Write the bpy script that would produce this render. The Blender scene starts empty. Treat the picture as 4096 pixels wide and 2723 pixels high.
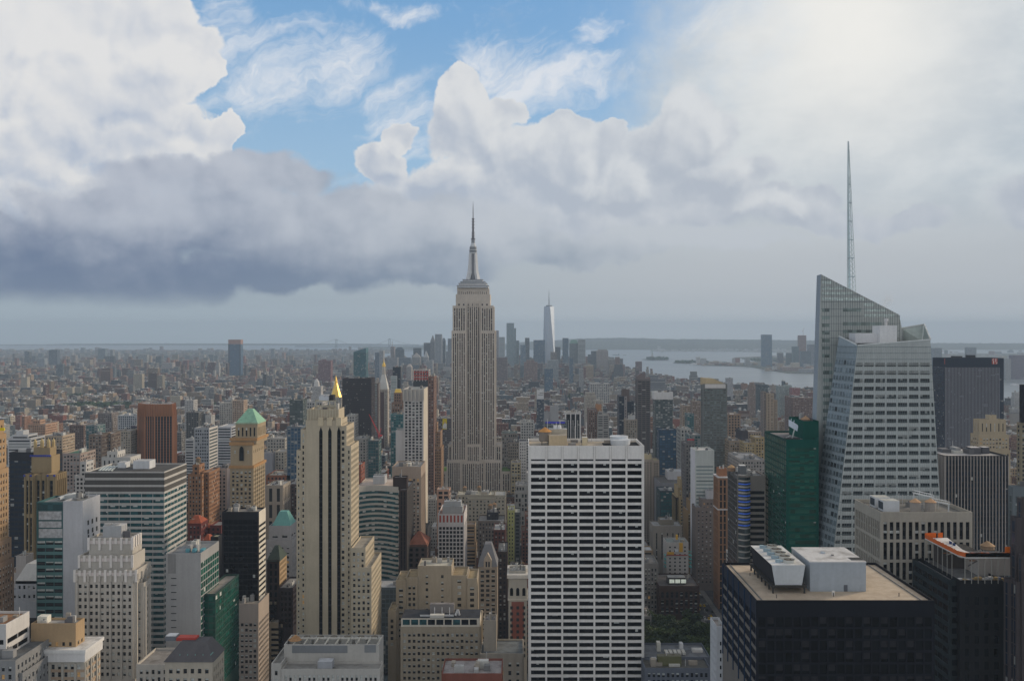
import bpy, math, random
from mathutils import Vector
SC = bpy.context.scene
COL = SC.collection
# ---------------------------------------------------------------- view constants
# The street grid runs along +Y.  F: focal length, VX/HY: vanishing point, H: eye height (m)
F, VX, HY, H = 3704.0, 2085.0, 1334.0, 260.0
HAZE_D = 7.0e-5
def X(fx, Y): return (fx - VX) * Y / F
def Z(fy, Y): return H + (HY - fy) * Y / F
def GY(fy): return H * F / (fy - HY)          # where the ground meets that sight line
def lin(r, g, b):
    f = lambda c: (c / 255 / 12.92) if c <= 10 else ((c / 255 + .055) / 1.055) ** 2.4
    return (f(r), f(g), f(b), 1.0)
# ---------------------------------------------------------------- camera
cam = bpy.data.cameras.new("camera"); camo = bpy.data.objects.new("camera", cam); COL.objects.link(camo)
camo.location = (0, 0, H); camo.rotation_euler = (math.radians(90), 0, 0)
cam.sensor_width = 36; cam.lens = 36 * F / 4096
cam.shift_x = -(VX - 2048) / 4096; cam.shift_y = -(1361.5 - HY) / 4096
cam.clip_start = 1; cam.clip_end = 90000
SC.camera = camo
# ---------------------------------------------------------------- render settings
SC.render.engine = 'CYCLES'
SC.cycles.use_denoising = True
try: SC.cycles.denoiser = 'OPENIMAGEDENOISE'
except Exception: pass
SC.cycles.max_bounces = 4; SC.cycles.diffuse_bounces = 2; SC.cycles.glossy_bounces = 2
SC.cycles.transmission_bounces = 2; SC.cycles.volume_bounces = 0; SC.cycles.transparent_max_bounces = 6
SC.cycles.sample_clamp_indirect = 4
SC.view_settings.view_transform = 'Standard'; SC.view_settings.look = 'None'
SC.view_settings.gamma = 1; SC.view_settings.exposure = 0.0
# ---------------------------------------------------------------- sun
SUN_AZ, SUN_EL = math.radians(60), math.radians(20)
sd = Vector((math.sin(SUN_AZ) * math.cos(SUN_EL), math.cos(SUN_AZ) * math.cos(SUN_EL), math.sin(SUN_EL)))
sun = bpy.data.lights.new("sun", 'SUN'); sun.energy = 2.6; sun.angle = math.radians(10); sun.color = (1, .82, .60)
suno = bpy.data.objects.new("sun", sun); COL.objects.link(suno)
suno.rotation_euler = sd.to_track_quat('Z', 'Y').to_euler()
# ---------------------------------------------------------------- sky: Nishita air with cloud layers over it
W = bpy.data.worlds.new("World"); SC.world = W; W.use_nodes = True
W.cycles.sampling_method = 'MANUAL'; W.cycles.sample_map_resolution = 256
class NT:
    def __init__(s, nt): s.nt = nt
    def n(s, t, **k):
        o = s.nt.nodes.new(t)
        for a, b in k.items(): setattr(o, a, b)
        return o
    def put(s, sock, v):
        if isinstance(v, bpy.types.NodeSocket): s.nt.links.new(v, sock)
        elif v is not None: sock.default_value = v
    def m(s, op, a, b=None, c=None, clamp=False):
        o = s.n('ShaderNodeMath', operation=op, use_clamp=clamp)
        for i, v in enumerate((a, b, c)): s.put(o.inputs[i], v)
        return o.outputs[0]
    def v(s, op, a, b=None, c=None):
        o = s.n('ShaderNodeVectorMath', operation=op)
        for i, v in enumerate((a, b, c)): s.put(o.inputs[i], v)
        return o.outputs['Value'] if op in ('DOT_PRODUCT', 'LENGTH', 'DISTANCE') else o.outputs[0]
    def noise(s, vec, scale, detail=4, rough=.55, dist=0, out=0, dim='3D'):
        o = s.n('ShaderNodeTexNoise', noise_dimensions=dim); s.put(o.inputs['Vector'], vec)
        o.inputs['Scale'].default_value = scale; o.inputs['Detail'].default_value = detail
        o.inputs['Roughness'].default_value = rough; o.inputs['Distortion'].default_value = dist
        return o.outputs[out]
    def puff(s, vec, scale):
        o = s.n('ShaderNodeTexVoronoi', feature='SMOOTH_F1', voronoi_dimensions='2D'); s.put(o.inputs['Vector'], vec)
        o.inputs['Scale'].default_value = scale; o.inputs['Smoothness'].default_value = .35
        return s.m('SUBTRACT', .55, o.outputs['Distance'])
    def step(s, v, a, b, c=0.0, d=1.0):
        o = s.n('ShaderNodeMapRange', interpolation_type='SMOOTHSTEP'); s.put(o.inputs[0], v)
        for i, q in enumerate((a, b, c, d)): s.put(o.inputs[i + 1], q)
        return o.outputs[0]
    def mix(s, f, a, b, mode='MIX'):
        o = s.n('ShaderNodeMix', data_type='RGBA', blend_type=mode)
        s.put(o.inputs[0], f); s.put(o.inputs[6], a); s.put(o.inputs[7], b)
        return o.outputs[2]
    def comb(s, x, y, z=0.0):
        o = s.n('ShaderNodeCombineXYZ')
        for i, q in enumerate((x, y, z)): s.put(o.inputs[i], q)
        return o.outputs[0]
def ang(fx, fy):     # sight line -> (azimuth, elevation), in units of 1000/F radians
    return (math.atan((fx - VX) / F) * F / 1000, math.atan((HY - fy) / math.hypot(F, fx - VX)) * F / 1000)
def blobs(t, P, lst, k=.35):
    m = None
    for (fx, fy, rx, ry) in lst:
        a, e = ang(fx, fy)
        ir = (1000 / rx, 1000 / ry, 0)
        q = t.v('MULTIPLY_ADD', P, ir, (-a * ir[0], -e * ir[1], 0))
        d = t.v('DOT_PRODUCT', q, q)
        m = d if m is None else t.m('SMOOTH_MIN', m, d, k)
    return t.m('SUBTRACT', 1.0, m)
CUM = [(250,190,300,250),(130,60,180,90),(520,80,210,170),(690,230,160,150),(800,290,75,70),(330,430,340,200),(640,520,210,150),(760,610,200,90),(640,620,260,110),
       (930,545,60,75),(870,690,130,60),(80,640,190,150),(60,800,200,170),(260,740,240,120),(190,560,110,70),
       (1870,400,125,100),(1880,520,190,140),(1580,540,75,55),(1530,640,110,75),(2050,440,70,70),
       (2000,620,260,150),(2230,545,115,95),(2350,640,210,130),(2430,540,75,50),(2740,470,125,110),(2860,520,90,80),(2720,610,240,150),
       (2950,690,170,110),(3140,810,180,90),(3330,870,220,70),(3600,900,170,50),(2600,800,560,190),(2000,790,520,180),(4070,790,140,110),(3330,770,90,50)]
LOBES = [(300,360,230,210),(640,330,170,200),(560,600,190,150),(780,650,150,80),(90,560,130,90),(230,760,200,150),(1870,470,150,150),(2060,560,110,130),(2260,640,140,140),(2740,520,140,130),(2900,660,130,90),(2500,720,150,110),(3120,830,120,60),(1560,600,90,80),(1800,680,150,90)]
BANK = [(760,740,420,90),(1090,700,300,90),(1350,850,420,110),(1700,900,330,90),(420,860,330,120),(900,880,600,150),(300,1010,520,150),(1300,930,600,170),(1750,930,460,150),
        (100,1120,560,110),(600,1120,560,105),(1050,1090,560,95),(1500,1040,560,95),(2050,990,480,80),(2500,985,430,65),(1800,1100,230,70),(2900,980,300,60)]
CIR = [(1120,320,330,190),(1350,370,350,150),(1560,470,210,110),(2200,350,260,150),(2050,300,200,120),(1640,45,190,45),(2370,110,100,32),(900,140,220,110),(2900,110,190,120),(1000,420,250,60)]
g = bpy.data.node_groups.new("cloud_puffs", 'ShaderNodeTree')
g.interface.new_socket("P", in_out='INPUT', socket_type='NodeSocketVector')
g.interface.new_socket("puff", in_out='OUTPUT', socket_type='NodeSocketFloat')
g.interface.new_socket("warp", in_out='OUTPUT', socket_type='NodeSocketVector')
t = NT(g); gi = t.n('NodeGroupInput'); go = t.n('NodeGroupOutput'); P = gi.outputs[0]
w1 = t.v('MULTIPLY', t.v('SUBTRACT', t.noise(P, 3.0, 6, .55, out=1, dim='2D'), (.5, .5, .5)), (.22, .22, 0))
PW = t.v('ADD', P, w1)
fb = t.m('SUBTRACT', t.noise(P, 9, 7, .62, dim='2D'), .5)
g.links.new(t.m('ADD', t.m('MULTIPLY', t.puff(PW, 5.6), .46), t.m('ADD', t.m('MULTIPLY', t.puff(PW, 13), .24), t.m('MULTIPLY', fb, .42))), go.inputs[0])
g.links.new(w1, go.inputs[1])

t = NT(W.node_tree); W.node_tree.nodes.clear()
out = t.n('ShaderNodeOutputWorld'); bg = t.n('ShaderNodeBackground'); t.nt.links.new(bg.outputs[0], out.inputs[0])
tc = t.n('ShaderNodeTexCoord'); D = t.v('NORMALIZE', tc.outputs['Generated'])
sp = t.n('ShaderNodeSeparateXYZ'); t.put(sp.inputs[0], D)
u = t.m('MULTIPLY', t.m('ARCTAN2', sp.outputs[0], sp.outputs[1]), F / 1000)
v = t.m('MULTIPLY', t.m('ARCSINE', sp.outputs[2]), F / 1000)
P = t.comb(u, v, 0)
sky = t.n('ShaderNodeTexSky', sky_type='NISHITA'); sky.sun_disc = False
sky.sun_elevation = SUN_EL; sky.sun_rotation = SUN_AZ; sky.altitude = 260; sky.dust_density = .6; sky.air_density = 1.0
SKYK = 10.0          # the Background strength is 0.1
def C(r, g, b, k=1.0):
    c = lin(r, g, b); return (c[0] * SKYK * k, c[1] * SKYK * k, c[2] * SKYK * k, 1)
base = t.mix(.72, t.mix(1.0, sky.outputs[0], (.62, .80, 1.05, 1), 'MULTIPLY'), t.mix(t.step(v, .5, 1.35), C(170, 204, 230), C(128, 178, 223)))
def group(P):
    o = t.n('ShaderNodeGroup'); o.node_tree = g; t.put(o.inputs[0], P); return o.outputs[0], o.outputs[1]
p0, w1 = group(P)
p1, _w = group(t.v('ADD', P, (.030, .042, 0)))
c0 = t.m('ADD', blobs(t, t.v('ADD', P, w1), CUM, .25), p0)
nb = t.m('MULTIPLY', t.m('SUBTRACT', t.noise(t.v('MULTIPLY', P, (1, 1.6, 1)), 4, 7, .6, dim='2D'), .5), 1.1)
b0 = t.m('ADD', t.m('ADD', blobs(t, t.v('ADD', P, w1), BANK, .5), nb), t.m('MULTIPLY', p0, .35))
# thin cirrus
ca = math.radians(-22)
Pc = t.comb(t.m('ADD', t.m('MULTIPLY', u, math.cos(ca)), t.m('MULTIPLY', v, -math.sin(ca))), t.m('MULTIPLY', t.m('ADD', t.m('MULTIPLY', u, math.sin(ca)), t.m('MULTIPLY', v, math.cos(ca))), 4.4))
Pc = t.v('ADD', Pc, t.v('MULTIPLY', t.v('SUBTRACT', t.noise(P, 2.2, 4, .6, out=1, dim='2D'), (.5, .5, .5)), (1.0, 1.3, 0)))
cn = t.noise(Pc, 1.5, 9, .64, dim='2D')
cd = t.m('MAXIMUM', blobs(t, t.v('ADD', P, t.v('MULTIPLY', w1, (1.6, 1.2, 0))), CIR, .6), -1.2)
cm = t.step(t.m('ADD', cn, t.m('MULTIPLY', cd, .15)), .40, .86)
col = t.mix(t.m('MULTIPLY', cm, .88), base, C(232, 234, 238))
# milky veil over the sun's side, with the sun's glow behind it
vn = t.m('MULTIPLY', t.m('SUBTRACT', t.noise(P, 2.1, 8, .66, dim='2D'), .5), 1.7)
ve = t.step(t.m('ADD', t.m('ADD', u, t.m('MULTIPLY', v, -.35)), vn), -.35, .75)
vt = t.noise(t.v('MULTIPLY', P, (1, 1.8, 1)), 2.6, 7, .62, dim='2D')
vc = t.mix(t.step(vt, .3, .7), C(184, 194, 203), C(208, 214, 218))
col = t.mix(t.m('MULTIPLY', ve, .93), col, vc)
ga, ge = ang(3400, 60)
gd = t.v('DISTANCE', P, (ga, ge, 0))
glow = t.m('EXPONENT', t.m('MULTIPLY', t.m('POWER', t.m('MULTIPLY', gd, 1.9), 2), -1))
col = t.mix(t.m('MULTIPLY', glow, .80), col, C(246, 243, 236, 1.05))
# low murk near the horizon
hz = t.mix(t.step(u, -1.4, 1.0), C(164, 178, 188), C(190, 195, 200))
hz = t.mix(t.step(v, .14, .0), hz, t.mix(1.0, hz, (1.35, 1.35, 1.33, 1), 'MULTIPLY'))
col = t.mix(t.step(v, .62, .22), col, hz)
# cumulus
rel = t.m('SUBTRACT', p0, p1)
soft = t.noise(P, 1.9, 4, .5, dim='2D')
rim = t.step(c0, .55, .12)
d2 = t.m('ADD', blobs(t, t.v('ADD', P, w1), LOBES, .15), t.m('MULTIPLY', p0, 1.0))
d3 = t.m('ADD', blobs(t, t.v('ADD', t.v('ADD', P, w1), (.035, .060, 0)), LOBES, .15), t.m('MULTIPLY', p1, 1.0))
lobe = t.m('MULTIPLY', t.m('SUBTRACT', t.step(d2, -.25, .9), t.step(d3, -.25, .9)), t.step(u, -.4, 1.0, .40, .42))
s = t.m('ADD', t.m('ADD', lobe, t.m('MULTIPLY', rel, .75)), t.m('ADD', t.step(v, .20, 1.0, .12, .58), t.m('MULTIPLY', rim, .16)))
s = t.m('ADD', s, t.m('ADD', t.m('MULTIPLY', t.m('SUBTRACT', soft, .5), t.step(u, -.3, -1.2, .42, .80)), t.step(u, -.7, -1.9, .04, .22)), clamp=True)
cc = t.mix(t.step(s, -.15, 1.05), t.mix(t.step(u, -1.5, .6), C(170, 183, 204), C(180, 188, 200)), t.mix(t.step(u, -1.2, .6), C(231, 230, 229), C(219, 222, 225)))
cedge = t.step(u, .1, 1.3, .22, .75)
cmr = t.n('ShaderNodeMapRange', interpolation_type='SMOOTHSTEP'); t.put(cmr.inputs[0], c0); cmr.inputs[1].default_value = -.02; t.put(cmr.inputs[2], cedge)
cmask = t.m('MULTIPLY', cmr.outputs[0], t.step(t.m('ADD', v, t.m('MULTIPLY', vn, .5)), .08, .34))
col = t.mix(t.m('MULTIPLY', cmask, .97), col, cc)
# grey bank with its dark base
nb2 = t.noise(t.v('MULTIPLY', P, (1, 1.7, 1)), 2.4, 5, .55, dim='2D')
sb = t.m('ADD', t.m('ADD', t.m('MULTIPLY', rel, .35), t.step(v, .14, .46, .0, .74)), t.m('MULTIPLY', t.m('SUBTRACT', nb2, .5), .9), clamp=True)
sb = t.m('ADD', sb, t.step(u, -.9, .5, 0, .30), clamp=True)
cb = t.mix(t.step(sb, 0, 1), t.mix(t.step(u, -1.6, .4), C(98, 116, 147), C(136, 151, 169)), t.mix(t.step(u, -1.6, .5), C(187, 193, 205), C(196, 202, 209)))
bmask = t.m('MULTIPLY', t.m('MULTIPLY', t.step(b0, -.08, .60), .97), t.step(t.m('ADD', v, t.m('MULTIPLY', nb, .05)), .08, .17))
col = t.mix(bmask, col, cb)
# out of view: broken cloud added extra bright, brightest low down, to light the facades
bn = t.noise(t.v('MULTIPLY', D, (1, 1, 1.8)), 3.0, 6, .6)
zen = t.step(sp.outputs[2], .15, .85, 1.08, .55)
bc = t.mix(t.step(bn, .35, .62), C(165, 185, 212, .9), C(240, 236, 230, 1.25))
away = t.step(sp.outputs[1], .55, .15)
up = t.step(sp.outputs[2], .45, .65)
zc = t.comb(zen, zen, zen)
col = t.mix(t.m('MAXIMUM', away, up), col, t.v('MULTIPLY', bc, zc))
# under the horizon: dim ground light
col = t.mix(t.step(sp.outputs[2], -.03, -.12), col, C(96, 106, 118))
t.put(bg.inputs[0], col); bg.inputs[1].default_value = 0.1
# ---------------------------------------------------------------- materials
MATS = {}
def newmat(name):
    m = bpy.data.materials.new(name); m.use_nodes = True
    t = NT(m.node_tree); b = m.node_tree.nodes['Principled BSDF']
    return m, t, b
def city_material():
    m, t, b = newmat("city_wall")
    at = lambda n: t.n('ShaderNodeAttribute', attribute_name=n)
    wc, gc, wp = at('wc'), at('gc'), at('wp')
    uv = t.n('ShaderNodeUVMap', uv_map='UVMap').outputs[0]
    fl = t.v('FLOOR', uv); fr = t.v('FRACTION', uv)
    sp = t.n('ShaderNodeSeparateXYZ'); t.put(sp.inputs[0], fr)
    pr = t.n('ShaderNodeSeparateColor'); t.put(pr.inputs[0], wp.outputs['Color'])
    seed, fx, fz = pr.outputs; bl = wp.outputs['Alpha']
    mx = t.m('LESS_THAN', t.m('ABSOLUTE', t.m('SUBTRACT', sp.outputs[0], .5)), t.m('MULTIPLY', fx, .5))
    mz = t.m('LESS_THAN', t.m('ABSOLUTE', t.m('SUBTRACT', sp.outputs[1], .5)), t.m('MULTIPLY', fz, .5))
    mask = t.m('MULTIPLY', mx, mz)
    wn = t.n('ShaderNodeTexWhiteNoise', noise_dimensions='3D')
    t.put(wn.inputs[0], t.v('ADD', fl, t.comb(t.m('MULTIPLY', seed, 97.0), t.m('MULTIPLY', seed, 31.0), seed)))
    ws = t.n('ShaderNodeSeparateColor'); t.put(ws.inputs[0], wn.outputs['Color'])
    isb = t.m('MULTIPLY', t.m('LESS_THAN', ws.outputs[0], bl), t.m('GREATER_THAN', sp.outputs[1], t.m('MULTIPLY', ws.outputs[1], .8)))
    glass = t.mix(isb, t.mix(ws.outputs[2], gc.outputs['Color'], t.mix(1.0, gc.outputs['Color'], (1.7, 1.7, 1.7, 1), 'MULTIPLY')), (.30, .31, .30, 1))
    geo = t.n('ShaderNodeNewGeometry').outputs['Position']
    n1 = t.noise(geo, .045, 5, .6); n2 = t.noise(t.v('MULTIPLY', geo, (1, 1, .12)), .55, 4, .6); n3 = t.noise(geo, .9, 3, .6)
    k = t.m('ADD', t.m('MULTIPLY', n1, .55), t.m('ADD', t.m('MULTIPLY', n2, .45), t.m('MULTIPLY', n3, .30)))
    k = t.m('ADD', t.m('MULTIPLY', t.m('SUBTRACT', k, .65), .75), 1.0)
    kk = t.n('ShaderNodeCombineColor')
    for i in range(3): t.put(kk.inputs[i], k)
    wall = t.mix(1.0, wc.outputs['Color'], kk.outputs[0], 'MULTIPLY')
    nz = t.n('ShaderNodeSeparateXYZ'); t.put(nz.inputs[0], t.n('ShaderNodeNewGeometry').outputs['Normal'])
    st_ = t.m('MULTIPLY', t.step(nz.outputs[2], .5, .8), t.step(t.noise(geo, .16, 7, .68), .42, .70, 0, .75))
    wall = t.mix(st_, wall, t.mix(1.0, wall, (.45, .43, .41, 1), 'MULTIPLY'))
    t.put(b.inputs['Base Color'], t.mix(mask, wall, glass))
    t.put(b.inputs['Roughness'], t.m('MULTIPLY_ADD', mask, -.62, .85))
    t.put(b.inputs['Specular IOR Level'], t.m('MULTIPLY_ADD', mask, .12, .10))
    return m
MATS['wall'] = city_material()
def flat(name, rgb, rough=.6, metal=0.0, spec=.18, emit=None, var=.25, scale=.5):
    if name in MATS: return MATS[name]
    m, t, b = newmat(name)
    geo = t.n('ShaderNodeNewGeometry').outputs['Position']
    n = t.noise(geo, scale, 4, .6)
    lo = tuple(c * (1 - var) for c in rgb[:3]) + (1,); hi = tuple(min(1, c * (1 + var)) for c in rgb[:3]) + (1,)
    t.put(b.inputs['Base Color'], t.mix(t.step(n, .3, .7), lo, hi))
    b.inputs['Roughness'].default_value = rough; b.inputs['Metallic'].default_value = metal
    b.inputs['Specular IOR Level'].default_value = spec
    if emit: b.inputs['Emission Color'].default_value = tuple(emit[:3]) + (1,); b.inputs['Emission Strength'].default_value = emit[3]
    MATS[name] = m; return m
def glassmat(name, rgb, rough=.12, metal=0.0, spec=.14):
    if name in MATS: return MATS[name]
    m, t, b = newmat(name)
    geo = t.n('ShaderNodeNewGeometry').outputs['Position']
    wn = t.n('ShaderNodeTexWhiteNoise', noise_dimensions='3D'); t.put(wn.inputs[0], t.v('FLOOR', t.v('MULTIPLY', geo, (.35, .35, .28))))
    lo = tuple(c * .55 for c in rgb) + (1,); hi = tuple(min(1, c * 1.6) for c in rgb) + (1,)
    t.put(b.inputs['Base Color'], t.mix(wn.outputs['Value'], lo, hi))
    b.inputs['Roughness'].default_value = rough; b.inputs['Metallic'].default_value = metal
    b.inputs['Specular IOR Level'].default_value = spec
    bp = t.n('ShaderNodeBump'); bp.inputs['Strength'].default_value = .05; bp.inputs['Distance'].default_value = .3
    t.put(bp.inputs['Height'], t.noise(geo, .25, 2, .5)); t.put(b.inputs['Normal'], bp.outputs[0])
    MATS[name] = m; return m
GL = {'dark': (.014, .016, .020), 'teal': (.02, .075, .085), 'blue': (.03, .07, .12), 'green': (.006, .075, .055), 'grey': (.06, .075, .08),
      'black': (.005, .006, .008), 'sky': (.22, .30, .42), 'navy': (.012, .02, .035), 'pale': (.16, .20, .20)}
def gm(k):
    if k == 'sky': return glassmat('glass_sky', (.62, .74, .95), .18, .8, .5)
    return glassmat('glass_' + k, GL[k], spec=.4 if k in ('sky', 'teal', 'blue', 'green') else .14)
BLIND = flat('blind', (.50, .52, .50), .8); SASH = flat('sash', (.16, .15, .13), .6); LIT = flat('lit_room', (.4, .25, .1), .8, emit=(1, .55, .2, .12))
BRONZE = flat('spandrel_bronze', (.05, .045, .04), .5)
# ---------------------------------------------------------------- mesh builder
class MB:
    def __init__(s): s.v = []; s.f = []; s.c = []; s.g = []; s.p = []; s.uv = []; s.mi = []
    def poly(s, pts, col=(.3, .3, .3), m=0, gl=(.03, .035, .045), par=(0, 0, 0, 0), uv=None):
        n = len(s.v); s.v.extend(pts); s.f.append(tuple(range(n, n + len(pts))))
        s.c.append(col); s.g.append(gl); s.p.append(par); s.mi.append(m)
        s.uv.extend(uv if uv else [(0, 0)] * len(pts))
    def box(s, x0, x1, y0, y1, z0, z1, col=(.3, .3, .3), m=0, top=None, bottom=False):
        a, b, c, d = (x0, y0), (x1, y0), (x1, y1), (x0, y1)
        for p, q in ((a, b), (b, c), (c, d), (d, a)):
            s.poly([(*p, z0), (*q, z0), (*q, z1), (*p, z1)], col, m)
        s.poly([(*a, z1), (*b, z1), (*c, z1), (*d, z1)], top or col, m)
        if bottom: s.poly([(*d, z0), (*c, z0), (*b, z0), (*a, z0)], col, m)
    def prism(s, pts, z0, z1, col, m=0, top=None, pts2=None):
        q = pts2 or pts; n = len(pts)
        for i in range(n):
            a, b, c, d = pts[i], pts[(i + 1) % n], q[(i + 1) % n], q[i]
            s.poly([(*a, z0), (*b, z0), (*c, z1), (*d, z1)], col, m)
        s.poly([(*p, z1) for p in q], top or col, m)
    def cyl(s, x, y, z0, z1, r, col, r2=None, n=12, m=0, cap=True):
        r2 = r if r2 is None else r2
        c = [(math.cos(2 * math.pi * i / n), math.sin(2 * math.pi * i / n)) for i in range(n)]
        for i in range(n):
            a, b = c[i], c[(i + 1) % n]
            if r2 > 1e-6: s.poly([(x + a[0] * r, y + a[1] * r, z0), (x + b[0] * r, y + b[1] * r, z0), (x + b[0] * r2, y + b[1] * r2, z1), (x + a[0] * r2, y + a[1] * r2, z1)], col, m)
            else: s.poly([(x + a[0] * r, y + a[1] * r, z0), (x + b[0] * r, y + b[1] * r, z0), (x, y, z1)], col, m)
        if cap and r2 > 1e-6: s.poly([(x + a[0] * r2, y + a[1] * r2, z1) for a in c], col, m)
    def bar(s, p, q, r, col=(.3, .3, .3), m=0):
        p, q = Vector(p), Vector(q); d = q - p
        a = d.cross(Vector((0, 0, 1)));  a = a if a.length > 1e-4 else Vector((1, 0, 0)); a = a.normalized() * r; b = d.cross(a).normalized() * r
        o = [a + b, b - a, -a - b, a - b]
        for i in range(4):
            e, f = o[i], o[(i + 1) % 4]
            s.poly([tuple(p + e), tuple(p + f), tuple(q + f), tuple(q + e)], col, m)
    def build(s, name, mats=None, parent=None, attrs=True):
        me = bpy.data.meshes.new(name); me.from_pydata(s.v, [], s.f); 
        for mt in (mats or [MATS['wall']]): me.materials.append(mt)
        if max(s.mi, default=0) > 0: me.polygons.foreach_set('material_index', s.mi)
        if mats is None:
            uvl = me.uv_layers.new(name='UVMap'); uvl.data.foreach_set('uv', [q for p in s.uv for q in p])
            for an, src, k in (('wc', s.c, 3), ('gc', s.g, 3), ('wp', s.p, 4)):
                at = me.attributes.new(an, 'FLOAT_COLOR', 'FACE')
                at.data.foreach_set('color', [q for c in src for q in (tuple(c[:3]) + (1.0,) if k == 3 else c)])
        me.update()
        o = bpy.data.objects.new(name, me); COL.objects.link(o)
        if parent: o.parent = parent; o.location = -parent.location
        return o
def tag(o, label, cat=None, group=None, kind=None):
    if label: o['label'] = label
    if cat: o['category'] = cat
    if group: o['group'] = group
    if kind: o['kind'] = kind
    return o
def empty(name, label, cat, x, y, z=0, group=None):
    o = bpy.data.objects.new(name, None); COL.objects.link(o); o.location = (x, y, z); o.empty_display_size = 2
    return tag(o, label, cat, group)
# ---------------------------------------------------------------- facades
def addwin(mb, O, U, z, w, h, k, r, fl=3.6, zt=None):
    """one window into mb; O: its bottom centre in plan (x, y), U: the wall's direction; mats: 0 glass 1 blind 2 sash 3 lit 4 spandrel"""
    n = (U[1], -U[0])
    def q(u0, u1, z0, z1, d, m):
        mb.poly([(O[0] + U[0] * uu + n[0] * d, O[1] + U[1] * uu + n[1] * d, zz) for uu, zz in ((u0, z0), (u1, z0), (u1, z1), (u0, z1))], m=m)
    a = w / 2
    if k == 'strip':
        nf = max(1, round(h / fl)); s = h / nf
        for i in range(nf):
            zz = z + i * s
            q(-a, a, zz, zz + s * .38, .05, 4); q(-a, a, zz + s * .38, zz + s, 0, 0)
            if r.random() < .25: q(-a, a, zz + s * (.6 + .3 * r.random()), zz + s - .02, .03, 1)
        return
    q(-a, a, z, z + h, 0, 0)
    if k == 'punch':
        x = r.random()
        if x < .55:
            b = h * r.choice((.3, .45, .45, .6, 1.0)); q(-a, a, z + h - b, z + h, .02, 1)
        elif x > .975: q(-a, a, z, z + h, .03, 3)
        q(-a, a, z + h * .5 - .06, z + h * .5 + .06, .05, 2)
    elif k == 'ribbon':
        u0 = -a
        while u0 < a - .2:
            u1 = min(a, u0 + r.choice((1.5, 1.5, 3.0)))
            x = r.random()
            if x < .22: q(u0, u1, z + h * (1 - r.choice((.25, .4, .7))), z + h, .02, 1 if x < .035 else 4)
            u0 = u1
    elif k == 'shade':
        if r.random() < .55: q(-a, a, z + h * (1 - r.choice((.3, .6, .7, .7))), z + h, .02, 4)
def winmats(g): return [gm(g), BLIND, SASH, LIT, MATS.get('spandrel_' + g, BRONZE)]
flat('spandrel_navy', (.035, .04, .05), .6); flat('spandrel_black', (.018, .018, .022), .5); flat('spandrel_green', (.004, .10, .075), .4); flat('spandrel_teal', (.05, .10, .11), .5); flat('spandrel_grey', (.10, .10, .10), .6); flat('spandrel_pale', (.10, .11, .11), .5)
def facade(mb, wins, O, U, Wd, z0, z1, st, col, zv):
    n = (U[1], -U[0]); e = st.get('e', 1.0)
    nc = max(1, round((Wd - 2 * e) / st['px'])); p = (Wd - 2 * e) / nc; w = p * st['wx']; rec = st.get('rec', .35)
    pz = st['pz']; h = pz * st['wz']; z = z1 - st.get('top', 2.0); sc = st.get('sc', col)
    def P(u, zz, d=0.0): return (O[0] + U[0] * u - n[0] * d, O[1] + U[1] * u - n[1] * d, zz)
    def wq(u0, u1, a, b, c=col): mb.poly([P(u0, a), P(u1, a), P(u1, b), P(u0, b)], c)
    zp = z1; first = True; skip = st.get('skip', ())
    while z - pz > max(z0 + .5, zv):
        zt = z - (pz - h) * st.get('sp', .5); zb = zt - h
        wq(0, Wd, zt, zp, col if first else sc); first = False; zp = zb
        u = 0.0
        for i in range(nc):
            if i in skip: continue
            c = e + p * (i + .5); a, b = c - w / 2, c + w / 2
            wq(u, a, zb, zt); u = b
            mb.poly([P(a, zb), P(a, zt), P(a, zt, rec), P(a, zb, rec)], col); mb.poly([P(b, zb), P(b, zb, rec), P(b, zt, rec), P(b, zt)], col)
            mb.poly([P(a, zb), P(a, zb, rec), P(b, zb, rec), P(b, zb)], col); mb.poly([P(a, zt), P(b, zt), P(b, zt, rec), P(a, zt, rec)], col)
            q = P(c, 0, rec); wins.append(((q[0], q[1]), U, zb, w, h))
        wq(u, Wd, zb, zt); z -= pz
    wq(0, Wd, z0, zp, col if first else sc)
    rb = st.get('rib')
    if rb:
        ev, rw, rd = rb; rc = st.get('rc', col); zlo = max(z0, zv)
        for i in range(0, nc + 1, ev):
            c = min(max(e + p * i, rw / 2), Wd - rw / 2); a, b = c - rw / 2, c + rw / 2; zt = z1 - st.get('rt', .3)
            mb.poly([P(a, zlo, -rd), P(b, zlo, -rd), P(b, zt, -rd), P(a, zt, -rd)], rc)
            mb.poly([P(a, zlo), P(a, zlo, -rd), P(a, zt, -rd), P(a, zt)], rc); mb.poly([P(b, zlo, -rd), P(b, zlo), P(b, zt), P(b, zt, -rd)], rc)
            mb.poly([P(a, zt, -rd), P(b, zt, -rd), P(b, zt), P(a, zt)], rc)
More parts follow.
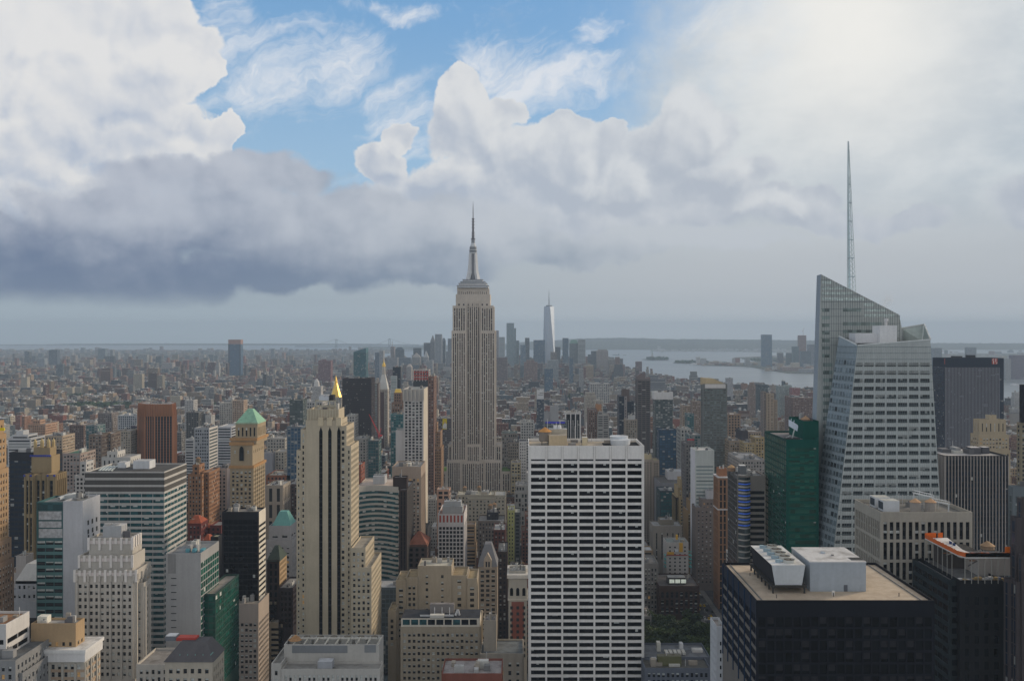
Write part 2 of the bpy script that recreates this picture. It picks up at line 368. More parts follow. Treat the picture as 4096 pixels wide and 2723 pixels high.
def painted(mb, O, U, Wd, z0, z1, st, col, seed):
    e = st.get('e', .8); tp = st.get('top', 1.5)
    def P(u, z): return (O[0] + U[0] * u, O[1] + U[1] * u, z)
    if st['wx'] <= 0 or z1 - z0 < tp + 3 or Wd < 2 * e + 2: mb.poly([P(0, z0), P(Wd, z0), P(Wd, z1), P(0, z1)], col); return
    nc = max(1, round((Wd - 2 * e) / st['px'])); nr = max(1, round((z1 - tp - z0) / st['pz']))
    u = [0, e, Wd - e, Wd]
    mb.poly([P(0, z0), P(e, z0), P(e, z1), P(0, z1)], col); mb.poly([P(Wd - e, z0), P(Wd, z0), P(Wd, z1), P(Wd - e, z1)], col)
    mb.poly([P(e, z1 - tp), P(Wd - e, z1 - tp), P(Wd - e, z1), P(e, z1)], col)
    mb.poly([P(e, z0), P(Wd - e, z0), P(Wd - e, z1 - tp), P(e, z1 - tp)], col, gl=GL[st.get('g', 'dark')], par=(seed, st['wx'], st['wz'], st.get('bl', .3)), uv=[(0, 0), (nc, 0), (nc, nr), (0, nr)])
def S(px, pz, wx, wz, **k): d = dict(px=px, pz=pz, wx=wx, wz=wz); d.update(k); return d
def block(mw, mr, wins, x0, x1, y0, y1, z0, z1, st, col, roof, zv, rr, geo=True, par=1.1):
    sides = [((x0, y0), (1, 0), x1 - x0, True), ((x1, y0), (0, 1), y1 - y0, x1 < 80), ((x0, y1), (0, -1), y1 - y0, x0 > -80), ((x1, y1), (-1, 0), x1 - x0, False)]
    for i, (O, U, wd, vis) in enumerate(sides):
        s2 = st.get('side', st) if i in (1, 2) else st
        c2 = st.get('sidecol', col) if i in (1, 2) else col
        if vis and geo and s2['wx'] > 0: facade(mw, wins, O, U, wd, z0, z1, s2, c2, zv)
        elif vis: painted(mw, O, U, wd, z0, z1, s2, c2, rr.random())
        else: mw.poly([(O[0], O[1], z0), (O[0] + U[0] * wd, O[1] + U[1] * wd, z0), (O[0] + U[0] * wd, O[1] + U[1] * wd, z1), (O[0], O[1], z1)], c2)
    t = min(.45, (x1 - x0) * .1); zr = z1 - par
    a, b = [(x0, y0), (x1, y0), (x1, y1), (x0, y1)], [(x0 + t, y0 + t), (x1 - t, y0 + t), (x1 - t, y1 - t), (x0 + t, y1 - t)]
    for i in range(4):
        j = (i + 1) % 4
        mw.poly([(*a[i], z1), (*a[j], z1), (*b[j], z1), (*b[i], z1)], st.get('cap', col)); mw.poly([(*b[j], zr), (*b[i], zr), (*b[i], z1), (*b[j], z1)], col)
    mr.poly([(*q, zr) for q in b], roof)
FOOT = []     # plan rectangles already built on
HOLD = []     # (fx0, fx1, Y, fy of the lowest part that must stay in sight)
ANCH = []     # (fx, fy, phrase) landmarks that labels can refer to
def tank(root, x, y, z, r=2.2, h=3.6, col=(.20, .16, .12), roof=(.36, .22, .12)):
    mb = MB()
    for i in range(4): a = math.pi / 4 + i * math.pi / 2; mb.bar((x + math.cos(a) * r * .7, y + math.sin(a) * r * .7, z), (x + math.cos(a) * r * .7, y + math.sin(a) * r * .7, z + 2.2), .15, (.06, .06, .06))
    mb.box(x - r * .85, x + r * .85, y - r * .85, y + r * .85, z + 2.2, z + 2.45, (.06, .06, .06))
    mb.cyl(x, y, z + 2.45, z + 2.45 + h, r, col, r * .96); o = mb.build('water_tank', None, root)
    m2 = MB(); m2.cyl(x, y, z + 2.46 + h, z + 2.5 + h + r * .75, r * 1.12, roof, 0); c = m2.build('tank_roof', None, o); c.location = (0, 0, 0)
    return o
def clutter(mb, x0, x1, y0, y1, z, n, r, big=1.0):
    w, d = x1 - x0, y1 - y0
    for i in range(n):
        a = r.uniform(.06, .2) * w * big; b = r.uniform(.08, .25) * d * big; h = r.uniform(1.0, 4.2) * big
        cx = r.uniform(x0 + a, x1 - a) if x1 - x0 > 2 * a else (x0 + x1) / 2; cy = r.uniform(y0 + b, y1 - b) if d > 2 * b else (y0 + y1) / 2
        c = r.choice(((.45, .45, .44), (.3, .3, .3), (.2, .2, .2), (.55, .54, .5), (.35, .31, .26), (.14, .14, .15)))
        mb.box(cx - a / 2, cx + a / 2, cy - b / 2, cy + b / 2, z, z + h, c, top=tuple(min(.75, q * 1.15) for q in c))
        if r.random() < .3: mb.cyl(cx, cy, z + h, z + h + .8, min(a, b) * .3, (.2, .2, .2), n=8)
        if r.random() < .25: mb.bar((cx + a, cy, z), (cx + a, cy, z + r.uniform(3, 8)), .12, (.5, .5, .5))
def BUILD(name, label, cat, blocks, st, col, vis=2723, roof=(.33, .33, .33), geo=True, ind=0, eq=5, tanks=0, anchor=None, group=None, seed=None, g=None, extra=None, par=1.1):
    rr = random.Random(sum(ord(c) * (i + 3) for i, c in enumerate(label)))
    kc = 1.0 if name == 'office_tower' and 'travertine' in label else .80
    adj = lambda c: tuple(q * kc for q in c[:3])
    col = adj(col); roof = adj(roof)
    bl = []
    for i, b in enumerate(blocks):
        fx0, fx1, fyt, Y, Dp = b[:5]; o = dict(b[6]) if len(b) > 6 else {}
        for kk in ('col', 'roof'):
            if kk in o: o[kk] = adj(o[kk])
        bl.append([X(fx0, Y), X(fx1, Y), Y, Y + Dp, b[5] if len(b) > 5 else None, Z(fyt, Y), o])
    for i, b in enumerate(bl):
        z0 = b[4]
        b[4] = 0.0 if z0 is None else (bl[i + 1][5] - 1.7 if z0 == 'n' else (bl[int(z0[1:])][5] - 1.7 if isinstance(z0, str) else Z(z0, b[2])))
    x0 = min(b[0] for b in bl); x1 = max(b[1] for b in bl); y0 = min(b[2] for b in bl); y1 = max(b[3] for b in bl)
    root = empty(name, label, cat, (x0 + x1) / 2, (y0 + y1) / 2, 0, group)
    mw, mr, wins = MB(), MB(), []
    zv = max(0, Z(vis, y0) - 12) if vis < 2723 else max(0, Z(2723, y0) - 8)
    for b in bl:
        o = b[6]
        block(mw, mr, wins, b[0], b[1], b[2], b[3], b[4], b[5], o.get('st', st), o.get('col', col), o.get('roof', roof), zv, rr, o.get('geo', geo), o.get('par', par))
    mw.build('wall', None, root); mr.build('roof', None, root)
    k = st.get('k', 'punch'); gl = st.get('g', 'dark'); fl = st.get('fl', 3.6)
    if wins:
        mats = winmats(gl); nind = min(len(wins), ind)
        wins.sort(key=lambda q: (q[1] != (1, 0), -q[2]))
        cache = {}
        for (O, U, zb, w, h) in wins[:nind]:
            ky = (round(w, 2), round(h, 2), rr.randrange(6))
            if ky not in cache:
                m1 = MB(); addwin(m1, (0, 0), (1, 0), 0, w, h, k, rr, fl); ob = m1.build('window', mats, None); cache[ky] = ob
            else:
                ob = cache[ky].copy(); COL.objects.link(ob)
            ob.parent = root; ob.location = (O[0] - root.location.x, O[1] - root.location.y, zb); ob.rotation_euler = (0, 0, math.atan2(U[1], U[0]))
        if len(wins) > nind:
            m1 = MB()
            for (O, U, zb, w, h) in wins[nind:]: addwin(m1, O, U, zb, w, h, k, rr, fl)
            tag(m1.build('window', mats, root), None, kind='stuff')
    tb = bl[0]
    if eq:
        for q in range(eq if (geo and y0 < 760) else 1):
            me = MB(); clutter(me, tb[0] + 1, tb[1] - 1, tb[2] + 1, tb[3] - 1, tb[5] - par, 1 if (geo and y0 < 760) else eq, rr); me.build('rooftop_equipment', None, root)
    for i in range(tanks):
        tank(root, rr.uniform(tb[0] + 3, tb[1] - 3), rr.uniform(tb[2] + 4, tb[3] - 3), tb[5] - par)
    for b in bl: FOOT.append((b[0], b[1], b[2], b[3]))
    f0 = min(min(VX + b[0] * F / b[2], VX + b[0] * F / b[3]) for b in bl); f1 = max(max(VX + b[1] * F / b[2], VX + b[1] * F / b[3]) for b in bl)
    HOLD.append((f0, f1, y0, vis))
    if anchor: ANCH.append(((blocks[0][0] + blocks[0][1]) / 2, blocks[0][2], anchor))
    if extra: extra(root, bl, rr)
    return root, bl
# ---------------------------------------------------------------- ground, water, far shores
def sheet(name, pts, z, mat, world=False):
    mb = MB(); q = []
    for p in pts: q.append((p[0], p[1], z) if world else (X(p[0], GY(p[1])), GY(p[1]), z))
    mb.poly(q); o = mb.build(name, [mat]); return tag(o, None, kind='structure')
def water_mat():
    m, t, b = newmat('water'); geo = t.n('ShaderNodeNewGeometry').outputs['Position']
    n = t.noise(t.v('MULTIPLY', geo, (.0012, .004, 1)), 1, 5, .6)
    t.put(b.inputs['Base Color'], t.mix(t.step(n, .35, .65), (.10, .13, .15, 1), (.17, .20, .22, 1)))
    b.inputs['Roughness'].default_value = .28
    bp = t.n('ShaderNodeBump'); bp.inputs['Strength'].default_value = .3; bp.inputs['Distance'].default_value = 1
    t.put(bp.inputs['Height'], t.noise(geo, .05, 4, .6)); t.put(b.inputs['Normal'], bp.outputs[0]); return m
sheet('water', [(-40000, -3000), (40000, -3000), (40000, 22000), (-40000, 22000)], 0, water_mat(), True)
ASPH = flat('asphalt', (.05, .05, .053), .9, var=.35, scale=.08)
SOIL = flat('far_ground', (.075, .085, .07), .95, var=.5, scale=.006)
sheet('ground', [(-6000, 2700), (-1500, 1900), (-2400, 1408), (1150, 1404), (1480, 1412), (1690, 1398), (1560, 1412), (1480, 1422), (1500, 1443), (1420, 1456), (1330, 1460), (1326, 1484), (1480, 1487), (1560, 1470), (1900, 1468), (2445, 1466), (2510, 1482), (2600, 1503), (2700, 1530), (3000, 1556), (3280, 1585), (4200, 1640), (6000, 1900), (9000, 2700)], 1.5, ASPH)
sheet('far_shore', [(2770, 1461), (2900, 1458), (3000, 1452), (3030, 1441), (2930, 1430), (3060, 1425), (3280, 1418), (6000, 1400), (6000, 1530), (4200, 1505), (3400, 1497), (3150, 1494), (3060, 1480), (3000, 1468)], 1.5, SOIL)
sheet('port_land', [(2600, 1403), (3290, 1411), (3290, 1399), (2600, 1396)], 1.5, SOIL)
def hill(name, prof, Yb, Yr, rough, col):
    mb = MB(); r = random.Random(5); pr = []
    fx = prof[0][0]
    i = 0
    while fx <= prof[-1][0]:
        while i < len(prof) - 2 and fx > prof[i + 1][0]: i += 1
        a, b = prof[i], prof[i + 1]; k = (fx - a[0]) / (b[0] - a[0]); k = k * k * (3 - 2 * k)
        pr.append((fx, Z(a[1] + (b[1] - a[1]) * k, Yr) + r.uniform(-rough, rough))); fx += 9
    rows = [(Yb, 0.0), (Yb + (Yr - Yb) * .3, .38), (Yb + (Yr - Yb) * .65, .78), (Yr, 1.0), (Yr + 900, 0.0)]
    g = [[(X(p[0], Yr) * y / Yr, y, max(-1, p[1] * k + (r.uniform(-rough, rough) if 0 < k < 1 else 0))) for p in pr] for y, k in rows]
    for a in range(len(rows) - 1):
        for j in range(len(pr) - 1): mb.poly([g[a][j], g[a][j + 1], g[a + 1][j + 1], g[a + 1][j]])
    return tag(mb.build(name, [flat('hill_' + name, col, .95, var=.5, scale=.004)]), None, kind='structure')
hill('hills', [(1450, 1386), (1720, 1383), (2000, 1375), (2150, 1365), (2340, 1353), (2480, 1351), (2700, 1356), (3280, 1361), (3800, 1372), (5200, 1376)], 14800, 17500, 5, (.05, .065, .05))
hill('far_hills', [(-1500, 1379), (150, 1377), (300, 1374), (700, 1373), (1400, 1374), (1800, 1380)], 20200, 21500, 2, (.06, .07, .07))
def island(name, fx0, fx1, fy, dep):
    Y = GY(fy); x0, x1 = X(fx0, Y), X(fx1, Y); n = 26
    sheet(name, [((x0 + x1) / 2 + (x1 - x0) / 2 * math.cos(2 * math.pi * i / n), Y + dep / 2 + dep / 2 * math.sin(2 * math.pi * i / n)) for i in range(n)], 2.5, SOIL, True)
island('island', 2578, 2688, 1441, 420); island('island', 2702, 2846, 1454, 300)
def clumps(name, boxes, leaf=6.0, seed=3):
    mb = MB(); r = random.Random(seed)
    for (x0, x1, y0, y1, h, n) in boxes:
        for i in range(n):
            c = Vector((r.uniform(x0, x1), r.uniform(y0, y1), r.uniform(.25, 1.0) * h)); s = leaf * r.uniform(.6, 1.4)
            a = Vector((r.uniform(-1, 1), r.uniform(-1, 1), r.uniform(-.5, .5))).normalized() * s; b = a.cross(Vector((r.uniform(-1, 1), r.uniform(-1, 1), r.uniform(-1, 1)))).normalized() * s
            mb.poly([tuple(c - a - b), tuple(c + a - b), tuple(c + a + b), tuple(c - a + b)])
    return tag(mb.build(name, [flat('far_leaves', (.045, .075, .03), .9, var=.6, scale=.05)]), None, kind='stuff')
def cb(fx0, fx1, fyb, dep, h, n): Y = GY(fyb); return (X(fx0, Y), X(fx1, Y), Y, Y + dep, h, n)
o = clumps('island_trees', [cb(2600, 2680, 1440, 250, 22, 260), cb(2712, 2840, 1453, 180, 18, 300), cb(3060, 3200, 1449, 900, 12, 300)], 9)
PARKS = [cb(235, 530, 1652, 130, 24, 700), cb(140, 240, 1597, 200, 25, 200), cb(232, 345, 1600, 120, 18, 200), cb(2285, 2335, 1605, 110, 22, 240), cb(1160, 1200, 1575, 180, 28, 160), cb(2100, 2145, 1602, 80, 20, 130), cb(480, 530, 1645, 150, 22, 160)]
PARKS = [(q[0], q[1], q[2], q[3]) for q in PARKS]
RT = random.Random(31)
def rt_():
    a, b = RT.uniform(-60, 1230), 1490 + 160 * RT.random() ** 1.4
    return cb(a, a + RT.uniform(10, 60), b, RT.uniform(15, 60), RT.uniform(10, 17), RT.randint(18, 60))
o = clumps('park_trees', [rt_() for i in range(110)] + [cb(235, 530, 1652, 130, 24, 700), cb(480, 530, 1645, 150, 22, 160), cb(140, 240, 1597, 200, 25, 200), cb(232, 345, 1600, 120, 18, 200), cb(2285, 2335, 1605, 110, 22, 240), cb(1160, 1200, 1575, 180, 28, 160),
    cb(2100, 2145, 1602, 80, 20, 130), cb(420, 560, 1560, 250, 16, 260), cb(-100, 60, 1500, 500, 18, 200), cb(100, 420, 1500, 300, 14, 300), cb(2660, 2720, 1560, 100, 16, 80), cb(700, 1200, 1440, 900, 16, 500), cb(100, 900, 1425, 1500, 18, 900)], 7, 4)
# ---------------------------------------------------------------- colours
CREAM, TAN, LIME = (.58, .49, .35), (.50, .36, .20), (.56, .50, .435)
WHITE, PALE, GREY, DGREY, DARK = (.74, .72, .70), (.55, .54, .52), (.32, .32, .32), (.12, .12, .125), (.035, .035, .04)
BROWN, RED, ORANGE, BEIGE = (.17, .105, .08), (.30, .10, .065), (.50, .24, .11), (.50, .43, .33)
PUN = S(3.1, 3.6, .46, .58, k='punch', rec=.4)
PAIR = S(2.6, 3.7, .55, .6, k='punch', rec=.4)
def anchor(fx, fy, p): ANCH.append((fx, fy, p))
# ================================================================ the white office slab in the middle
GST = S(9.1, 3.86, .885, .64, k='ribbon', g='black', rec=1.0, e=.9, top=9.7, sp=.35)
def slab_roof(root, bl, r):
    x0, x1, y0, y1, _, z, _o = bl[0]; zr = z - 1.6
    mb = MB()
    for i in range(7): a = x0 + .9 + (x1 - x0 - 1.8) / 7 * i; mb.box(a + .55, a + (x1 - x0 - 1.8) / 7 - .55, y0 - .06, y0 - .02, Z(1842, 520), Z(1836, 520), (.03, .03, .035))
    mb.build('louvre_slot', None, root)
    mb = MB()
    for i in range(6): a = x0 + .9 + (x1 - x0 - 1.8) / 7 * (i + 1); mb.box(a - .62, a - .52, y0 - .05, y0 - .02, Z(1834, 520), Z(1784, 520), (.36, .34, .31)); mb.box(a + .52, a + .62, y0 - .05, y0 - .02, Z(1834, 520), Z(1784, 520), (.36, .34, .31))
    mb.build('panel_joint', None, root)
    mb = MB(); mb.box(X(2196, 531), X(2268, 531), 531, 541, zr, zr + 6.0, (.52, .42, .28), top=(.4, .36, .3)); mb.build('bulkhead', None, root)
    mb = MB(); mb.box(X(2196, 542), X(2268, 542), 541.5, 549, zr, zr + 8.5, (.5, .45, .36), top=(.4, .4, .4)); mb.box(X(2330, 531), X(2350, 531), 531, 536, zr, zr + 5, (.6, .52, .36), top=(.6, .6, .58)); mb.build('bulkhead', None, root)
    tank(root, X(2180, 538), 538, zr, 3.6, 5.2, (.23, .20, .17), (.55, .28, .10))
    mb = MB()
    for i in range(2): mb.cyl(X(2480 + 30 * i * .0, 540), 538 + 8 * i, zr + .1, zr + 3.0 + 1.2 * i, 5.6 - .5 * i, (.62, .66, .70), 5.9 - .4 * i, n=24)
    mb.build('cooling_drum', None, root)
    mb = MB(); mb.box(X(2414, 534), X(2446, 534), 533, 545, zr + .02, zr + .25, (.02, .02, .02)); mb.box(X(2520, 534), X(2556, 534), 534, 548, zr + .02, zr + .3, (.015, .015, .015)); mb.build('roof_opening', None, root)
    mb = MB()
    for fx, h in ((2190, 9), (2214, 6), (2225, 7), (2240, 8), (2252, 5), (2300, 5), (2345, 7)): mb.bar((X(fx, 548), 548, zr), (X(fx, 548), 548, zr + h + 5), .16, (.6, .6, .6))
    for fx in (2222, 2238): mb.cyl(X(fx, 546), 546, zr + 8.4, zr + 10.5, 1.2, (.8, .8, .8), 1.0)
    mb.build('aerial', None, root)
    mb = MB(); clutter(mb, x0 + 6, x1 - 6, y0 + 12, y1 - 4, zr, 7, r, .5); mb.build('rooftop_equipment', None, root)
BUILD('office_tower', "white travertine office slab with long black ribbon windows and a flat cluttered roof", 'office tower',
      [(2114, 2577, 1782, 520, 36)], dict(GST, rib=(1, .7, .5), rt=.2, side=S(9, 3.86, .885, .64, k='ribbon', g='black', rec=.6, top=9.7)), (.79, .765, .73), roof=(.44, .38, .30), ind=100, eq=0, extra=slab_roof, anchor='the white ribbon-windowed office slab', par=1.6)
# ================================================================ cream art deco tower with three dark stripes
def deco_crown(root, bl, r):
    Y = 583; col = (.60, .51, .36)
    m = winmats('black'); 
    for fx in (1283, 1319, 1355):
        mb = MB(); x = X(fx, 579.6); z1, z0 = Z(1706, 580), Z(2560, 580)
        mb.poly([(x - 1.05, 579.9, z0), (x + 1.05, 579.9, z0), (x + 1.05, 579.9, z1 - 3), (x - 1.05, 579.9, z1 - 3)], m=0)
        mb.poly([(x - 1.05, 579.9, z1 - 3), (x + 1.05, 579.9, z1 - 3), (x, 579.9, z1)], m=0)
        zz = z0
        while zz < z1 - 5: mb.poly([(x - 1.05, 579.86, zz), (x + 1.05, 579.86, zz), (x + 1.05, 579.86, zz + .9), (x - 1.05, 579.86, zz + .9)], m=4); zz += 3.6
        mb.build('dark_stripe', m, root)
    mb = MB()
    for fx in (1283, 1319, 1355):
        x = X(fx, 580); z = Z(1680, 580); mb.box(x - 1.6, x + 1.6, 579.5, 582, z - 3.6, z + 1.6, col)
    for i in range(12):
        x = X(1232 + i * 11, Y); mb.box(x - .35, x + .35, Y - .45, Y + .02, Z(1682, Y), Z(1638, Y), (.52, .47, .36))
    mb.build('crown_fins', None, root)
    mb = MB(); z = Z(1650, Y); c = (.45, .42, .34)
    for a in (1262, 1318, 1340):
        mb.bar((X(a, 588), 588, z), (X(a, 588), 588, z + 7), .3, c); mb.bar((X(a, 597), 597, z), (X(a, 597), 597, z + 7), .3, c)
    for dz in (3.4, 7): mb.bar((X(1262, 588), 588, z + dz), (X(1345, 588), 588, z + dz), .3, c); mb.bar((X(1262, 597), 597, z + dz), (X(1345, 597), 597, z + dz), .3, c); mb.bar((X(1262, 588), 588, z + dz), (X(1262, 588), 597, z + dz), .25, c)
    mb.build('roof_frame', None, root)
    mb = MB(); mb.box(X(1275, 590), X(1316, 590), 590, 596, z + 6.9, Z(1585, 590), (.55, .58, .62), top=(.4, .42, .44)); mb.box(X(1317, 589), X(1334, 589), 589, 595, z + 6.9, Z(1580, 589), (.04, .04, .045))
    mb.build('bulkhead', None, root)
    mb = MB(); mb.cyl(X(1292, 592), 592, Z(1585, 590), Z(1578, 590), 1.5, (.6, .6, .6)); mb.cyl(X(1309, 592), 592, Z(1585, 590), Z(1578, 590), 1.5, (.6, .6, .6)); mb.build('roof_vent', None, root)
DST = S(2.75, 3.57, .50, .56, k='punch', rec=.45, e=.5, top=2.2)
BL0 = S(3, 3.6, 0, 0)
BUILD('art_deco_tower', "slim cream art deco tower with three full-height black stripes on its face", 'skyscraper',
      [(1228, 1353, 1637, 583, 20, 'n', {'st': BL0}), (1223, 1358, 1680, 580, 26, None, {'st': dict(BL0, side=DST)}),
       (1203, 1222.8, 1716, 580.5, 24, None, {'st': dict(DST, pz=3.6, px=2.4)}), (1358.2, 1386, 1703, 580.5, 26, None, {'st': DST}),
       (1186, 1202.8, 1800, 580, 26, None, {'st': DST}), (1386.2, 1404, 1782, 580.2, 28, None, {'st': DST}),
       (1404.2, 1462, 2190, 574, 34, None, {'st': DST}), (1404.4, 1486, 2268, 571, 40, None, {'st': DST})],
      DST, (.60, .52, .39), roof=(.42, .39, .34), ind=100, eq=3, extra=deco_crown, anchor='the cream tower with three black stripes', vis=2560)
# ================================================================ striped office block, far left
def flat_roof(root, bl, r):
    x0, x1, y0, y1, _, z, _o = bl[0]; zr = z - 1.1
    mb = MB(); mb.box(X(532, 618), X(598, 618), 618, 628, zr, zr + 5.6, (.60, .62, .64), top=(.5, .5, .5)); mb.build('bulkhead', None, root)
    mb = MB(); mb.box(X(470, 622), X(500, 622), 622, 630, zr, zr + 4, (.58, .60, .62), top=(.5, .5, .5)); mb.build('bulkhead', None, root)
    mb = MB()
    for i in range(5): mb.bar((X(395 + 12 * i, 606), 606, zr + .5), (X(420 + 12 * i, 630), 630, zr + .5), .5, (.55, .60, .60))
    mb.build('roof_duct', None, root)
BST = S(7.2, 3.80, .97, .56, k='ribbon', g='teal', rec=.3, e=.15, top=13.5)
def bands(root, bl, r):
    flat_roof(root, bl, r); x0, x1, y0, y1, _, z, _o = bl[0]; mb = MB()
    for k, a in enumerate((.6, 5.2, 9.6)): 
        mb.box(x0 - .12, x1 + .12, y0 - .12, y1, z - a - 3.2, z - a - .2, (.10, .095, .09))
    mb.build('louvre_band', None, root)
BUILD('office_block', "broad office block with white and teal horizontal bands under a pale flat roof", 'office building', [(340, 657, 1886, 600, 40)],
      dict(BST, side=dict(BST, px=6)), (.60, .585, .56), roof=(.58, .56, .52), ind=100, eq=0, extra=bands, anchor='the broad white-and-teal banded block', vis=2560)
# ================================================================ white metal tower with a teal glass front
def teal_front(root, bl, r):
    Y = 519.6; m = [gm('teal'), MATS['blind'], SASH, LIT, flat('silver_panel', (.42, .43, .44), .5)]
    for (a, b, c, d, mi) in ((150, 250, 2012, 2040, 0), (155, 246, 2044, 2078, 4), (155, 246, 2084, 2109, 4), (155, 250, 2114, 2150, 4)):
        mb = MB(); mb.poly([(X(a, Y), Y, Z(d, Y)), (X(b, Y), Y, Z(d, Y)), (X(b, Y), Y, Z(c, Y)), (X(a, Y), Y, Z(c, Y))], m=mi); mb.build('glass_panel', m, root)
    mb = MB(); x0, x1, y0, y1, _, z, _o = bl[0]; mb.box(X(240, 530), X(300, 530), 531, 540, z - 1.1, z + 1.0, (.4, .42, .42)); mb.bar((X(235, 528), 528, z), (X(300, 540), 540, z + .6), .8, (.6, .62, .62)); mb.build('roof_duct', None, root)
    mb = MB()
    for (fx, fy) in ((352, 2089), (368, 2083), (385, 2076), (352, 2125), (369, 2118), (386, 2112), (353, 2147), (372, 2140), (353, 2175)):
        Ys = y0 + (y1 - y0) * ((fx - 331) / 69.0); zc = Z(fy, Ys); mb.box(x1 + .02, x1 + .08, Ys - .9, Ys + .9, zc - 1.3, zc + 1.3, (.05, .05, .05))
    tag(mb.build('window', None, root), None, kind='stuff')
TST = S(5.0, 3.85, .90, .52, k='ribbon', g='teal', rec=.15, top=21, e=.2, sc=(.10, .20, .20))
BUILD('clad_tower', "silvery white metal-clad tower with a teal glass corner and few square windows", 'office tower',
      [(252.2, 331, 2003, 520, 21.5, None, {'st': BL0}), (146, 252, 2007, 520, 21, None, {'st': TST, 'col': (.07, .16, .165)})], BL0, (.62, .63, .66), roof=(.38, .38, .36), ind=40, eq=3, extra=teal_front, anchor='the silvery metal-clad tower', vis=2480)
# ================================================================ white deco tower with scalloped tiers
WST = S(3.0, 3.5, .52, .52, k='punch', rec=.4, top=2.6, e=1.2, rib=(2, 1.0, .8), rt=2.0)
def scallops(root, bl, r):
    mb = MB(); c = (.72, .68, .64)
    for (fx0, fx1, fy, Y, n) in ((356, 530, 2152, 486, 8), (318, 530, 2222, 482.5, 10), (300, 545, 2280, 480, 12)):
        p = (fx1 - fx0) / n
        for i in range(n + 1):
            x = X(fx0 + p * i, Y); w = .62
            mb.prism([(x - w, Y - .6), (x + w, Y - .6), (x + w * .7, Y + .3), (x - w * .7, Y + .3)], Z(fy + (46 if i % 2 == 0 else 22), Y), Z(fy - 3 + 3 * (i % 2), Y), c)
            x = X(fx0 + p * (i + .5), Y)
            if i < n: mb.prism([(x - .8, Y - .3), (x + .8, Y - .3), (x + .8, Y + .3), (x - .8, Y + .3)], Z(fy + 22, Y), Z(fy + 9, Y), (.66, .59, .56))
    for i in range(4): y = 486.5 + 2.9 * i; mb.box(X(530, 487) - .2, X(530, 487) + .9, y, y + 1.2, Z(2190, 486), Z(2146, 486), c)
    mb.build('scalloped_parapet', None, root)
    mb = MB(); z = bl[0][5] - 1.1; mb.box(X(412, 490), X(486, 490), 490, 497, z - 2, Z(2102, 490), (.40, .41, .42), top=(.55, .55, .54))
    for fx in (432, 465): mb.cyl(X(fx, 493), 493, Z(2102, 490), Z(2097, 490), 2, (.35, .35, .35))
    mb.build('cooling_unit', None, root)
BUILD('scalloped_tower', "white stepped art deco tower with scalloped pale crown and a grey cooling unit on top", 'tower',
      [(356, 530, 2150, 486, 12, 'n', {'st': S(6, 8, .3, .8, k='dark', top=9)}), (318, 530, 2220, 482.5, 16, 'n', {'st': S(6, 8, .35, .75, k='dark', top=10)}), (300, 545, 2280, 480, 19, 'n'), (300, 540, 2310, 479.9, 19, None), (540.2, 575, 2330, 484, 10, None),
       (545, 680, 2655, 455, 24, None, {'st': PUN, 'roof': (.35, .33, .31)})], WST, (.60, .56, .50), roof=(.45, .43, .40), ind=100, eq=2, extra=scallops, anchor='the scalloped white deco tower')
# ================================================================ beige block with a white cornice
def cornice(root, bl, r):
    b = bl[1]; mb = MB(); zt = b[5]
    mb.box(b[0] - 1.3, b[1] + 1.3, b[2] - 1.3, b[3] + 1.3, zt - 1.0, zt + .6, (.74, .73, .71)); mb.box(b[0] - .8, b[1] + .8, b[2] - .8, b[3] + .8, zt - 5.2, zt - 1.05, (.70, .69, .68))
    mb.build('cornice', None, root)
    mb = MB(); mb.box(X(153, 445), X(192, 445), 444, 448, bl[0][5] - 1, Z(2452, 449), (.74, .72, .64)); mb.build('bulkhead', None, root)
BUILD('corniced_building', "beige office block with a heavy white cornice and tan brick upper storeys", 'office building',
      [(124, 303, 2492, 441, 9, 'n', {'st': S(3, 3.6, .4, .5, k='punch', top=8), 'col': (.52, .37, .22), 'roof': (.5, .48, .46)}), (88, 336, 2600, 438, 17, None)],
      dict(S(3.0, 3.6, .5, .62, k='punch', top=6, rib=(2, 1.1, .4), rt=6), sc=(.42, .31, .22)), (.58, .54, .47), roof=(.3, .28, .26), ind=60, eq=5, extra=cornice, anchor='the beige block with the white cornice')
# ================================================================ pale mansard building beside it
def mansard(root, bl, r):
    mb = MB(); b = bl[1]; a = [(b[0], b[2]), (b[1], b[2]), (b[1], b[3]), (b[0], b[3])]; q = [(b[0] + 4, b[2] + 5), (b[1], b[2] + 5), (b[1], b[3] - 4), (b[0] + 4, b[3] - 4)]
    mb.prism(a, b[5], b[5] + 9, (.62, .60, .57), top=(.5, .49, .47), pts2=q); mb.build('mansard_roof', None, root)
BUILD('mansard_building', "dark-based building with white upper storeys and a pale sloping mansard roof", 'office building',
      [(62, 170, 2322, 551, 20, 'n', {'st': PUN, 'par': .3}), (62, 170, 2322.3, 551, 20, 'n', {'st': PUN, 'par': .3}), (42, 172, 2358, 548, 24, 'n'), (25, 175, 2402, 545, 30, 'n', {'st': S(3.4, 17, .5, .8, k='strip', top=3, rec=.8)}), (25, 175, 2470, 544.8, 32, None, {'col': (.085, .075, .07)})],
      PUN, (.60, .60, .62), roof=(.5, .5, .5), eq=0, extra=lambda root, bl, r: mansard(root, [None, bl[0]], r))
BUILD('corner_building', "white corner building with dark window bands and orange roof netting at the bottom edge", 'office building', [(-150, 24, 2495, 420, 20)], S(8, 4.5, .97, .5, k='ribbon', g='black', top=6), WHITE, roof=(.4, .22, .12), eq=4)
BUILD('low_block', "low grey flat-roofed block in front of the dark-based mansard building", 'building', [(-200, 62, 2640, 412, 30), (62.3, 90, 2690, 415, 25)], PUN, GREY, roof=(.2, .21, .22), eq=6)
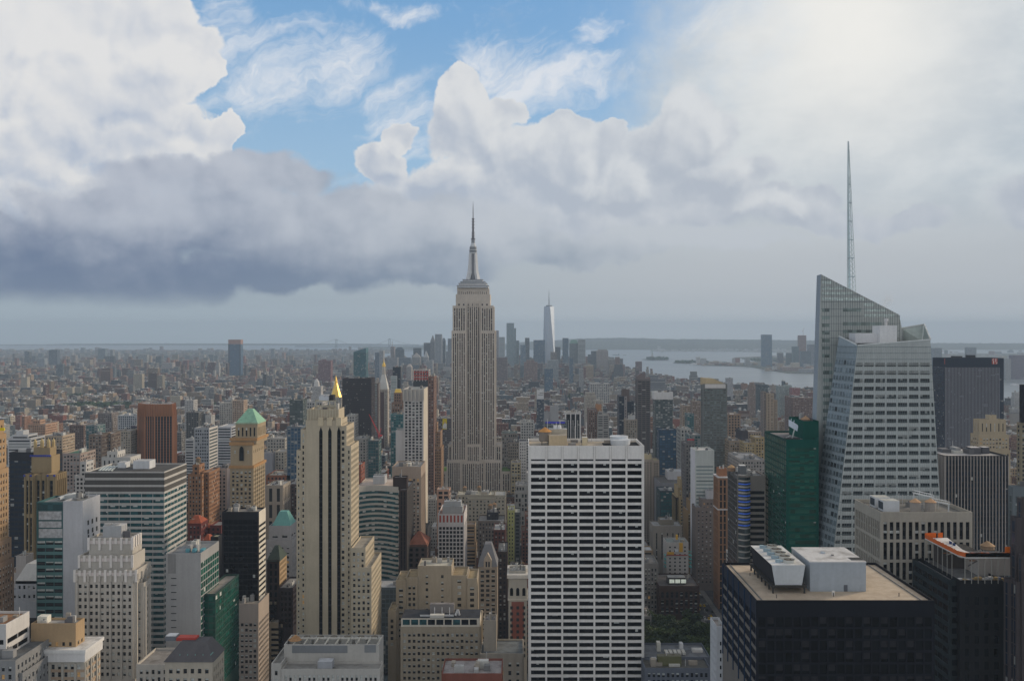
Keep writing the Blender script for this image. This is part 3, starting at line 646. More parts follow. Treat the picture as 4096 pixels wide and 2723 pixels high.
# ================================================================ far left towers
BUILD('brick_tower', "tall orange brick tower cut by the photo's edge above a broad stone base", 'tower', [(-160, -25, 1685, 500, 10, 'n'), (-170, -20, 1740, 499, 11, 'n'), (-180, -15, 1880, 497, 12, 'n'), (-230, -20, 2172, 494, 16, 'n', {'col': (.36, .25, .17)}), (-240, -18, 2260, 490, 18, None, {'col': (.27, .19, .14)})], dict(PUN, px=2.6), (.46, .31, .18), roof=(.3, .25, .2), eq=2)
mb = MB(); mb.box(X(-20, 497.5), X(16, 497.5), 497.6, 498.4, Z(1722, 497.5), Z(1711, 497.5), (.75, .58, .02)); o = mb.build('roof_banner', None); tag(o, "small yellow banner on the brick tower at the photo's edge", 'banner')
BUILD('dark_glass_tower', "near-black glass tower behind the pinnacled tan tower", 'office tower', [(37, 205, 1808, 730, 18)], S(3.2, 3.7, .86, .55, k='ribbon', g='navy', bl=.12, top=6), (.035, .037, .045), roof=(.10, .10, .11), geo=False, vis=2240, anchor='the near-black glass tower', eq=6)
def pinnacles(root, bl, r):
    Y = 662
    for i, fx in enumerate((137, 152, 165, 178, 191, 199)):
        mb = MB(); x = X(fx, Y); mb.cyl(x, Y + 1.5 + 4 * (i % 2), Z(1792, Y), Z(1768, Y), 1.2, (.50, .38, .2), 1.1, n=8); mb.cyl(x, Y + 1.5 + 4 * (i % 2), Z(1768, Y), Z(1756, Y), 1.25, (.55, .43, .22), .25, n=8); mb.build('pinnacle', None, root)
    mb = MB()
    for i in range(10): x = X(126 + 8.5 * i, 660); mb.box(x - .5, x + .5, 658.5, 659.5, Z(1826, 659), Z(1819, 659), (.05, .07, .35))
    for fx in (99, 124, 192, 218): x = X(fx, 650); mb.box(x - .6, x + .6, 649.3, 650.2, Z(1905, 650), Z(1898, 650), (.05, .07, .35))
    mb.build('blue_ornament', None, root)
GOT = S(3.0, 26, .55, .9, k='strip', rec=.7, top=3, rib=(1, .7, .5))
BUILD('gothic_tower', "tan gothic tower crowned by six slender stone pinnacles", 'tower', [(134, 200, 1790, 661, 9, 'n', {'st': BL0}), (126, 206, 1823, 659, 12, 'n', {'st': S(3.0, 9.2, .5, .8, k='strip', rec=.8, top=2.5)}), (130, 204, 1880, 659.2, 11.6, 'n', {'st': BL0}), (137, 188, 1896, 652, 14, None, {'st': GOT}), (96, 136.8, 1897, 650, 16, None, {'st': GOT}), (188.2, 222, 1897, 650, 16, None, {'st': GOT})],
      GOT, (.38, .29, .17), roof=(.3, .24, .16), eq=0, extra=pinnacles, anchor='the pinnacled tan gothic tower', vis=2280)
BUILD('shed_block', "small white stair house on a dark roof below the pinnacled tower", 'building', [(64, 104, 2222, 590, 9), (10, 150, 2290, 586, 34)], BL0, (.55, .50, .46), roof=(.42, .3, .22), eq=3)
# ================================================================ grey windowless slab with green glass wing
def slots(root, bl, r):
    mb = MB(); b = bl[0]; x = X(694, 499.9)
    for i in range(8): z = Z(2310 + 28 * i, 500); mb.box(x - 1.3, x + 1.5, 499.85, 499.98, z - .45, z, (.05, .05, .05))
    mb.box(X(672, 500), X(703, 500), 499.9, 499.99, Z(2292, 500), Z(2214, 500), (.24, .24, .24)); mb.build('vent_slots', None, root)
    mb = MB()
    for fx in (742, 768, 800): mb.box(X(fx, 506), X(fx + 14, 506), 506, 510, b[5] - 1, b[5] + .8, (.12, .32, .38))
    mb.build('roof_tarpaulin', None, root)
GRN = S(3.6, 3.7, .9, .82, k='ribbon', g='green', rec=.12, top=1, e=.1)
BUILD('blank_slab', "blank grey panel slab with a green glass side wing", 'office building', [(663, 803, 2212, 500, 30, None, {'st': dict(BL0, side=dict(GRN, top=5))}), (803.5, 862, 2374, 506, 42, None, {'st': GRN, 'col': (.05, .10, .085), 'roof': (.40, .37, .33)})], GRN, (.42, .42, .42), roof=(.32, .33, .34), eq=5, extra=slots, anchor='the blank grey slab')
def dormers(root, bl, r):
    b = bl[0]; mb = MB(); zt = b[5] + .01; x0, x1, y0, y1 = b[0] - .6, b[1] + .6, b[2] - .6, b[3]
    mb.prism([(x0, y0), (x1, y0), (x1, y1), (x0, y1)], zt, zt + 7.5, (.11, .105, .11), pts2=[(x0 + 6, y0 + 6), (x1 - 5, y0 + 6), (x1 - 5, y1 - 4), (x0 + 6, y1 - 4)]); mb.build('hipped_roof', None, root)
    for i in range(5):
        x = x0 + 7 + i * 3.6; m2 = MB(); m2.prism([(x - .6, y0 + 2), (x + .6, y0 + 2), (x + .6, y0 + 5), (x - .6, y0 + 5)], zt + 1.2, zt + 3.0, (.18, .36, .33), pts2=[(x - .1, y0 + 2), (x + .1, y0 + 2), (x + .1, y0 + 5.5), (x - .1, y0 + 5.5)]); m2.build('dormer', None, root)
    m2 = MB(); m2.box(X(708, 441), X(785, 441), 440, 445, zt + 7, Z(2545, 442), (.42, .06, .045), top=(.48, .10, .08)); m2.build('red_plant_room', None, root)
    m2 = MB(); m2.box(X(664, 441), X(705, 441), 440, 445, zt + 7, Z(2538, 442), (.16, .17, .19), top=(.6, .62, .64)); m2.build('cooling_unit', None, root)
BUILD('dormered_mansion', "cream building with a dark hipped roof, small dormers and a red plant room on top", 'mansion', [(660, 850, 2645, 432, 17, None, {'par': .2})], S(3.3, 4.4, .5, .5, k='punch', top=2.2, rec=.5), (.55, .49, .40), roof=(.12, .12, .12), eq=0, extra=dormers, anchor='the dormered dark hipped roof')
# ================================================================ black tower with white-striped flank
BUILD('black_tower', "black glass tower with white horizontal stripes down its right flank", 'office tower', [(888, 1036, 2046, 610, 16)], S(3.2, 3.6, .92, .8, k='ribbon', g='black', top=5, rec=.1, bl=.05, side=S(30, 3.6, .98, .5, k='ribbon', g='black', top=8, e=.1), sidecol=(.70, .66, .58)), (.03, .028, .033), roof=(.42, .38, .34), eq=6, ind=60, anchor='the black tower with the white-striped flank', vis=2390)
# ================================================================ tan tower with a green copper pyramid
def pyramid(fx0, fx1, fya, ridge, col, nm='pyramid_roof', hdr=.15):
    def f(root, bl, r):
        b = bl[0]; mb = MB(); e = .5; w = (b[1] - b[0]); z1 = Z(fya, b[2] + (b[3] - b[2]) / 2)
        a = [(b[0] - e, b[2] - e), (b[1] + e, b[2] - e), (b[1] + e, b[3] + e), (b[0] - e, b[3] + e)]; cx, cy = (b[0] + b[1]) / 2, (b[2] + b[3]) / 2; k = ridge * w / 2
        mb.prism(a, b[5] - .9, z1, col, pts2=[(cx - k, cy - k), (cx + k, cy - k), (cx + k, cy + k), (cx - k, cy + k)]); mb.build(nm, None, root)
    return f
def copper(root, bl, r):
    pyramid(0, 0, 1634, .22, (.28, .50, .36))(root, bl, r)
    for b, h in ((bl[1], 2.2), (bl[2], 2.6), (bl[3], 2.2)):
        mb = MB(); mb.box(b[0] - .9, b[1] + .9, b[2] - .9, b[3] + .9, b[5] - h, b[5] + .15, (.42, .25, .12)); mb.build('cornice', None, root)
    mb = MB(); mb.poly([(X(966 + 9 * math.cos(a), 799), 799.0, Z(1804, 799) + 4.2 * math.sin(a)) for a in [math.pi * i / 8 for i in range(9)]] + [(X(957, 799), 799.0, Z(1842, 799)), (X(975, 799), 799.0, Z(1842, 799))], m=0)
    mb.build('arched_window', [gm('black')], root)
TT = S(3.3, 3.6, .54, .58, k='punch', rec=.4, top=4)
BUILD('copper_topped_tower', "tan brick tower under a pale green copper pyramid roof", 'tower', [(942, 1030, 1690, 803, 26, 'n', {'st': S(3.4, 10, .4, .75, k='strip', top=3)}), (924, 1026, 1752, 801, 34, 'n', {'st': S(4, 5, .4, .5, k='punch', top=3.2)}), (922, 1010, 1768, 800, 36, 'n', {'st': S(6, 9, .25, .3, k='punch', top=4)}), (920, 1012, 1862, 799.2, 38, None, {'st': dict(TT, rib=(2, .8, .3))})],
      TT, (.46, .37, .25), roof=(.3, .3, .25), ind=70, eq=0, extra=copper, anchor='the tan tower with the green copper pyramid', vis=2040)
# ================================================================ octagonal orange-brown tower
def octo():
    Y = 1300; pts = [(X(551, 1318), 1318), (X(580, 1303), 1303), (X(618, 1300), 1300), (X(690, 1304), 1304), (X(706, 1325), 1325), (X(690, 1350), 1350), (X(580, 1352), 1352)]
    root = empty('octagonal_tower', "orange-brown brick tower with chamfered corners and dark vertical glass strips", 'office tower', X(628, 1325), 1325)
    z1, zc = Z(1617, Y), Z(1666, Y); mb = MB(); mg = MB(); mp = MB(); c = (.36, .165, .085)
    cx, cy = X(628, 1325), 1325; P = [((p[0] - cx) * .95 + cx, (p[1] - cy) * .95 + cy) for p in pts]
    mb.prism(P, zc, z1, c, top=(.3, .28, .27)); mg.prism([((p[0] - cx) * .985 + cx, (p[1] - cy) * .985 + cy) for p in pts], 0, zc - .05, (.022, .022, .026))
    for i in range(len(pts)):
        a, b = Vector(pts[i]), Vector(pts[(i + 1) % len(pts)]); d = b - a; L = d.length; n = max(2, round(L / 3.9)); u = d / L; nn = Vector((u.y, -u.x))
        for j in range(n + 1):
            w = .52 if 0 < j < n else 1.0; p = a + d * (j / n); q = [p - u * w + nn * .5, p + u * w + nn * .5, p + u * w - nn * .7, p - u * w - nn * .7]
            mp.prism([tuple(v) for v in q], 0, zc + .1, c); m = [((v.x - cx) * .95 + cx, (v.y - cy) * .95 + cy) for v in q]; mp.prism([tuple(v) for v in q], zc + .1, z1 + .4, tuple(k * .9 for k in c), pts2=m)
        zz = 0.0
        while zz < zc - 3: mg.poly([(*(a + nn * .1), zz), (*(b + nn * .1), zz), (*(b + nn * .1), zz + .5), (*(a + nn * .1), zz + .5)], (.09, .09, .095)); zz += 3.8
    mb.build('crown', None, root); mg.build('glazing', None, root); mp.build('pier', None, root)
    mb = MB(); r = random.Random(4); clutter(mb, cx - 16, cx + 16, 1315, 1340, z1, 9, r, .7); mb.build('rooftop_equipment', None, root)
    FOOT.append((X(551, 1318), X(706, 1300), 1298, 1354)); HOLD.append((551, 709, 1300, 1850)); anchor(628, 1680, 'the orange-brown octagonal tower')
octo()
# ================================================================ mid left group
BAND = S(9, 3.6, .96, .5, k='ribbon', top=3, rec=.3, g='dark')
BUILD('gridded_block', "grey office block with a dense grid of small windows behind the orange brick flats", 'office building', [(777, 837, 1711, 1000, 28)], S(2.6, 3.6, .6, .55, g='dark', bl=.2, side=S(60, 3.6, .98, .5, g='grey', bl=0), sidecol=(.55, .53, .50)), (.40, .42, .45), geo=False, vis=1880, anchor='the small-windowed grey block')
BUILD('brick_flats', "orange brick apartment block with stepped top and a roof garden", 'apartment building', [(770, 797, 1858, 848, 14, 'n'), (752, 808, 1896, 845, 28, None), (808.3, 836, 1888, 852, 30, None)], PUN, (.37, .205, .12), geo=False, vis=2068, tanks=1)
BUILD('grey_flats', "narrow blue-grey apartment tower beside the orange brick flats", 'apartment building', [(829, 870, 1878, 900, 20)], dict(PUN, wx=.4), (.27, .29, .33), geo=False, vis=2060)
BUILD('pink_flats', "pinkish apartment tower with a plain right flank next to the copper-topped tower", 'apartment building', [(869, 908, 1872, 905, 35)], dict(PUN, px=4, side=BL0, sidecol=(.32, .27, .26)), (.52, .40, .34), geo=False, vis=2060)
def red_roofs(root, bl, r):
    for (f0, f1, fa, fb, Y, d) in ((752, 804, 2068, 2092, 722, 16), (805, 840, 2098, 2110, 742, 10), (812, 838, 2142, 2160, 700, 12)):
        mb = MB(); x0, x1 = X(f0, Y), X(f1, Y); mb.prism([(x0, Y), (x1, Y), (x1, Y + d), (x0, Y + d)], Z(fb, Y), Z(fa, Y), (.36, .10, .055), pts2=[(x0 + (x1 - x0) * .25, Y + d * .4), (x0 + (x1 - x0) * .6, Y + d * .4), (x0 + (x1 - x0) * .6, Y + d * .6), (x0 + (x1 - x0) * .25, Y + d * .6)]); mb.build('tiled_roof', None, root)
BUILD('tile_roofed_club', "dark red brick building with bright red tiled hip roofs", 'building', [(752, 804, 2093, 722, 16), (804.3, 840, 2111, 742, 12), (812, 838, 2161, 700, 12), (840.3, 885, 2100, 735, 20)], PUN, (.17, .05, .045), roof=(.3, .28, .27), geo=False, eq=3, extra=red_roofs, vis=2190, anchor='the red tiled hip roofs')
BUILD('penthouse_block', "dark cube with a pale yellow roof below the red tiled roofs", 'building', [(842, 872, 2146, 690, 12)], BL0, DARK, roof=(.5, .46, .33), geo=False, eq=0)
BUILD('teal_roofed_tower', "grey stone tower with a teal copper pyramid roof and curved balconies", 'tower', [(1090, 1163, 2100, 726, 16, 'n', {'st': BL0}), (1076, 1163, 2102, 724, 26, 'n', {'st': S(9, 4.4, .55, .5, k='ribbon', g='teal', top=6)}), (1066, 1168, 2160, 722, 34, None)], S(4, 3.7, .4, .5, k='punch', top=4), (.50, .48, .48), roof=(.4, .4, .4), eq=0, extra=pyramid(0, 0, 2042, .42, (.16, .36, .33)), anchor='the teal copper pyramid', vis=2450)
def green_hip(root, bl, r): pyramid(0, 0, 2180, .3, (.075, .095, .08), 'hipped_roof')(root, bl, r)
BUILD('hip_roofed_building', "dark brown building under a steep blackish green hipped roof", 'building', [(1068, 1118, 2238, 650, 20, None, {'par': .9})], S(3.4, 5, .55, .7, k='dark', g='black', side=PUN, sidecol=(.42, .30, .18)), (.075, .05, .045), eq=0, extra=green_hip, vis=2380)
BUILD('dark_annex', "dark purple-brown annex wedged in front of the teal copper pyramid tower", 'building', [(1114, 1172, 2350, 640, 30)], S(3.2, 3.7, .6, .6, k='dark', g='black'), (.05, .04, .045), vis=2460, eq=2)
BUILD('tan_office', "pinkish tan office building with triple windows and a warm-lit right flank", 'office building', [(937, 1034, 2413, 600, 25)], S(2.55, 3.4, .66, .58, k='punch', top=12, rec=.4), (.52, .44, .38), roof=(.42, .39, .35), ind=80, eq=7, anchor='the pinkish tan office with the warm flank')
BUILD('stepped_beige_wing', "narrow stepped beige building with planted roof between two office blocks", 'building', [(1075, 1106, 2405, 650, 18), (1078, 1130, 2488, 640, 26, None, {'roof': (.5, .48, .44)})], BAND, (.50, .43, .33), eq=3)
BUILD('narrow_brick', "narrow brown brick building with a white roof edge left of the striped tower's foot", 'building', [(1130, 1175, 2440, 655, 24)], PUN, (.30, .23, .17), roof=(.5, .5, .5), geo=False)
# ================================================================ low grey building in front of the cream tower
def plant_roof(root, bl, r):
    x0, x1, y0, y1, _, z, _o = bl[0]; zr = z - 3
    for i in range(6): 
        mb = MB(); a = x0 + 6 + i * 6.4; mb.box(a, a + 5, y0 + 7.5, y0 + 11.5, zr, zr + 3.0, (.42, .41, .38)); mb.cyl(a + 2.5, y0 + 9.5, zr + 3.0, zr + 3.8, 1.6, (.16, .14, .11)); mb.build('cooling_unit', None, root)
    mb = MB()
    for i in range(9): mb.bar((x0 + 3 + i * 4.9, y0 + 1, zr + 1), (x0 + 5 + i * 4.9, y0 + 7, zr + 4), .3, (.5, .48, .42))
    mb.bar((x0 + 1, y0 + 7, zr + 3.6), (x1 - 2, y0 + 7, zr + 3.6), .35, (.52, .5, .45)); mb.build('pipe_frame', None, root)
    mb = MB(); mb.box(X(1168, 430), X(1390, 430), y0 - .12, y0 - .02, Z(2610, 430), Z(2580, 430), (.20, .21, .22)); mb.box(X(1458, 430), X(1504, 430), y0 - .12, y0 - .02, Z(2608, 430), Z(2578, 430), (.22, .23, .24)); mb.build('louvre_panel', None, root)
    mb = MB(); y = 426; mb.box(X(1272, 422), X(1330, 422), 421, 426, Z(2672, 422), Z(2642, 422), (.34, .35, .37), top=(.45, .46, .48)); mb.build('cooling_unit', None, root)
    tank(root, X(1182, 437), 437, zr - 1, 3.0, 1.6, (.3, .28, .25), (.45, .26, .13))
BUILD('service_building', "pale grey building with a roof full of pipes and fans below the striped cream tower", 'office building', [(1136, 1516, 2576, 430, 14, None, {'st': BL0, 'par': 3}), (1125, 1520, 2674, 420, 10, None, {'st': S(2.1, 4.2, .5, .62, k='dark', top=2)}), (1085, 1124.6, 2652, 421, 24, None, {'st': S(2.4, 4.2, .5, .62, k='dark', top=2)})], PUN, (.55, .53, .49), roof=(.36, .35, .33), ind=60, eq=0, extra=plant_roof, anchor='the pale building with the piped roof')
# ================================================================ curved banded glass building and the brown slab beside it
def curved():
    root = empty('curved_office', "office building with a concave front of green glass and beige stone bands", 'office building', X(1510, 760), 760)
    mw, mg, mr = MB(), MB(), MB(); n = 14; z1 = Z(1945, 750); pts = []
    for i in range(n + 1): k = i / n; fx = 1427 + 167 * k; Y = 748 + 9 * math.sin(math.pi * min(1, k * 1.05)); pts.append((X(fx, Y), Y))
    back = [(X(1594, 795), 795), (X(1427, 750), 795)]
    mr.poly([(*p, z1 - 1) for p in pts + back], (.55, .45, .38)); rr = random.Random(3)
    for p, q in ((pts[-1], back[0]), (back[0], back[1]), (back[1], pts[0])): mw.poly([(*p, 0), (*q, 0), (*q, z1), (*p, z1)], (.4, .37, .33))
    zz = z1; zb = Z(2400, 750)
    while zz > zb:
        hb = 4.6 if zz == z1 else 1.7
        for i in range(n):
            p, q = pts[i], pts[i + 1]; mw.poly([(p[0], p[1] - .4, zz - hb), (q[0], q[1] - .4, zz - hb), (q[0], q[1] - .4, zz), (p[0], p[1] - .4, zz)], (.46, .43, .38))
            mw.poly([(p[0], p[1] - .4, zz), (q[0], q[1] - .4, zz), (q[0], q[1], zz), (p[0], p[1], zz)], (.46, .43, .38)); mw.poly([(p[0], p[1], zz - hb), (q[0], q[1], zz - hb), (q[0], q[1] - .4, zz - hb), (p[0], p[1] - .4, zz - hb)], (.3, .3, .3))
            mg.poly([(*p, zz - hb - 2.15), (*q, zz - hb - 2.15), (*q, zz - hb), (*p, zz - hb)], m=0)
            if rr.random() < .3: k = rr.choice((.5, .9, 1.4)); mg.poly([(p[0], p[1] - .03, zz - hb - k), (q[0], q[1] - .03, zz - hb - k), (q[0], q[1] - .03, zz - hb), (p[0], p[1] - .03, zz - hb)], m=rr.choice((1, 4)))
        zz -= hb + 2.15
    mw.build('stone_band', None, root); tag(mg.build('window', winmats('teal'), root), None, kind='stuff'); mr.build('roof', None, root)
    mb = MB(); mb.box(X(1494, 770), X(1540, 770), 768, 782, z1 - 1, z1 + 5.5, (.42, .43, .44)); 
    for i in range(4): mb.cyl(X(1500 + 11 * i, 774), 774, z1 + 5.5, z1 + 6.6, 1, (.3, .3, .3))
    mb.build('cooling_unit', None, root)
    FOOT.append((X(1427, 748), X(1594, 795), 746, 796)); HOLD.append((1427, 1600, 750, 2345)); anchor(1500, 1960, 'the curved green-banded office')
curved()
BUILD('brown_slab', "dark brown windowless slab tower against the curved banded office", 'tower', [(1572, 1627, 1908, 752, 10, 'n', {'st': BL0, 'roof': (.55, .55, .56)}), (1596, 1628, 1958, 742, 46, None)], S(3, 3.6, .5, .9, g='black', bl=0, side=S(1.5, 200, .5, .99, g='dark', bl=0), sidecol=(.075, .068, .062)), (.062, .045, .042), geo=False, eq=3, vis=2320, anchor='the dark brown slab')
BUILD('tan_crowned_office', "tan office tower with a band of tall windows under its flat top", 'office tower', [(1568, 1684, 1866, 855, 40, 'n', {'st': S(4.4, 9, .55, .75, k='strip', top=3)}), (1566, 1684, 1905, 854.5, 41, None)], S(3.7, 3.6, .5, .6, k='punch', top=1.5, rib=(2, .6, .3)), (.44, .35, .28), roof=(.35, .34, .33), vis=2200, anchor='the tan office with the tall-windowed crown', eq=8)
def lang(root, bl, r):
    b = bl[0]; mb = MB()
    for i in range(6): x = b[0] + (b[1] - b[0]) * i / 5; mb.box(x - .7, x + .7, b[2] - 2.2, b[2] + 1, b[5] - 12, b[5] + .3, (.50, .47, .42))
    mb.build('crown_fin', None, root)
BUILD('bluewindowed_tower', "slim white hotel tower with rows of sky-blue windows and a windowless lower wing", 'hotel tower', [(1614, 1694, 1556, 1000, 46, None, {'st': S(4.3, 3.3, .62, .7, k='dark', g='sky', top=13, rec=.3, side=BL0, sidecol=(.55, .50, .42))}), (1583, 1613.7, 1720, 1002, 22, None, {'st': BL0})], BL0, (.62, .60, .58), roof=(.4, .42, .4), ind=100, eq=3, extra=lang, vis=1850, anchor='the white tower with sky-blue windows')
BUILD('brick_hotel', "tall narrow brown brick tower with an outside hoist right of the white blue-windowed tower", 'tower', [(1712, 1736, 1506, 1160, 36)], dict(PUN, px=2.6), (.26, .16, .13), geo=False, vis=1950)
BUILD('stepped_orange_tower', "orange brick stepped tower left of the spired limestone skyscraper", 'tower', [(1737, 1748, 1690, 1185, 18), (1737, 1762, 1725, 1180, 30), (1737, 1766, 1790, 1178, 36)], dict(PUN, px=2.4), (.42, .27, .17), geo=False, vis=1920, eq=1)
# ================================================================ the tall spired limestone skyscraper
def spired():
    Y = 1250.0; root = empty('spired_skyscraper', "tall limestone art deco skyscraper with setbacks and a slender silver spire", 'skyscraper', X(1895, Y), Y + 20)
    ST = S(2.9, 400, .52, .995, k='strip', g='dark', rec=.7, top=3.5, e=1.2, fl=3.75, rib=(3, 1.7, .5), rt=1.2)
    mw, mr, wins = MB(), MB(), []; r = random.Random(8); c = LIME; rf = (.42, .39, .36)
    def blk(f0, f1, y1f, y0f, dy, dep, st=ST, roof=rf, par=.8, col=c):
        yy = Y + dy; z1 = Z(y1f, Y); z0 = 0 if y0f is None else Z(y0f, Y) - 1.2
        block(mw, mr, wins, X(f0, Y), X(f1, Y), yy, yy + dep, z0, z1, dict(st, pz=max(2, z1 - z0 - st['top'] - 1.6)), col, roof, 0, r, True, par)
    blk(1827, 1953, 1150, 1178, 8, 28, dict(ST, wx=.25, top=5)); blk(1822, 1960, 1176, 1224, 6, 32, dict(ST, px=6, wx=.34, top=13, rib=None))
    blk(1864, 1922, 1200, 1780, 5.5, 30)
    for a, b in ((1810, 1864), (1922, 1974)): blk(a, b, 1222, 1324, 2, 40)
    for a, b in ((1806, 1865), (1921, 1981)): blk(a, b, 1322, 1840, 0, 44)
    blk(1791, 2006, 1779, 1842, 6, 36, dict(ST, rib=(2, 1.2, .4)))
    blk(1865.2, 1920.8, 1776, 1900, -1, 12)
    blk(1788, 1845, 1838, None, -5, 30); blk(1938, 2006, 1838, None, -5, 30); blk(1845.2, 1937.8, 1842, None, -3.5, 12)
    for a, b in ((1759, 1787.6), (2006.4, 2042)): blk(a, b, 1881, None, -7, 46, roof=(.16, .26, .06))
    mw.build('wall', None, root); mr.build('roof', None, root)
    wins.sort(key=lambda q: (q[1] != (1, 0), -q[4])); mt = [gm('dark'), BLIND, SASH, LIT, flat('metal_spandrel', (.115, .10, .10), .6)]
    mt[0] = glassmat('glass_warm', (.045, .04, .045))
    for (O, U, zb, w, h) in wins[:90]:
        m1 = MB(); addwin(m1, O, U, zb, w, h, 'strip', r, 3.75); m1.build('window_strip', mt, root)
    m1 = MB()
    for (O, U, zb, w, h) in wins[90:]: addwin(m1, O, U, zb, w, h, 'strip', r, 3.75)
    tag(m1.build('window_strip', mt, root), None, kind='stuff')
    mb = MB(); cy = Y + 22; k = Y / F * 1.0; met = (.50, .52, .54)
    cx = X(1889, Y)
    for (f, a, b) in ((125, 1150, 1142), (112, 1141, 1133), (98, 1132, 1126), (80, 1125, 1117)):
        w = f * k / 2; mb.box(cx - w, cx + w, cy - w * .8, cy + w * .8, Z(a, Y), Z(b, Y), met if a != 1141 else (.6, .6, .6), top=(.3, .31, .33)); mb.box(cx - w - .5, cx + w + .5, cy - w * .8 - .5, cy + w * .8 + .5, Z(b, Y) + .05, Z(b, Y) + .6, (.2, .21, .23))
    mb.build('observation_tier', None, root)
    mb = MB()
    def Zy(f): return Z(f, Y)
    for i in range(4):
        a = math.pi / 4 + i * math.pi / 2; ux, uy = math.cos(a), math.sin(a)
        for (r0, r1, f0, f1, w) in ((11.8, 8.2, 1117, 1080, 2.3), (8.2, 6.9, 1080, 1040, 2.0), (6.9, 6.3, 1040, 1010, 1.8)):
            q = lambda rr, ww: [(cx + ux * rr - uy * ww, cy + uy * rr + ux * ww), (cx + ux * (rr - 4.5) - uy * ww, cy + uy * (rr - 4.5) + ux * ww), (cx + ux * (rr - 4.5) + uy * ww, cy + uy * (rr - 4.5) - ux * ww), (cx + ux * rr + uy * ww, cy + uy * rr - ux * ww)]
            mb.prism(q(r0, w)[::-1], Zy(f0), Zy(f1), (.66, .67, .68), pts2=q(r1, w * .9)[::-1])
    mb.cyl(cx, cy, Zy(1117), Zy(1010), 5.2, (.22, .23, .25), 4.4, n=16); mb.build('spire_shaft', None, root)
    mb = MB()
    for (rr, f0, f1, cc) in ((5.4, 1010, 1004, met), (4.9, 1004, 997, (.2, .22, .25)), (5.6, 997, 993, met), (4.6, 993, 986, (.25, .26, .28)), (4.9, 986, 982, (.3, .31, .33)), (4.0, 982, 978, (.58, .6, .62)), (2.6, 975, 966, met), (2.4, 966, 952, (.28, .3, .33)), (3.2, 951, 948, (.18, .18, .2))): mb.cyl(cx, cy, Zy(f0), Zy(f1), rr, cc, n=20)
    mb.cyl(cx, cy, Zy(978), Zy(966), 4.0, (.58, .6, .62), 2.4, n=20); mb.build('spire_drum', None, root)
    mb = MB()
    for (r0, r1, f0, f1) in ((2.0, 1.5, 948, 915), (1.4, 1.1, 915, 868), (.62, .5, 868, 822), (.4, .12, 822, 797)): mb.cyl(cx, cy, Zy(f0), Zy(f1), r0, (.20, .20, .22), r1, n=8)
    mb.cyl(cx, cy, Zy(869), Zy(866), 1.9, (.15, .15, .16)); 
    for f in (935, 925, 905, 892, 880): mb.cyl(cx, cy, Zy(f), Zy(f - 3), 2.2, (.3, .3, .32), n=8)
    mb.build('antenna', None, root)
    FOOT.append((X(1755, Y), X(2045, Y), Y - 10, Y + 48)); HOLD.append((1755, 2046, Y - 8, 1985)); anchor(1893, 1300, 'the spired limestone skyscraper')
spired()
# ================================================================ middle ground, centre
def red_top(root, bl, r):
    b = bl[0]; mb = MB(); n = 7; p = (b[1] - b[0] - .8) / n
    for i in range(n): 
        m2 = MB(); m2.box(b[0] + .4 + p * i + .75, b[0] + .4 + p * (i + 1) - .75, b[2] - .06, b[2] - .02, Z(2088, 790), Z(2060, 790), (.33, .065, .045)); m2.build('red_panel', None, root)
    mb.box(X(1770, 797), X(1850, 797), 797, 812, b[5] - 1, b[5] + 5, (.36, .37, .37)); mb.box(X(1776, 799), X(1844, 799), 799, 809, b[5] + 5, b[5] + 9, (.42, .43, .44))
    clutter(mb, X(1776, 799), X(1844, 799), 799, 809, b[5] + 9, 7, r, .7); mb.build('rooftop_equipment', None, root)
BUILD('gridded_tower', "white concrete-grid tower with a row of dark red panels under its roof", 'tower', [(1752, 1856, 2055, 790, 45)], S(3.15, 3.4, .74, .72, k='dark', g='dark', top=10.5, rec=.7, e=.5), (.70, .67, .66), roof=(.4, .25, .2), ind=100, eq=0, extra=red_top, anchor='the white grid tower with red panels', vis=2300)
BUILD('red_hipped_building', "dark brown stone building with a faded red hipped roof", 'building', [(1628, 1708, 2178, 760, 30, None, {'par': 1})], S(4.2, 4.2, .5, .6, k='dark', g='black'), (.10, .075, .07), eq=0, extra=pyramid(0, 0, 2124, .12, (.26, .105, .07), 'hipped_roof'), vis=2330, anchor='the faded red hipped roof', geo=True)
def steps(root, bl, r):
    mb = MB(); mb.box(X(1779, 619.8), X(1784, 619.8), 619.7, 620.0, Z(2420, 620), Z(2290, 620), (.13, .11, .09)); mb.build('stair_windows', None, root)
BUILD('stepped_beige_block', "stepped beige masonry building with a blank upper wall and small penthouse roofs", 'building', [(1671, 1806, 2262, 622, 22, None, {'st': S(9, 4.4, .16, .45, k='punch', top=5), 'roof': (.66, .62, .52)}), (1624, 1670.6, 2308, 621, 22, None), (1584, 1623.6, 2318, 620, 24, None), (1806.4, 1868, 2300, 623, 24, None, {'st': S(7, 4, .3, .5, k='punch')}), (1868.4, 1908, 2312, 621, 26, None), (1552, 1583.6, 2440, 605, 20, None)], S(3.1, 3.8, .58, .55, k='punch', rec=.4, top=5), (.50, .43, .33), roof=(.42, .33, .20), ind=70, eq=5, anchor='the stepped beige masonry building', vis=2520)
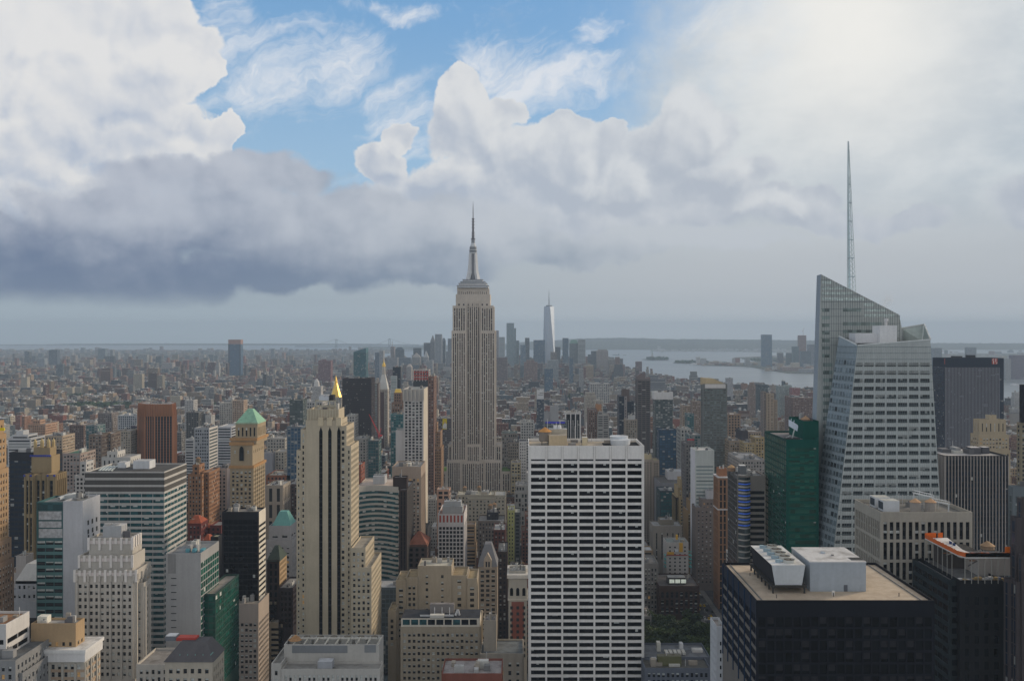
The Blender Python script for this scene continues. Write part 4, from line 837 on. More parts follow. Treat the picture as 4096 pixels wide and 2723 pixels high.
def deck(root, bl, r):
    b = bl[0]; mb = MB(); mb.box(b[0] + .4, b[1] - .4, b[2] - .15, b[2] + 18, b[5] + .02, b[5] + 5.2, (.66, .61, .52), top=(.05, .052, .06)); mb.build('top_storey', None, root)
    for i in range(9):
        a = b[0] + 1.4 + (b[1] - b[0] - 2.8) * i / 9; m2 = MB(); w = (b[1] - b[0] - 2.8) / 9; m2.poly([(a, b[2] - .2, b[5] + 1.2), (a + w - .8, b[2] - .2, b[5] + 1.2), (a + w - .8, b[2] - .2, b[5] + 4.4), (a, b[2] - .2, b[5] + 4.4)]); m2.build('window', [gm('teal' if i in (0, 1, 2, 6) else 'dark')], root)
    z = b[5] + 5.2; y = b[2] + 12
    for i in range(3):
        m2 = MB(); x = X(1738 + 30 * i, 566); m2.box(x - 2, x + 2, 574, 578, z, z + 3.6, (.22, .21, .20)); m2.cyl(x, 576, z + 3.6, z + 4.4, 1.7, (.10, .10, .09)); m2.build('cooling_unit', None, root)
    mb = MB(); mb.box(X(1718, 568), X(1815, 568), 570, 573.5, z, z + 5.5, (.26, .24, .23)); mb.build('plant_wall', None, root)
    mb = MB()
    for i in range(3): mb.bar((X(1738 + 30 * i, 566), 566.5, z), (X(1738 + 30 * i, 566), 566.5, z + 4.6), .22, (.7, .7, .7))
    mb.bar((X(1680, 563), 563, z + .6), (X(1815, 563), 563, z + .6), .45, (.5, .52, .54)); mb.bar((X(1822, 563), 563, z + .6), (X(1832, 564), 564, z + 4), .5, (.6, .6, .6)); mb.bar((X(1832, 564), 564, z + 4), (X(1838, 564), 564, z + .6), .5, (.6, .6, .6)); mb.build('roof_duct', None, root)
    mb = MB(); mb.box(X(1718, 558), X(1774, 558), b[2] + .5, b[2] + 4, z, z + 1.6, (.66, .64, .58)); mb.build('roof_deck', None, root)
BUILD('beige_office_block', "broad beige masonry office block with regular windows, a glazed top storey and a dark roof", 'office building', [(1602, 1922, 2505, 560, 34, None)], S(2.95, 3.72, .55, .5, k='punch', rec=.4, top=3.2, rib=(2, .9, .25)), (.50, .43, .33), roof=(.1, .1, .1), ind=100, eq=0, extra=deck, anchor='the broad beige block with the dark roof')
BUILD('ornate_corner_block', "low ornate beige block with a cluttered mechanical roof next to the white slab's foot", 'building', [(1935, 1985, 2480, 552, 12, None, {'st': BL0, 'roof': (.3, .3, .32)}), (1921, 2094, 2612, 545, 26)], S(4.6, 5, .35, .5, k='punch', top=4, rib=(1, .8, .3)), (.48, .43, .36), roof=(.22, .24, .25), eq=9, ind=20, tanks=0, anchor='the low ornate block by the white slab')
BUILD('brick_block', "red brick block with a white-rimmed grey roof at the bottom edge", 'building', [(1766, 2008, 2692, 470, 22, None, {'cap': (.7, .68, .66)})], S(4, 3.6, .5, .5, k='punch', top=3), (.30, .11, .08), roof=(.47, .43, .42), eq=8)
def gable(root, bl, r):
    b = bl[0]; mb = MB(); x0, x1, y0, y1, z = b[0] - .3, b[1] + .3, b[2] - .3, b[3], b[5] - .3; cx = (x0 + x1) / 2
    mb.prism([(x0, y0), (x1, y0), (x1, y1), (x0, y1)], z, z + 15, (.20, .20, .21), pts2=[(cx - 2.5, y0 + 9), (cx + 2.5, y0 + 9), (cx + 2.5, y1 - 5), (cx - 2.5, y1 - 5)]); mb.build('steep_roof', None, root)
    mb = MB(); mb.prism([(cx - 3, y0 - .4), (cx + 3, y0 - .4), (cx + 3, y0 + 5), (cx - 3, y0 + 5)], z - 1, z + 5, (.46, .38, .30)); mb.prism([(cx - 3, y0 - .4), (cx + 3, y0 - .4), (cx + 3, y0 + 5), (cx - 3, y0 + 5)], z + 5, z + 10, (.46, .38, .30), pts2=[(cx - .2, y0 - .4), (cx + .2, y0 - .4), (cx + .2, y0 + 5), (cx - .2, y0 + 5)]); mb.build('gabled_dormer', None, root)
    for i in range(2): m2 = MB(); m2.box(cx - 1.6 + 2 * i, cx - .4 + 2 * i, y0 - .46, y0 - .42, z, z + 4, (.03, .03, .035)); m2.build('window', None, root)
BUILD('gothic_gabled_tower', "tan gothic tower with a steep slate roof and a pointed central gable", 'tower', [(1913, 1989, 2264, 700, 24, None, {'par': .2})], S(4.7, 3.6, .62, .58, k='punch', rec=.4, top=2), (.46, .38, .30), eq=0, ind=60, extra=gable, anchor='the gabled gothic tower', vis=2560)
def arches(root, bl, r):
    b = bl[1]; n = 3; w = (b[1] - b[0]) / n
    for i in range(n):
        mb = MB(); cx = b[0] + w * (i + .5); z = b[5] - 10; rr = w * .26
        mb.poly([(cx - rr, b[2] - .06, z - 4), (cx + rr, b[2] - .06, z - 4)] + [(cx + rr * math.cos(a), b[2] - .06, z + rr * 1.3 * math.sin(a)) for a in [math.pi * k / 8 for k in range(9)]]); mb.build('arched_window', [gm('black')], root)
    mb = MB(); mb.box(b[0] - 1, b[1] + 1, b[2] - 1, b[3], b[5] - 2.2, b[5] + .1, (.58, .55, .50)); mb.box(b[0] - .5, b[1] + .5, b[2] - .5, b[3], b[5] - 17, b[5] - 16, (.55, .52, .46)); mb.build('cornice', None, root)
    mb = MB(); mb.box(b[0] + 2, b[1] - 2, b[2] - .12, b[2] - .02, 0, b[5] - 18, (.24, .09, .07)); mb.build('brick_panel', None, root)
    for j in range(9):
        for i in range(3): m2 = MB(); cx = b[0] + w * (i + .5); zz = b[5] - 23 - j * 4.0; m2.box(cx - .9, cx + .9, b[2] - .2, b[2] - .14, zz, zz + 2.1, (.04, .045, .05)); m2.build('window', None, root)
BUILD('ornate_tower', "narrow ornate stone and red brick tower with three arched windows beside the white slab", 'tower', [(2036, 2104, 2282, 624, 14, 'n', {'st': PUN, 'roof': (.35, .36, .36)}), (2034, 2108, 2298, 620, 26, None, {'st': BL0})], BL0, (.52, .49, .43), roof=(.3, .3, .3), eq=4, tanks=0, extra=arches, vis=2480, anchor='the ornate arched tower')
BUILD('lime_flats', "apartment block with a lime-green front and dark scaffolded side", 'apartment building', [(2030, 2058, 2040, 900, 24), (2058.3, 2081, 2048, 902, 24, None, {'col': (.12, .13, .13), 'st': S(4, 3.5, .8, .6)})], S(3.4, 3.6, .4, .5, k='punch', bl=.1), (.46, .47, .20), roof=(.5, .5, .45), geo=False, vis=2270, anchor='the lime-green apartment block')
BUILD('unfinished_building', "half-built white and orange concrete frame in front of the spired skyscraper's foot", 'construction site', [(1748, 1798, 1956, 905, 14), (1749, 1770, 2000, 903, 10)], S(6, 4.2, .72, .62, g='dark', bl=0), (.62, .40, .30), roof=(.6, .58, .55), geo=False, eq=4, vis=2070)
BUILD('market_hall', "long low cream-roofed building across the foot of the spired skyscraper", 'building', [(1829, 1976, 1978, 1020, 26, None, {'roof': (.68, .64, .52)}), (1870, 2022, 1992, 1010, 8, None, {'roof': (.6, .57, .48)}), (1977, 2023, 1980, 1015, 30, None, {'roof': (.5, .5, .48)})], S(4, 4, .4, .5), (.45, .41, .33), geo=False, eq=9, vis=2090, tanks=2)
BUILD('brown_corner_block', "dark red-brown brick block behind the gabled gothic tower", 'building', [(1974, 2022, 2118, 820, 30)], PUN, (.14, .055, .045), roof=(.5, .5, .5), geo=False, vis=2200, eq=5)
BUILD('dark_side_street_block', "very dark brick building in the gap beside the gabled gothic tower", 'building', [(1990, 2030, 2205, 735, 36)], PUN, (.07, .05, .045), roof=(.2, .2, .2), geo=False, eq=3, vis=2540)
BUILD('loft_building', "long grey loft building with a black cubic plant room right below the limestone skyscraper", 'loft building', [(1947, 1993, 2048, 895, 20, None, {'col': (.04, .04, .045)}), (1912, 2018, 2082, 885, 30)], PUN, (.20, .17, .15), roof=(.34, .33, .32), geo=False, eq=6, vis=2180, tanks=2)
BUILD('cream_loft', "cream loft building with a dark plant room, below the green roof terrace", 'loft building', [(2044, 2083, 1850, 1225, 30)], S(3.6, 4.2, .66, .6), (.47, .40, .26), geo=False, eq=4, vis=1960)
BUILD('grey_loft', "grey loft building with tall windows left of the white slab's top", 'loft building', [(2062, 2112, 1940, 1070, 30), (2058, 2112, 1968, 1060, 8)], S(3.6, 5, .6, .7), (.36, .35, .33), geo=False, eq=6, vis=2030)
BUILD('lace_topped_loft', "brown loft building with a row of arched top windows beyond the green terrace", 'loft building', [(2006, 2070, 1732, 1385, 40)], S(3, 5, .5, .6), (.33, .30, .27), roof=(.12, .17, .16), geo=False, eq=5, vis=1775)
BUILD('corner_loft', "stone loft building with a white annex between the spired skyscraper and the white slab", 'loft building', [(2030, 2076, 1768, 1270, 30), (2076.3, 2106, 1764, 1270, 30, None, {'col': WHITE})], S(3, 4, .5, .5), (.30, .26, .22), roof=(.1, .1, .1), geo=False, eq=6, vis=1810)
BUILD('white_loft', "white loft building with even windows left of the white slab's water tank", 'loft building', [(2082, 2136, 1686, 1480, 36)], S(4, 4.4, .55, .5), (.62, .61, .58), roof=(.2, .2, .2), geo=False, eq=4, vis=1740)
BUILD('billboard_building', "white-topped dark building carrying a large blank-looking white billboard", 'building', [(2148, 2175, 1560, 2200, 24, None, {'st': BL0, 'col': (.8, .8, .8)}), (2147, 2176, 1596, 2199.5, 26, None)], S(3, 4, .8, .7, g='navy'), (.10, .12, .15), geo=False, eq=3, vis=1640, anchor='the white billboard building')
mb = MB()
for (a, b, y) in ((2158.5, 2172.5, 1571.5), (2151.5, 2172.5, 1579)):
    x = a
    while x < b: mb.box(X(x, 2199.9), X(x + 1.1, 2199.9), 2199.6, 2199.9, Z(y + 1.2, 2200), Z(y - 1.2, 2200), (.03, .03, .03)); x += 1.5
tag(mb.build('billboard_lettering', None), "two dark lines of lettering on the white billboard", 'sign')
BUILD('glass_office', "grey glass office block with a blue light band and a tall metal plant box", 'office building', [(2201, 2234, 1624, 1300, 16, None, {'st': BL0, 'col': (.42, .43, .45)}), (2177, 2200.6, 1648, 1302, 14, None, {'st': BL0, 'col': (.40, .41, .43)}), (2176, 2267, 1684, 1290, 34, None)], S(2.4, 4, .88, .7, g='grey', bl=.1), (.25, .28, .30), roof=(.4, .4, .4), geo=False, vis=1745, eq=2, anchor='the glass office with the blue light band')
mb = MB(); mb.box(X(2182, 1289.5), X(2260, 1289.5), 1289.4, 1289.8, Z(1693, 1289), Z(1686, 1289), m=0); o = mb.build('light_band', [flat('blue_led', (.04, .04, .4), .5, emit=(.12, .10, 1, .07))]); tag(o, "blue-violet light band across the top of the grey glass office", 'light strip')
BUILD('column_office', "black glass office with tall white columns under a broad white roof slab", 'office building', [(2258, 2324, 1648, 1332, 26, 1656, {'st': BL0, 'col': (.74, .72, .70), 'roof': (.58, .55, .5)}), (2261, 2322, 1655, 1334, 24, None)], S(3.4, 4.2, .9, .75, g='black', bl=.1), (.05, .05, .055), geo=False, eq=8, vis=1745, anchor='the black office with white columns',
      extra=lambda root, bl, r: [(lambda m: (m.box(X(fx - w, 1331.8), X(fx + w, 1331.8), 1331.4, 1333, 0, Z(y, 1332), (.74, .72, .71)), m.build('column', None, root)))(MB()) for fx, w, y in ((2262, 3, 1654), (2283, 2, 1654), (2302, 2, 1654), (2321, 2.6, 1654), (2273, .8, 1680), (2292, .8, 1680), (2311, .8, 1680))])
BUILD('orange_capped_tower', "brown brick apartment tower topped by an orange brick tank house", 'apartment building', [(2385, 2406, 1618, 1420, 18, None, {'st': BL0, 'col': (.50, .27, .14)}), (2353, 2388, 1637, 1402, 26)], PUN, (.25, .17, .14), geo=False, eq=3, vis=1748)
BUILD('balcony_tower', "grey concrete apartment tower with rounded balconies beside the brown one", 'apartment building', [(2392, 2412, 1645, 1410, 16), (2389, 2436, 1658, 1400, 24)], S(8, 3.3, .8, .45, bl=.2), (.45, .44, .42), geo=False, eq=3, vis=1748)
BUILD('blue_brown_tower', "dark blue glass tower with a plain brown top block", 'tower', [(2490, 2518, 1557, 1556, 18, None, {'st': BL0, 'col': (.20, .16, .15)}), (2476, 2497, 1584, 1550, 30), (2497.3, 2508, 1585, 1550.5, 24, None, {'col': (.45, .42, .42), 'st': S(4, 5, .4, .5)}), (2508.3, 2536, 1605, 1551, 26)], S(3, 3.4, .9, .7, g='navy', bl=.15), (.07, .085, .11), geo=False, eq=3, vis=1745, anchor='the brown-topped blue glass tower')
BUILD('tan_tank_building', "tan apartment building with a big white rooftop tank house before the blue glass tower", 'apartment building', [(2515, 2540, 1662, 1405, 12, None, {'st': BL0, 'col': (.6, .6, .6)}), (2502, 2549, 1678, 1400, 24)], PUN, (.38, .33, .27), geo=False, eq=4, vis=1755)
def slant(root, bl, r):
    b = bl[0]; mb = MB(); z = b[5] - .5; x0, x1 = b[0], b[1]; c = (.20, .17, .17)
    for (a, e, h) in ((x0, x0 + (x1 - x0) * .38, 11), (x0 + (x1 - x0) * .38, x0 + (x1 - x0) * .62, 13), (x0 + (x1 - x0) * .62, x1, 4)):
        mb.poly([(a, b[2] + 2, z), (e, b[2] + 2, z), (e, b[2] + 2, z + h), (a, b[2] + 2, z + h * .55)], c); mb.poly([(e, b[2] + 2, z), (e, b[3] - 2, z), (e, b[3] - 2, z + h), (e, b[2] + 2, z + h)], c); mb.poly([(a, b[2] + 2, z + h * .55), (e, b[2] + 2, z + h), (e, b[3] - 2, z + h), (a, b[3] - 2, z + h * .55)], c); mb.poly([(a, b[3] - 2, z), (a, b[2] + 2, z), (a, b[2] + 2, z + h * .55), (a, b[3] - 2, z + h * .55)], c); mb.poly([(e, b[3] - 2, z), (a, b[3] - 2, z), (a, b[3] - 2, z + h * .55), (e, b[3] - 2, z + h)], c)
    mb.build('slanted_crown', None, root)
BUILD('dark_slender_tower', "slender dark grey brick tower with a jagged slanted top and wide floor bands", 'tower', [(2549, 2602, 1518, 1500, 26)], S(7, 3.3, .84, .55, g='dark', bl=.1, top=2), (.17, .155, .155), geo=False, eq=0, extra=slant, vis=1775, anchor='the slender dark tower with the jagged top')
BUILD('white_capped_tower', "grey glass tower with a blank white cap, standing behind a deep blue glass block", 'tower', [(2617, 2692, 1568, 1260, 24, 'n', {'st': BL0, 'col': (.80, .79, .78), 'roof': (.6, .6, .6)}), (2621, 2691, 1592, 1262, 24, None)], S(3.2, 3.3, .82, .72, g='grey', bl=.5), (.12, .15, .155), geo=False, eq=5, vis=1800, anchor='the white-capped glass tower')
BUILD('blue_glass_block', "deep blue glass block at the foot of the white-capped tower", 'tower', [(2636, 2706, 1718, 1235, 22)], S(3.4, 3.3, .86, .76, g='blue', bl=.18), (.05, .085, .13), roof=(.2, .25, .3), geo=False, eq=3, vis=1890)
def slope(root, bl, r):
    b = bl[0]; mb = MB(); x0, x1, y0, y1 = X(2805, 1156), X(2896, 1156), 1152, 1162; z = b[5] - 1; z1, z2 = Z(1510, 1155), Z(1534, 1155); c = (.50, .40, .25); m = x0 + (x1 - x0) * .5
    P = [(x0, z), (x1, z), (x1, z2), (m, z1 - 1.0), (x0, z1)]
    mb.poly([(x, y0, q) for x, q in P], c); mb.poly([(x, y1, q) for x, q in reversed(P)], c)
    for i in range(5): (a, p), (e, q) = P[i], P[(i + 1) % 5]; mb.poly([(a, y0, p), (a, y1, p), (e, y1, q), (e, y0, q)][::-1], c)
    mb.build('sloped_crown', None, root)
    mb = MB(); mb.box(X(2820, 1149.6), X(2902, 1149.6), 1149.3, 1150, Z(1552, 1150), Z(1536, 1150), (.62, .60, .58)); mb.build('white_band', None, root)
BUILD('checkered_tower', "tall apartment tower with a greenish checkered balcony front and a sloped tan crown", 'apartment building', [(2811, 2909, 1535, 1150, 13, None)], S(4.2, 3.1, .84, .62, k='shade', g='pale', rec=.9, top=6.5), (.22, .235, .23), roof=(.4, .37, .3), geo=True, eq=0, ind=90, extra=slope, vis=1870, anchor='the checkered balcony tower')
BUILD('white_banded_office', "white office block with pale green window bands and a blank grey top", 'office building', [(2781, 2857, 1800, 950, 27)], S(60, 3.7, .97, .42, g='pale', bl=.1, top=15, side=BL0, sidecol=(.66, .66, .68)), (.62, .66, .63), roof=(.7, .68, .66), geo=False, eq=4, vis=2000, anchor='the white pale-green-banded office')
BUILD('red_sign_building', "dark grey tower with small columns under a red rooftop sign", 'building', [(2752, 2778, 1762, 1010, 14), (2740, 2781, 1772, 1005, 24)], PUN, (.20, .19, .19), geo=False, eq=2, vis=1870)
mb = MB(); mb.box(X(2749, 1004), X(2777, 1004), 1003.6, 1004, Z(1760, 1004), Z(1755, 1004), (.42, .02, .035)); tag(mb.build('rooftop_sign', None), "small red rooftop sign on the dark grey columned tower", 'sign')
BUILD('balcony_flats', "beige apartment tower with a grid of dark balconies against the white slab's edge", 'apartment building', [(2577, 2606, 1818, 1157, 14, None, {'st': BL0, 'col': (.6, .5, .32)}), (2560, 2612, 1836, 1150, 26), (2612.2, 2637, 1840, 1151, 24, None, {'st': S(2.2, 3.0, .62, .62, k='dark', top=3, rec=.8)})], S(3.2, 3.0, .5, .5, k='dark', g='dark', top=3, rec=.4), (.44, .37, .30), roof=(.50, .45, .28), eq=5, ind=60, vis=2180, anchor='the beige balcony flats')
BUILD('tan_stepped_tower', "tan brick ziggurat-like tower with a blank square top storey", 'tower', [(2744, 2806, 1873, 1027, 14, None, {'st': S(9, 9, .1, .25, k='dark', top=5)}), (2722, 2824, 1916, 1024, 22, None), (2712, 2730, 1950, 1023, 24), (2712, 2832, 1948, 1022.5, 26), (2704, 2716, 1990, 1021, 26), (2704, 2836, 1986, 1021, 27)], S(3.3, 3.6, .42, .5, k='punch', top=2.4), (.52, .40, .23), roof=(.5, .42, .28), eq=3, ind=60, vis=2110, anchor='the tan ziggurat-like tower')
BUILD('ribbed_tan_tower', "narrow tan tower with vertical ribs and small setbacks in front of the ziggurat-like tower", 'tower', [(2769, 2805, 1976, 988, 14, 'n'), (2758, 2806, 2000, 986, 18, 'n'), (2748, 2806, 2040, 985, 22)], S(2.6, 40, .45, .95, k='strip', top=3, rib=(1, .6, .4)), (.42, .30, .17), eq=2, vis=2300)
BUILD('grey_stepped_tower', "grey-brown stepped masonry tower with a white penthouse", 'tower', [(2828, 2856, 1962, 938, 10, None, {'st': BL0, 'col': (.58, .58, .60)}), (2806, 2856, 1995, 935, 18, None), (2796, 2808, 2030, 934, 20), (2783, 2854, 2028, 933, 22)], S(3.6, 3.7, .4, .45, k='punch', top=3), (.25, .21, .19), roof=(.4, .4, .42), eq=2, ind=60, vis=2300, anchor='the grey-brown stepped tower')
def trims(root, bl, r):
    for y in (1908, 2036):
        for b in bl[1:2]: mb = MB(); mb.box(b[0] - .35, b[1] + .35, b[2] - .35, b[3] + .2, Z(y + 3, b[2]), Z(y - 1, b[2]), (.62, .60, .60)); mb.build('white_trim', None, root)
BUILD('brown_brick_tower', "tall brown brick tower with two dark glass strips and thin white trim lines", 'tower', [(2876, 2908, 1874, 874, 12, 'n', {'st': BL0, 'col': (.42, .20, .11)}), (2872.2, 2911, 1910, 870, 21, None)], S(4.6, 6.8, .55, .86, k='dark', g='dark', top=1.6, rec=.5), (.34, .19, .11), roof=(.5, .5, .52), eq=3, ind=60, extra=trims, vis=2420, anchor='the brown brick tower with white trim')
def blue_lights(root, bl, r):
    for i in range(8):
        mb = MB(); n = 8; z = Z(1932 + 23.5 * i, 596)
        for k in range(n):
            a0, a1 = k / n, (k + 1) / n; p = lambda a: (X(2950 + 48 * a, 597), 597 - 5 * math.sin(math.pi * (.15 + .7 * a)))
            mb.poly([(*p(a0), z - .38), (*p(a1), z - .38), (*p(a1), z + .38), (*p(a0), z + .38)])
        mb.build('blue_light_band', [flat('blue_glow', (.05, .12, .5), .5, emit=(.06, .2, 1, .14))], root)
    mb = MB(); mg = MB(); n = 8; p = lambda a, d=0: (X(2950 + 48 * a, 597), 597.3 - 5 * math.sin(math.pi * (.15 + .7 * a)) - d)
    for k in range(n):
        a0, a1 = k / n, (k + 1) / n; mg.poly([(*p(a0), 0), (*p(a1), 0), (*p(a1), Z(1905, 597)), (*p(a0), Z(1905, 597))])
        for i in range(22): z = Z(1908 + 23.5 * i, 596) + 1.9; mb.poly([(*p(a0, .1), z - .5), (*p(a1, .1), z - .5), (*p(a1, .1), z + .4), (*p(a0, .1), z + .4)], (.42, .40, .38))
    mg.build('curved_glazing', [gm('grey')], root); mb.build('floor_edge', None, root)
    mb = MB(); mb.box(X(2960, 608), X(2985, 608), 608, 614, bl[0][5] - 1, Z(1862, 608), (.18, .19, .2), top=(.6, .6, .6)); mb.build('bulkhead', None, root); tank(root, X(2925, 612), 612, bl[0][5] - 1, 2.6, 2.2, (.3, .2, .14), (.52, .33, .18))
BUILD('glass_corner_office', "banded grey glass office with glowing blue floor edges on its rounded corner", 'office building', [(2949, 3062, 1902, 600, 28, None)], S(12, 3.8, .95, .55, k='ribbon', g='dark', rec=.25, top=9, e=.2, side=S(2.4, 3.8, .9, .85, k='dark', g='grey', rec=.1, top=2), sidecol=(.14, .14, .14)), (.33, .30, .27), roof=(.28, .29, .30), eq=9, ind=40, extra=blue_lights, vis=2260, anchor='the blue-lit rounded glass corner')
# ================================================================ green glass tower
def green_sign(root, bl, r):
    mb = MB(); z = bl[1][5] - 1; x, y = X(3168, 572), 572
    mb.box(x - 4.5, x + 4.5, y - 1.5, y + 1.5, z, z + .5, (.04, .04, .04)); mb.bar((x, y, z), (x + 1.5, y, z + 6), .3, (.5, .55, .52)); mb.bar((x - 4, y + 2, z), (x - 1, y, z + 2), .25, (.5, .5, .5)); mb.build('sign_mast', None, root)
    mb = MB(); a = [(-2.9, 12.0), (2.5, 8.8), (2.9, 7.6), (2.3, 4.7), (-2.9, 8.0)]
    mb.poly([(x + .8 + u, y - .4, z + w) for u, w in a], (.62, .70, .80)); mb.poly([(x + .8 + u, y + .2, z + w) for u, w in reversed(a)], (.62, .70, .80))
    for i in range(5): (u, w), (u2, w2) = a[i], a[(i + 1) % 5]; mb.poly([(x + .8 + u, y - .4, z + w), (x + .8 + u, y + .2, z + w), (x + .8 + u2, y + .2, z + w2), (x + .8 + u2, y - .4, z + w2)], (.62, .70, .80))
    for u, w in ((-1.4, 11.2), (.3, 10.2)): mb.bar((x + .8 + u, y, z + w), (x + .8 + u + .2, y, z + w + 1.3), .2, (.62, .70, .80))
    mb.build('sign_panel', None, root)
    tank(root, X(3222, 577), 577, bl[0][5] - 4.5, 3.0, 2.4, (.3, .22, .16), (.50, .32, .20))
GG = S(14, 3.72, .93, .62, k='ribbon', g='green', rec=.15, top=4.5, e=1.0, sc=(.003, .085, .066))
BUILD('green_glass_tower', "emerald green glass office tower with dark window bands and a roof sign on a mast", 'office tower', [(3213, 3275, 1683, 570, 30, None, {'st': BL0, 'col': (.006, .10, .075), 'par': 2.5, 'roof': (.08, .07, .06)}), (3145, 3275, 1757, 560, 50)], dict(GG, side=S(4.0, 3.72, .88, .75, k='dark', g='green', rec=.1, top=1, e=.3), sidecol=(.03, .07, .06)), (.004, .095, .075), roof=(.30, .28, .28), ind=100, eq=5, extra=green_sign, vis=2240, anchor='the emerald green glass tower')
# ================================================================ faceted glass tower with the tall mast
def faceted():
    root = empty('faceted_glass_tower', "faceted pale glass skyscraper with a slanted crystalline top and tall lattice mast", 'skyscraper', X(3500, 565), 565)
    p3 = lambda fx, fy, Y: Vector((X(fx, Y), Y, Z(fy, Y)))
    A, B, Cc, Dd = p3(3356, 1344, 574), p3(3430, 1380, 548), p3(3721, 1358, 548), p3(3697, 1296, 582)
    A0, B0, C0, D0 = p3(3118, 3000, 576), p3(3229, 3090, 548), p3(3827, 3090, 548), p3(3800, 2990, 590)
    E, E0 = p3(3606, 1330, 590), p3(3650, 2980, 600)
    skin = (.43, .465, .465); mb = MB()
    def quad(a, b, c, d, col=skin, m=0): mb.poly([tuple(a), tuple(b), tuple(c), tuple(d)], col, m)
    quad(B0, C0, Cc, B); quad(C0, D0, Dd, Cc)
    for k in range(60): a, b = k / 60, (k + 1) / 60; quad(A0.lerp(A, a), B0.lerp(B, a), B0.lerp(B, b), A0.lerp(A, b), (.33, .395, .44))
    Bk = p3(3356, 1360, 600); Bk0 = p3(3200, 2900, 602); quad(D0, Bk0, Bk, Dd); quad(Bk0, A0, A, Bk)
    mb.build('wall', None, root)
    mb = MB(); mb.poly([tuple(p3(3432, 1385, 548.6)), tuple(p3(3719, 1368, 548.6)), tuple(p3(3690, 1364, 581)), tuple(p3(3362, 1364, 581))], (.09, .09, .09)); mb.build('roof', None, root)
    mats = [glassmat('glass_bay', (.022, .026, .03)), BLIND, flat('mullion', (.15, .19, .20), .5), LIT, flat('shade_grey', (.24, .255, .25), .7), glassmat('glass_facet', (.15, .19, .215), .2, .1, .4)]  # facet glass is lighter: sky reflection put into its colour
    r = random.Random(21); nind = 0
    Bn = (C0 - B0).cross(B - B0).normalized(); Bn = Bn if Bn.y < 0 else -Bn
    rest = MB()
    def face(O0, O1, T0, T1, z, z2, u0, u1, d, tgt, m):
        def pt(u, zz): 
            k0 = (zz - O0.z) / (T0.z - O0.z); k1 = (zz - O1.z) / (T1.z - O1.z)
            a = O0.lerp(T0, k0); b = O1.lerp(T1, k1); return a.lerp(b, u)
        n = (O1 - O0).cross(T0 - O0).normalized(); n = n if n.y < 0 else -n
        tgt.poly([tuple(pt(u, zz) + n * d) for u, zz in ((u0, z), (u1, z), (u1, z2), (u0, z2))], m=m)
    def xat(k, a, b, z): q = a.lerp(b, (z - a.z) / (b.z - a.z)); return q.x
    z = Z(1450, 548); row = 0; zend = Z(2230, 548); p = 6.62; xoff = X(3721, 548)
    while z > zend:
        h = 2.35; xl, xr = xat(0, B0, B, z - h / 2) + .6, xat(0, C0, Cc, z - h / 2) - .6
        x = xoff + 2 * p + .7 - 20 * p
        while x < xr:
            a, b = max(x, xl), min(x + p - 1.1, xr)
            if b - a > 1.0:
                u0, u1 = (a - xl + .6) / (xr - xl + 1.2), (b - xl + .6) / (xr - xl + 1.2); tgt = MB() if nind < 100 else rest
                face(B0, C0, B, Cc, z - h, z, u0, u1, .06, tgt, 0); nb = max(1, round((b - a) / 1.38)); t4 = r.random()
                for k in range(nb):
                    q0 = u0 + (u1 - u0) * k / nb; q1 = u0 + (u1 - u0) * (k + 1) / nb
                    if row < 2 or t4 < .07 or r.random() < .07: face(B0, C0, B, Cc, z - h * (r.choice((.4, .8, 1)) if row > 1 else .82), z, q0, q1, .09, tgt, 4)
                    if k: face(B0, C0, B, Cc, z - h, z, q0 - .0012, q0 + .0012, .12, tgt, 2)
                if tgt is not rest: tgt.build('window', mats, root); nind += 1
            x += p
        z -= 4.75; row += 1
    # left facet: slim windows in pale blue-white bands
    z = Z(1440, 560)
    while z > Z(2230, 560):
        for k in range(7):
            if r.random() < .97: face(A0, B0, A, B, z - 2.6, z, (k + .16) / 7, (k + .88) / 7, .16, rest, 5 if r.random() < .93 else 0)
        z -= 4.75
    tag(rest.build('window', mats, root), None, kind='stuff')
    mg = MB()
    for i in range(43): u = i / 42; face(B0, C0, B, Cc, Z(2230, 548), Z(1384, 548) if i < 40 else Z(1384, 548), u - .0008, u + .0008, .10, mg, 0)
    for i in range(15): u = i / 14; face(A0, B0, A, B, Z(2230, 560), Z(1382, 560), u - .004, u + .004, .22, mg, 0)
    zz = Z(1388, 548)
    while zz > Z(2230, 548): face(B0, C0, B, Cc, zz - .12, zz + .12, 0, 1, .09, mg, 0); face(A0, B0, A, B, zz - .12, zz + .12, 0, 1, .21, mg, 0); zz -= 4.75 if zz < Z(1445, 548) else 3.6
    tag(mg.build('mullion_grid', [mats[2]], root), None, kind='stuff')
    # tall rear slab with its slanted top
    mb = MB(); Y, Yb = 584.0, 597.0
    pr = [(3224, 3000), (3284, 1097), (3596, 1258), (3606, 1306), (3660, 3000)]
    fr = [p3(a, b, Y) for a, b in pr]; bk = [Vector((q.x + (1.5 if i < 2 else -1.5), Yb, q.z)) for i, q in enumerate(fr)]
    mb.poly([tuple(q) for q in (fr[0], fr[4], fr[3], fr[2], fr[1])], (.42, .45, .44)); mb.poly([tuple(q) for q in (bk[0], bk[1], bk[2], bk[3], bk[4])], skin)
    for i in range(5): j = (i + 1) % 5; mb.poly([tuple(fr[i]), tuple(fr[j]), tuple(bk[j]), tuple(bk[i])], (.32, .37, .42) if i == 0 else (.4, .43, .43))
    mb.build('rear_slab', None, root)
    m2 = MB(); pm = [glassmat('glass_haze', (.20, .25, .24)), flat('pane_pale', (.52, .60, .58), .25), mats[2]]
    def pn(f0, f1, y0, y1, m): m2.poly([(X(f0, Y), Y - .07, Z(y1, Y)), (X(f1, Y), Y - .07, Z(y1, Y)), (X(f1, Y), Y - .07, Z(y0, Y)), (X(f0, Y), Y - .07, Z(y0, Y))], m=m)
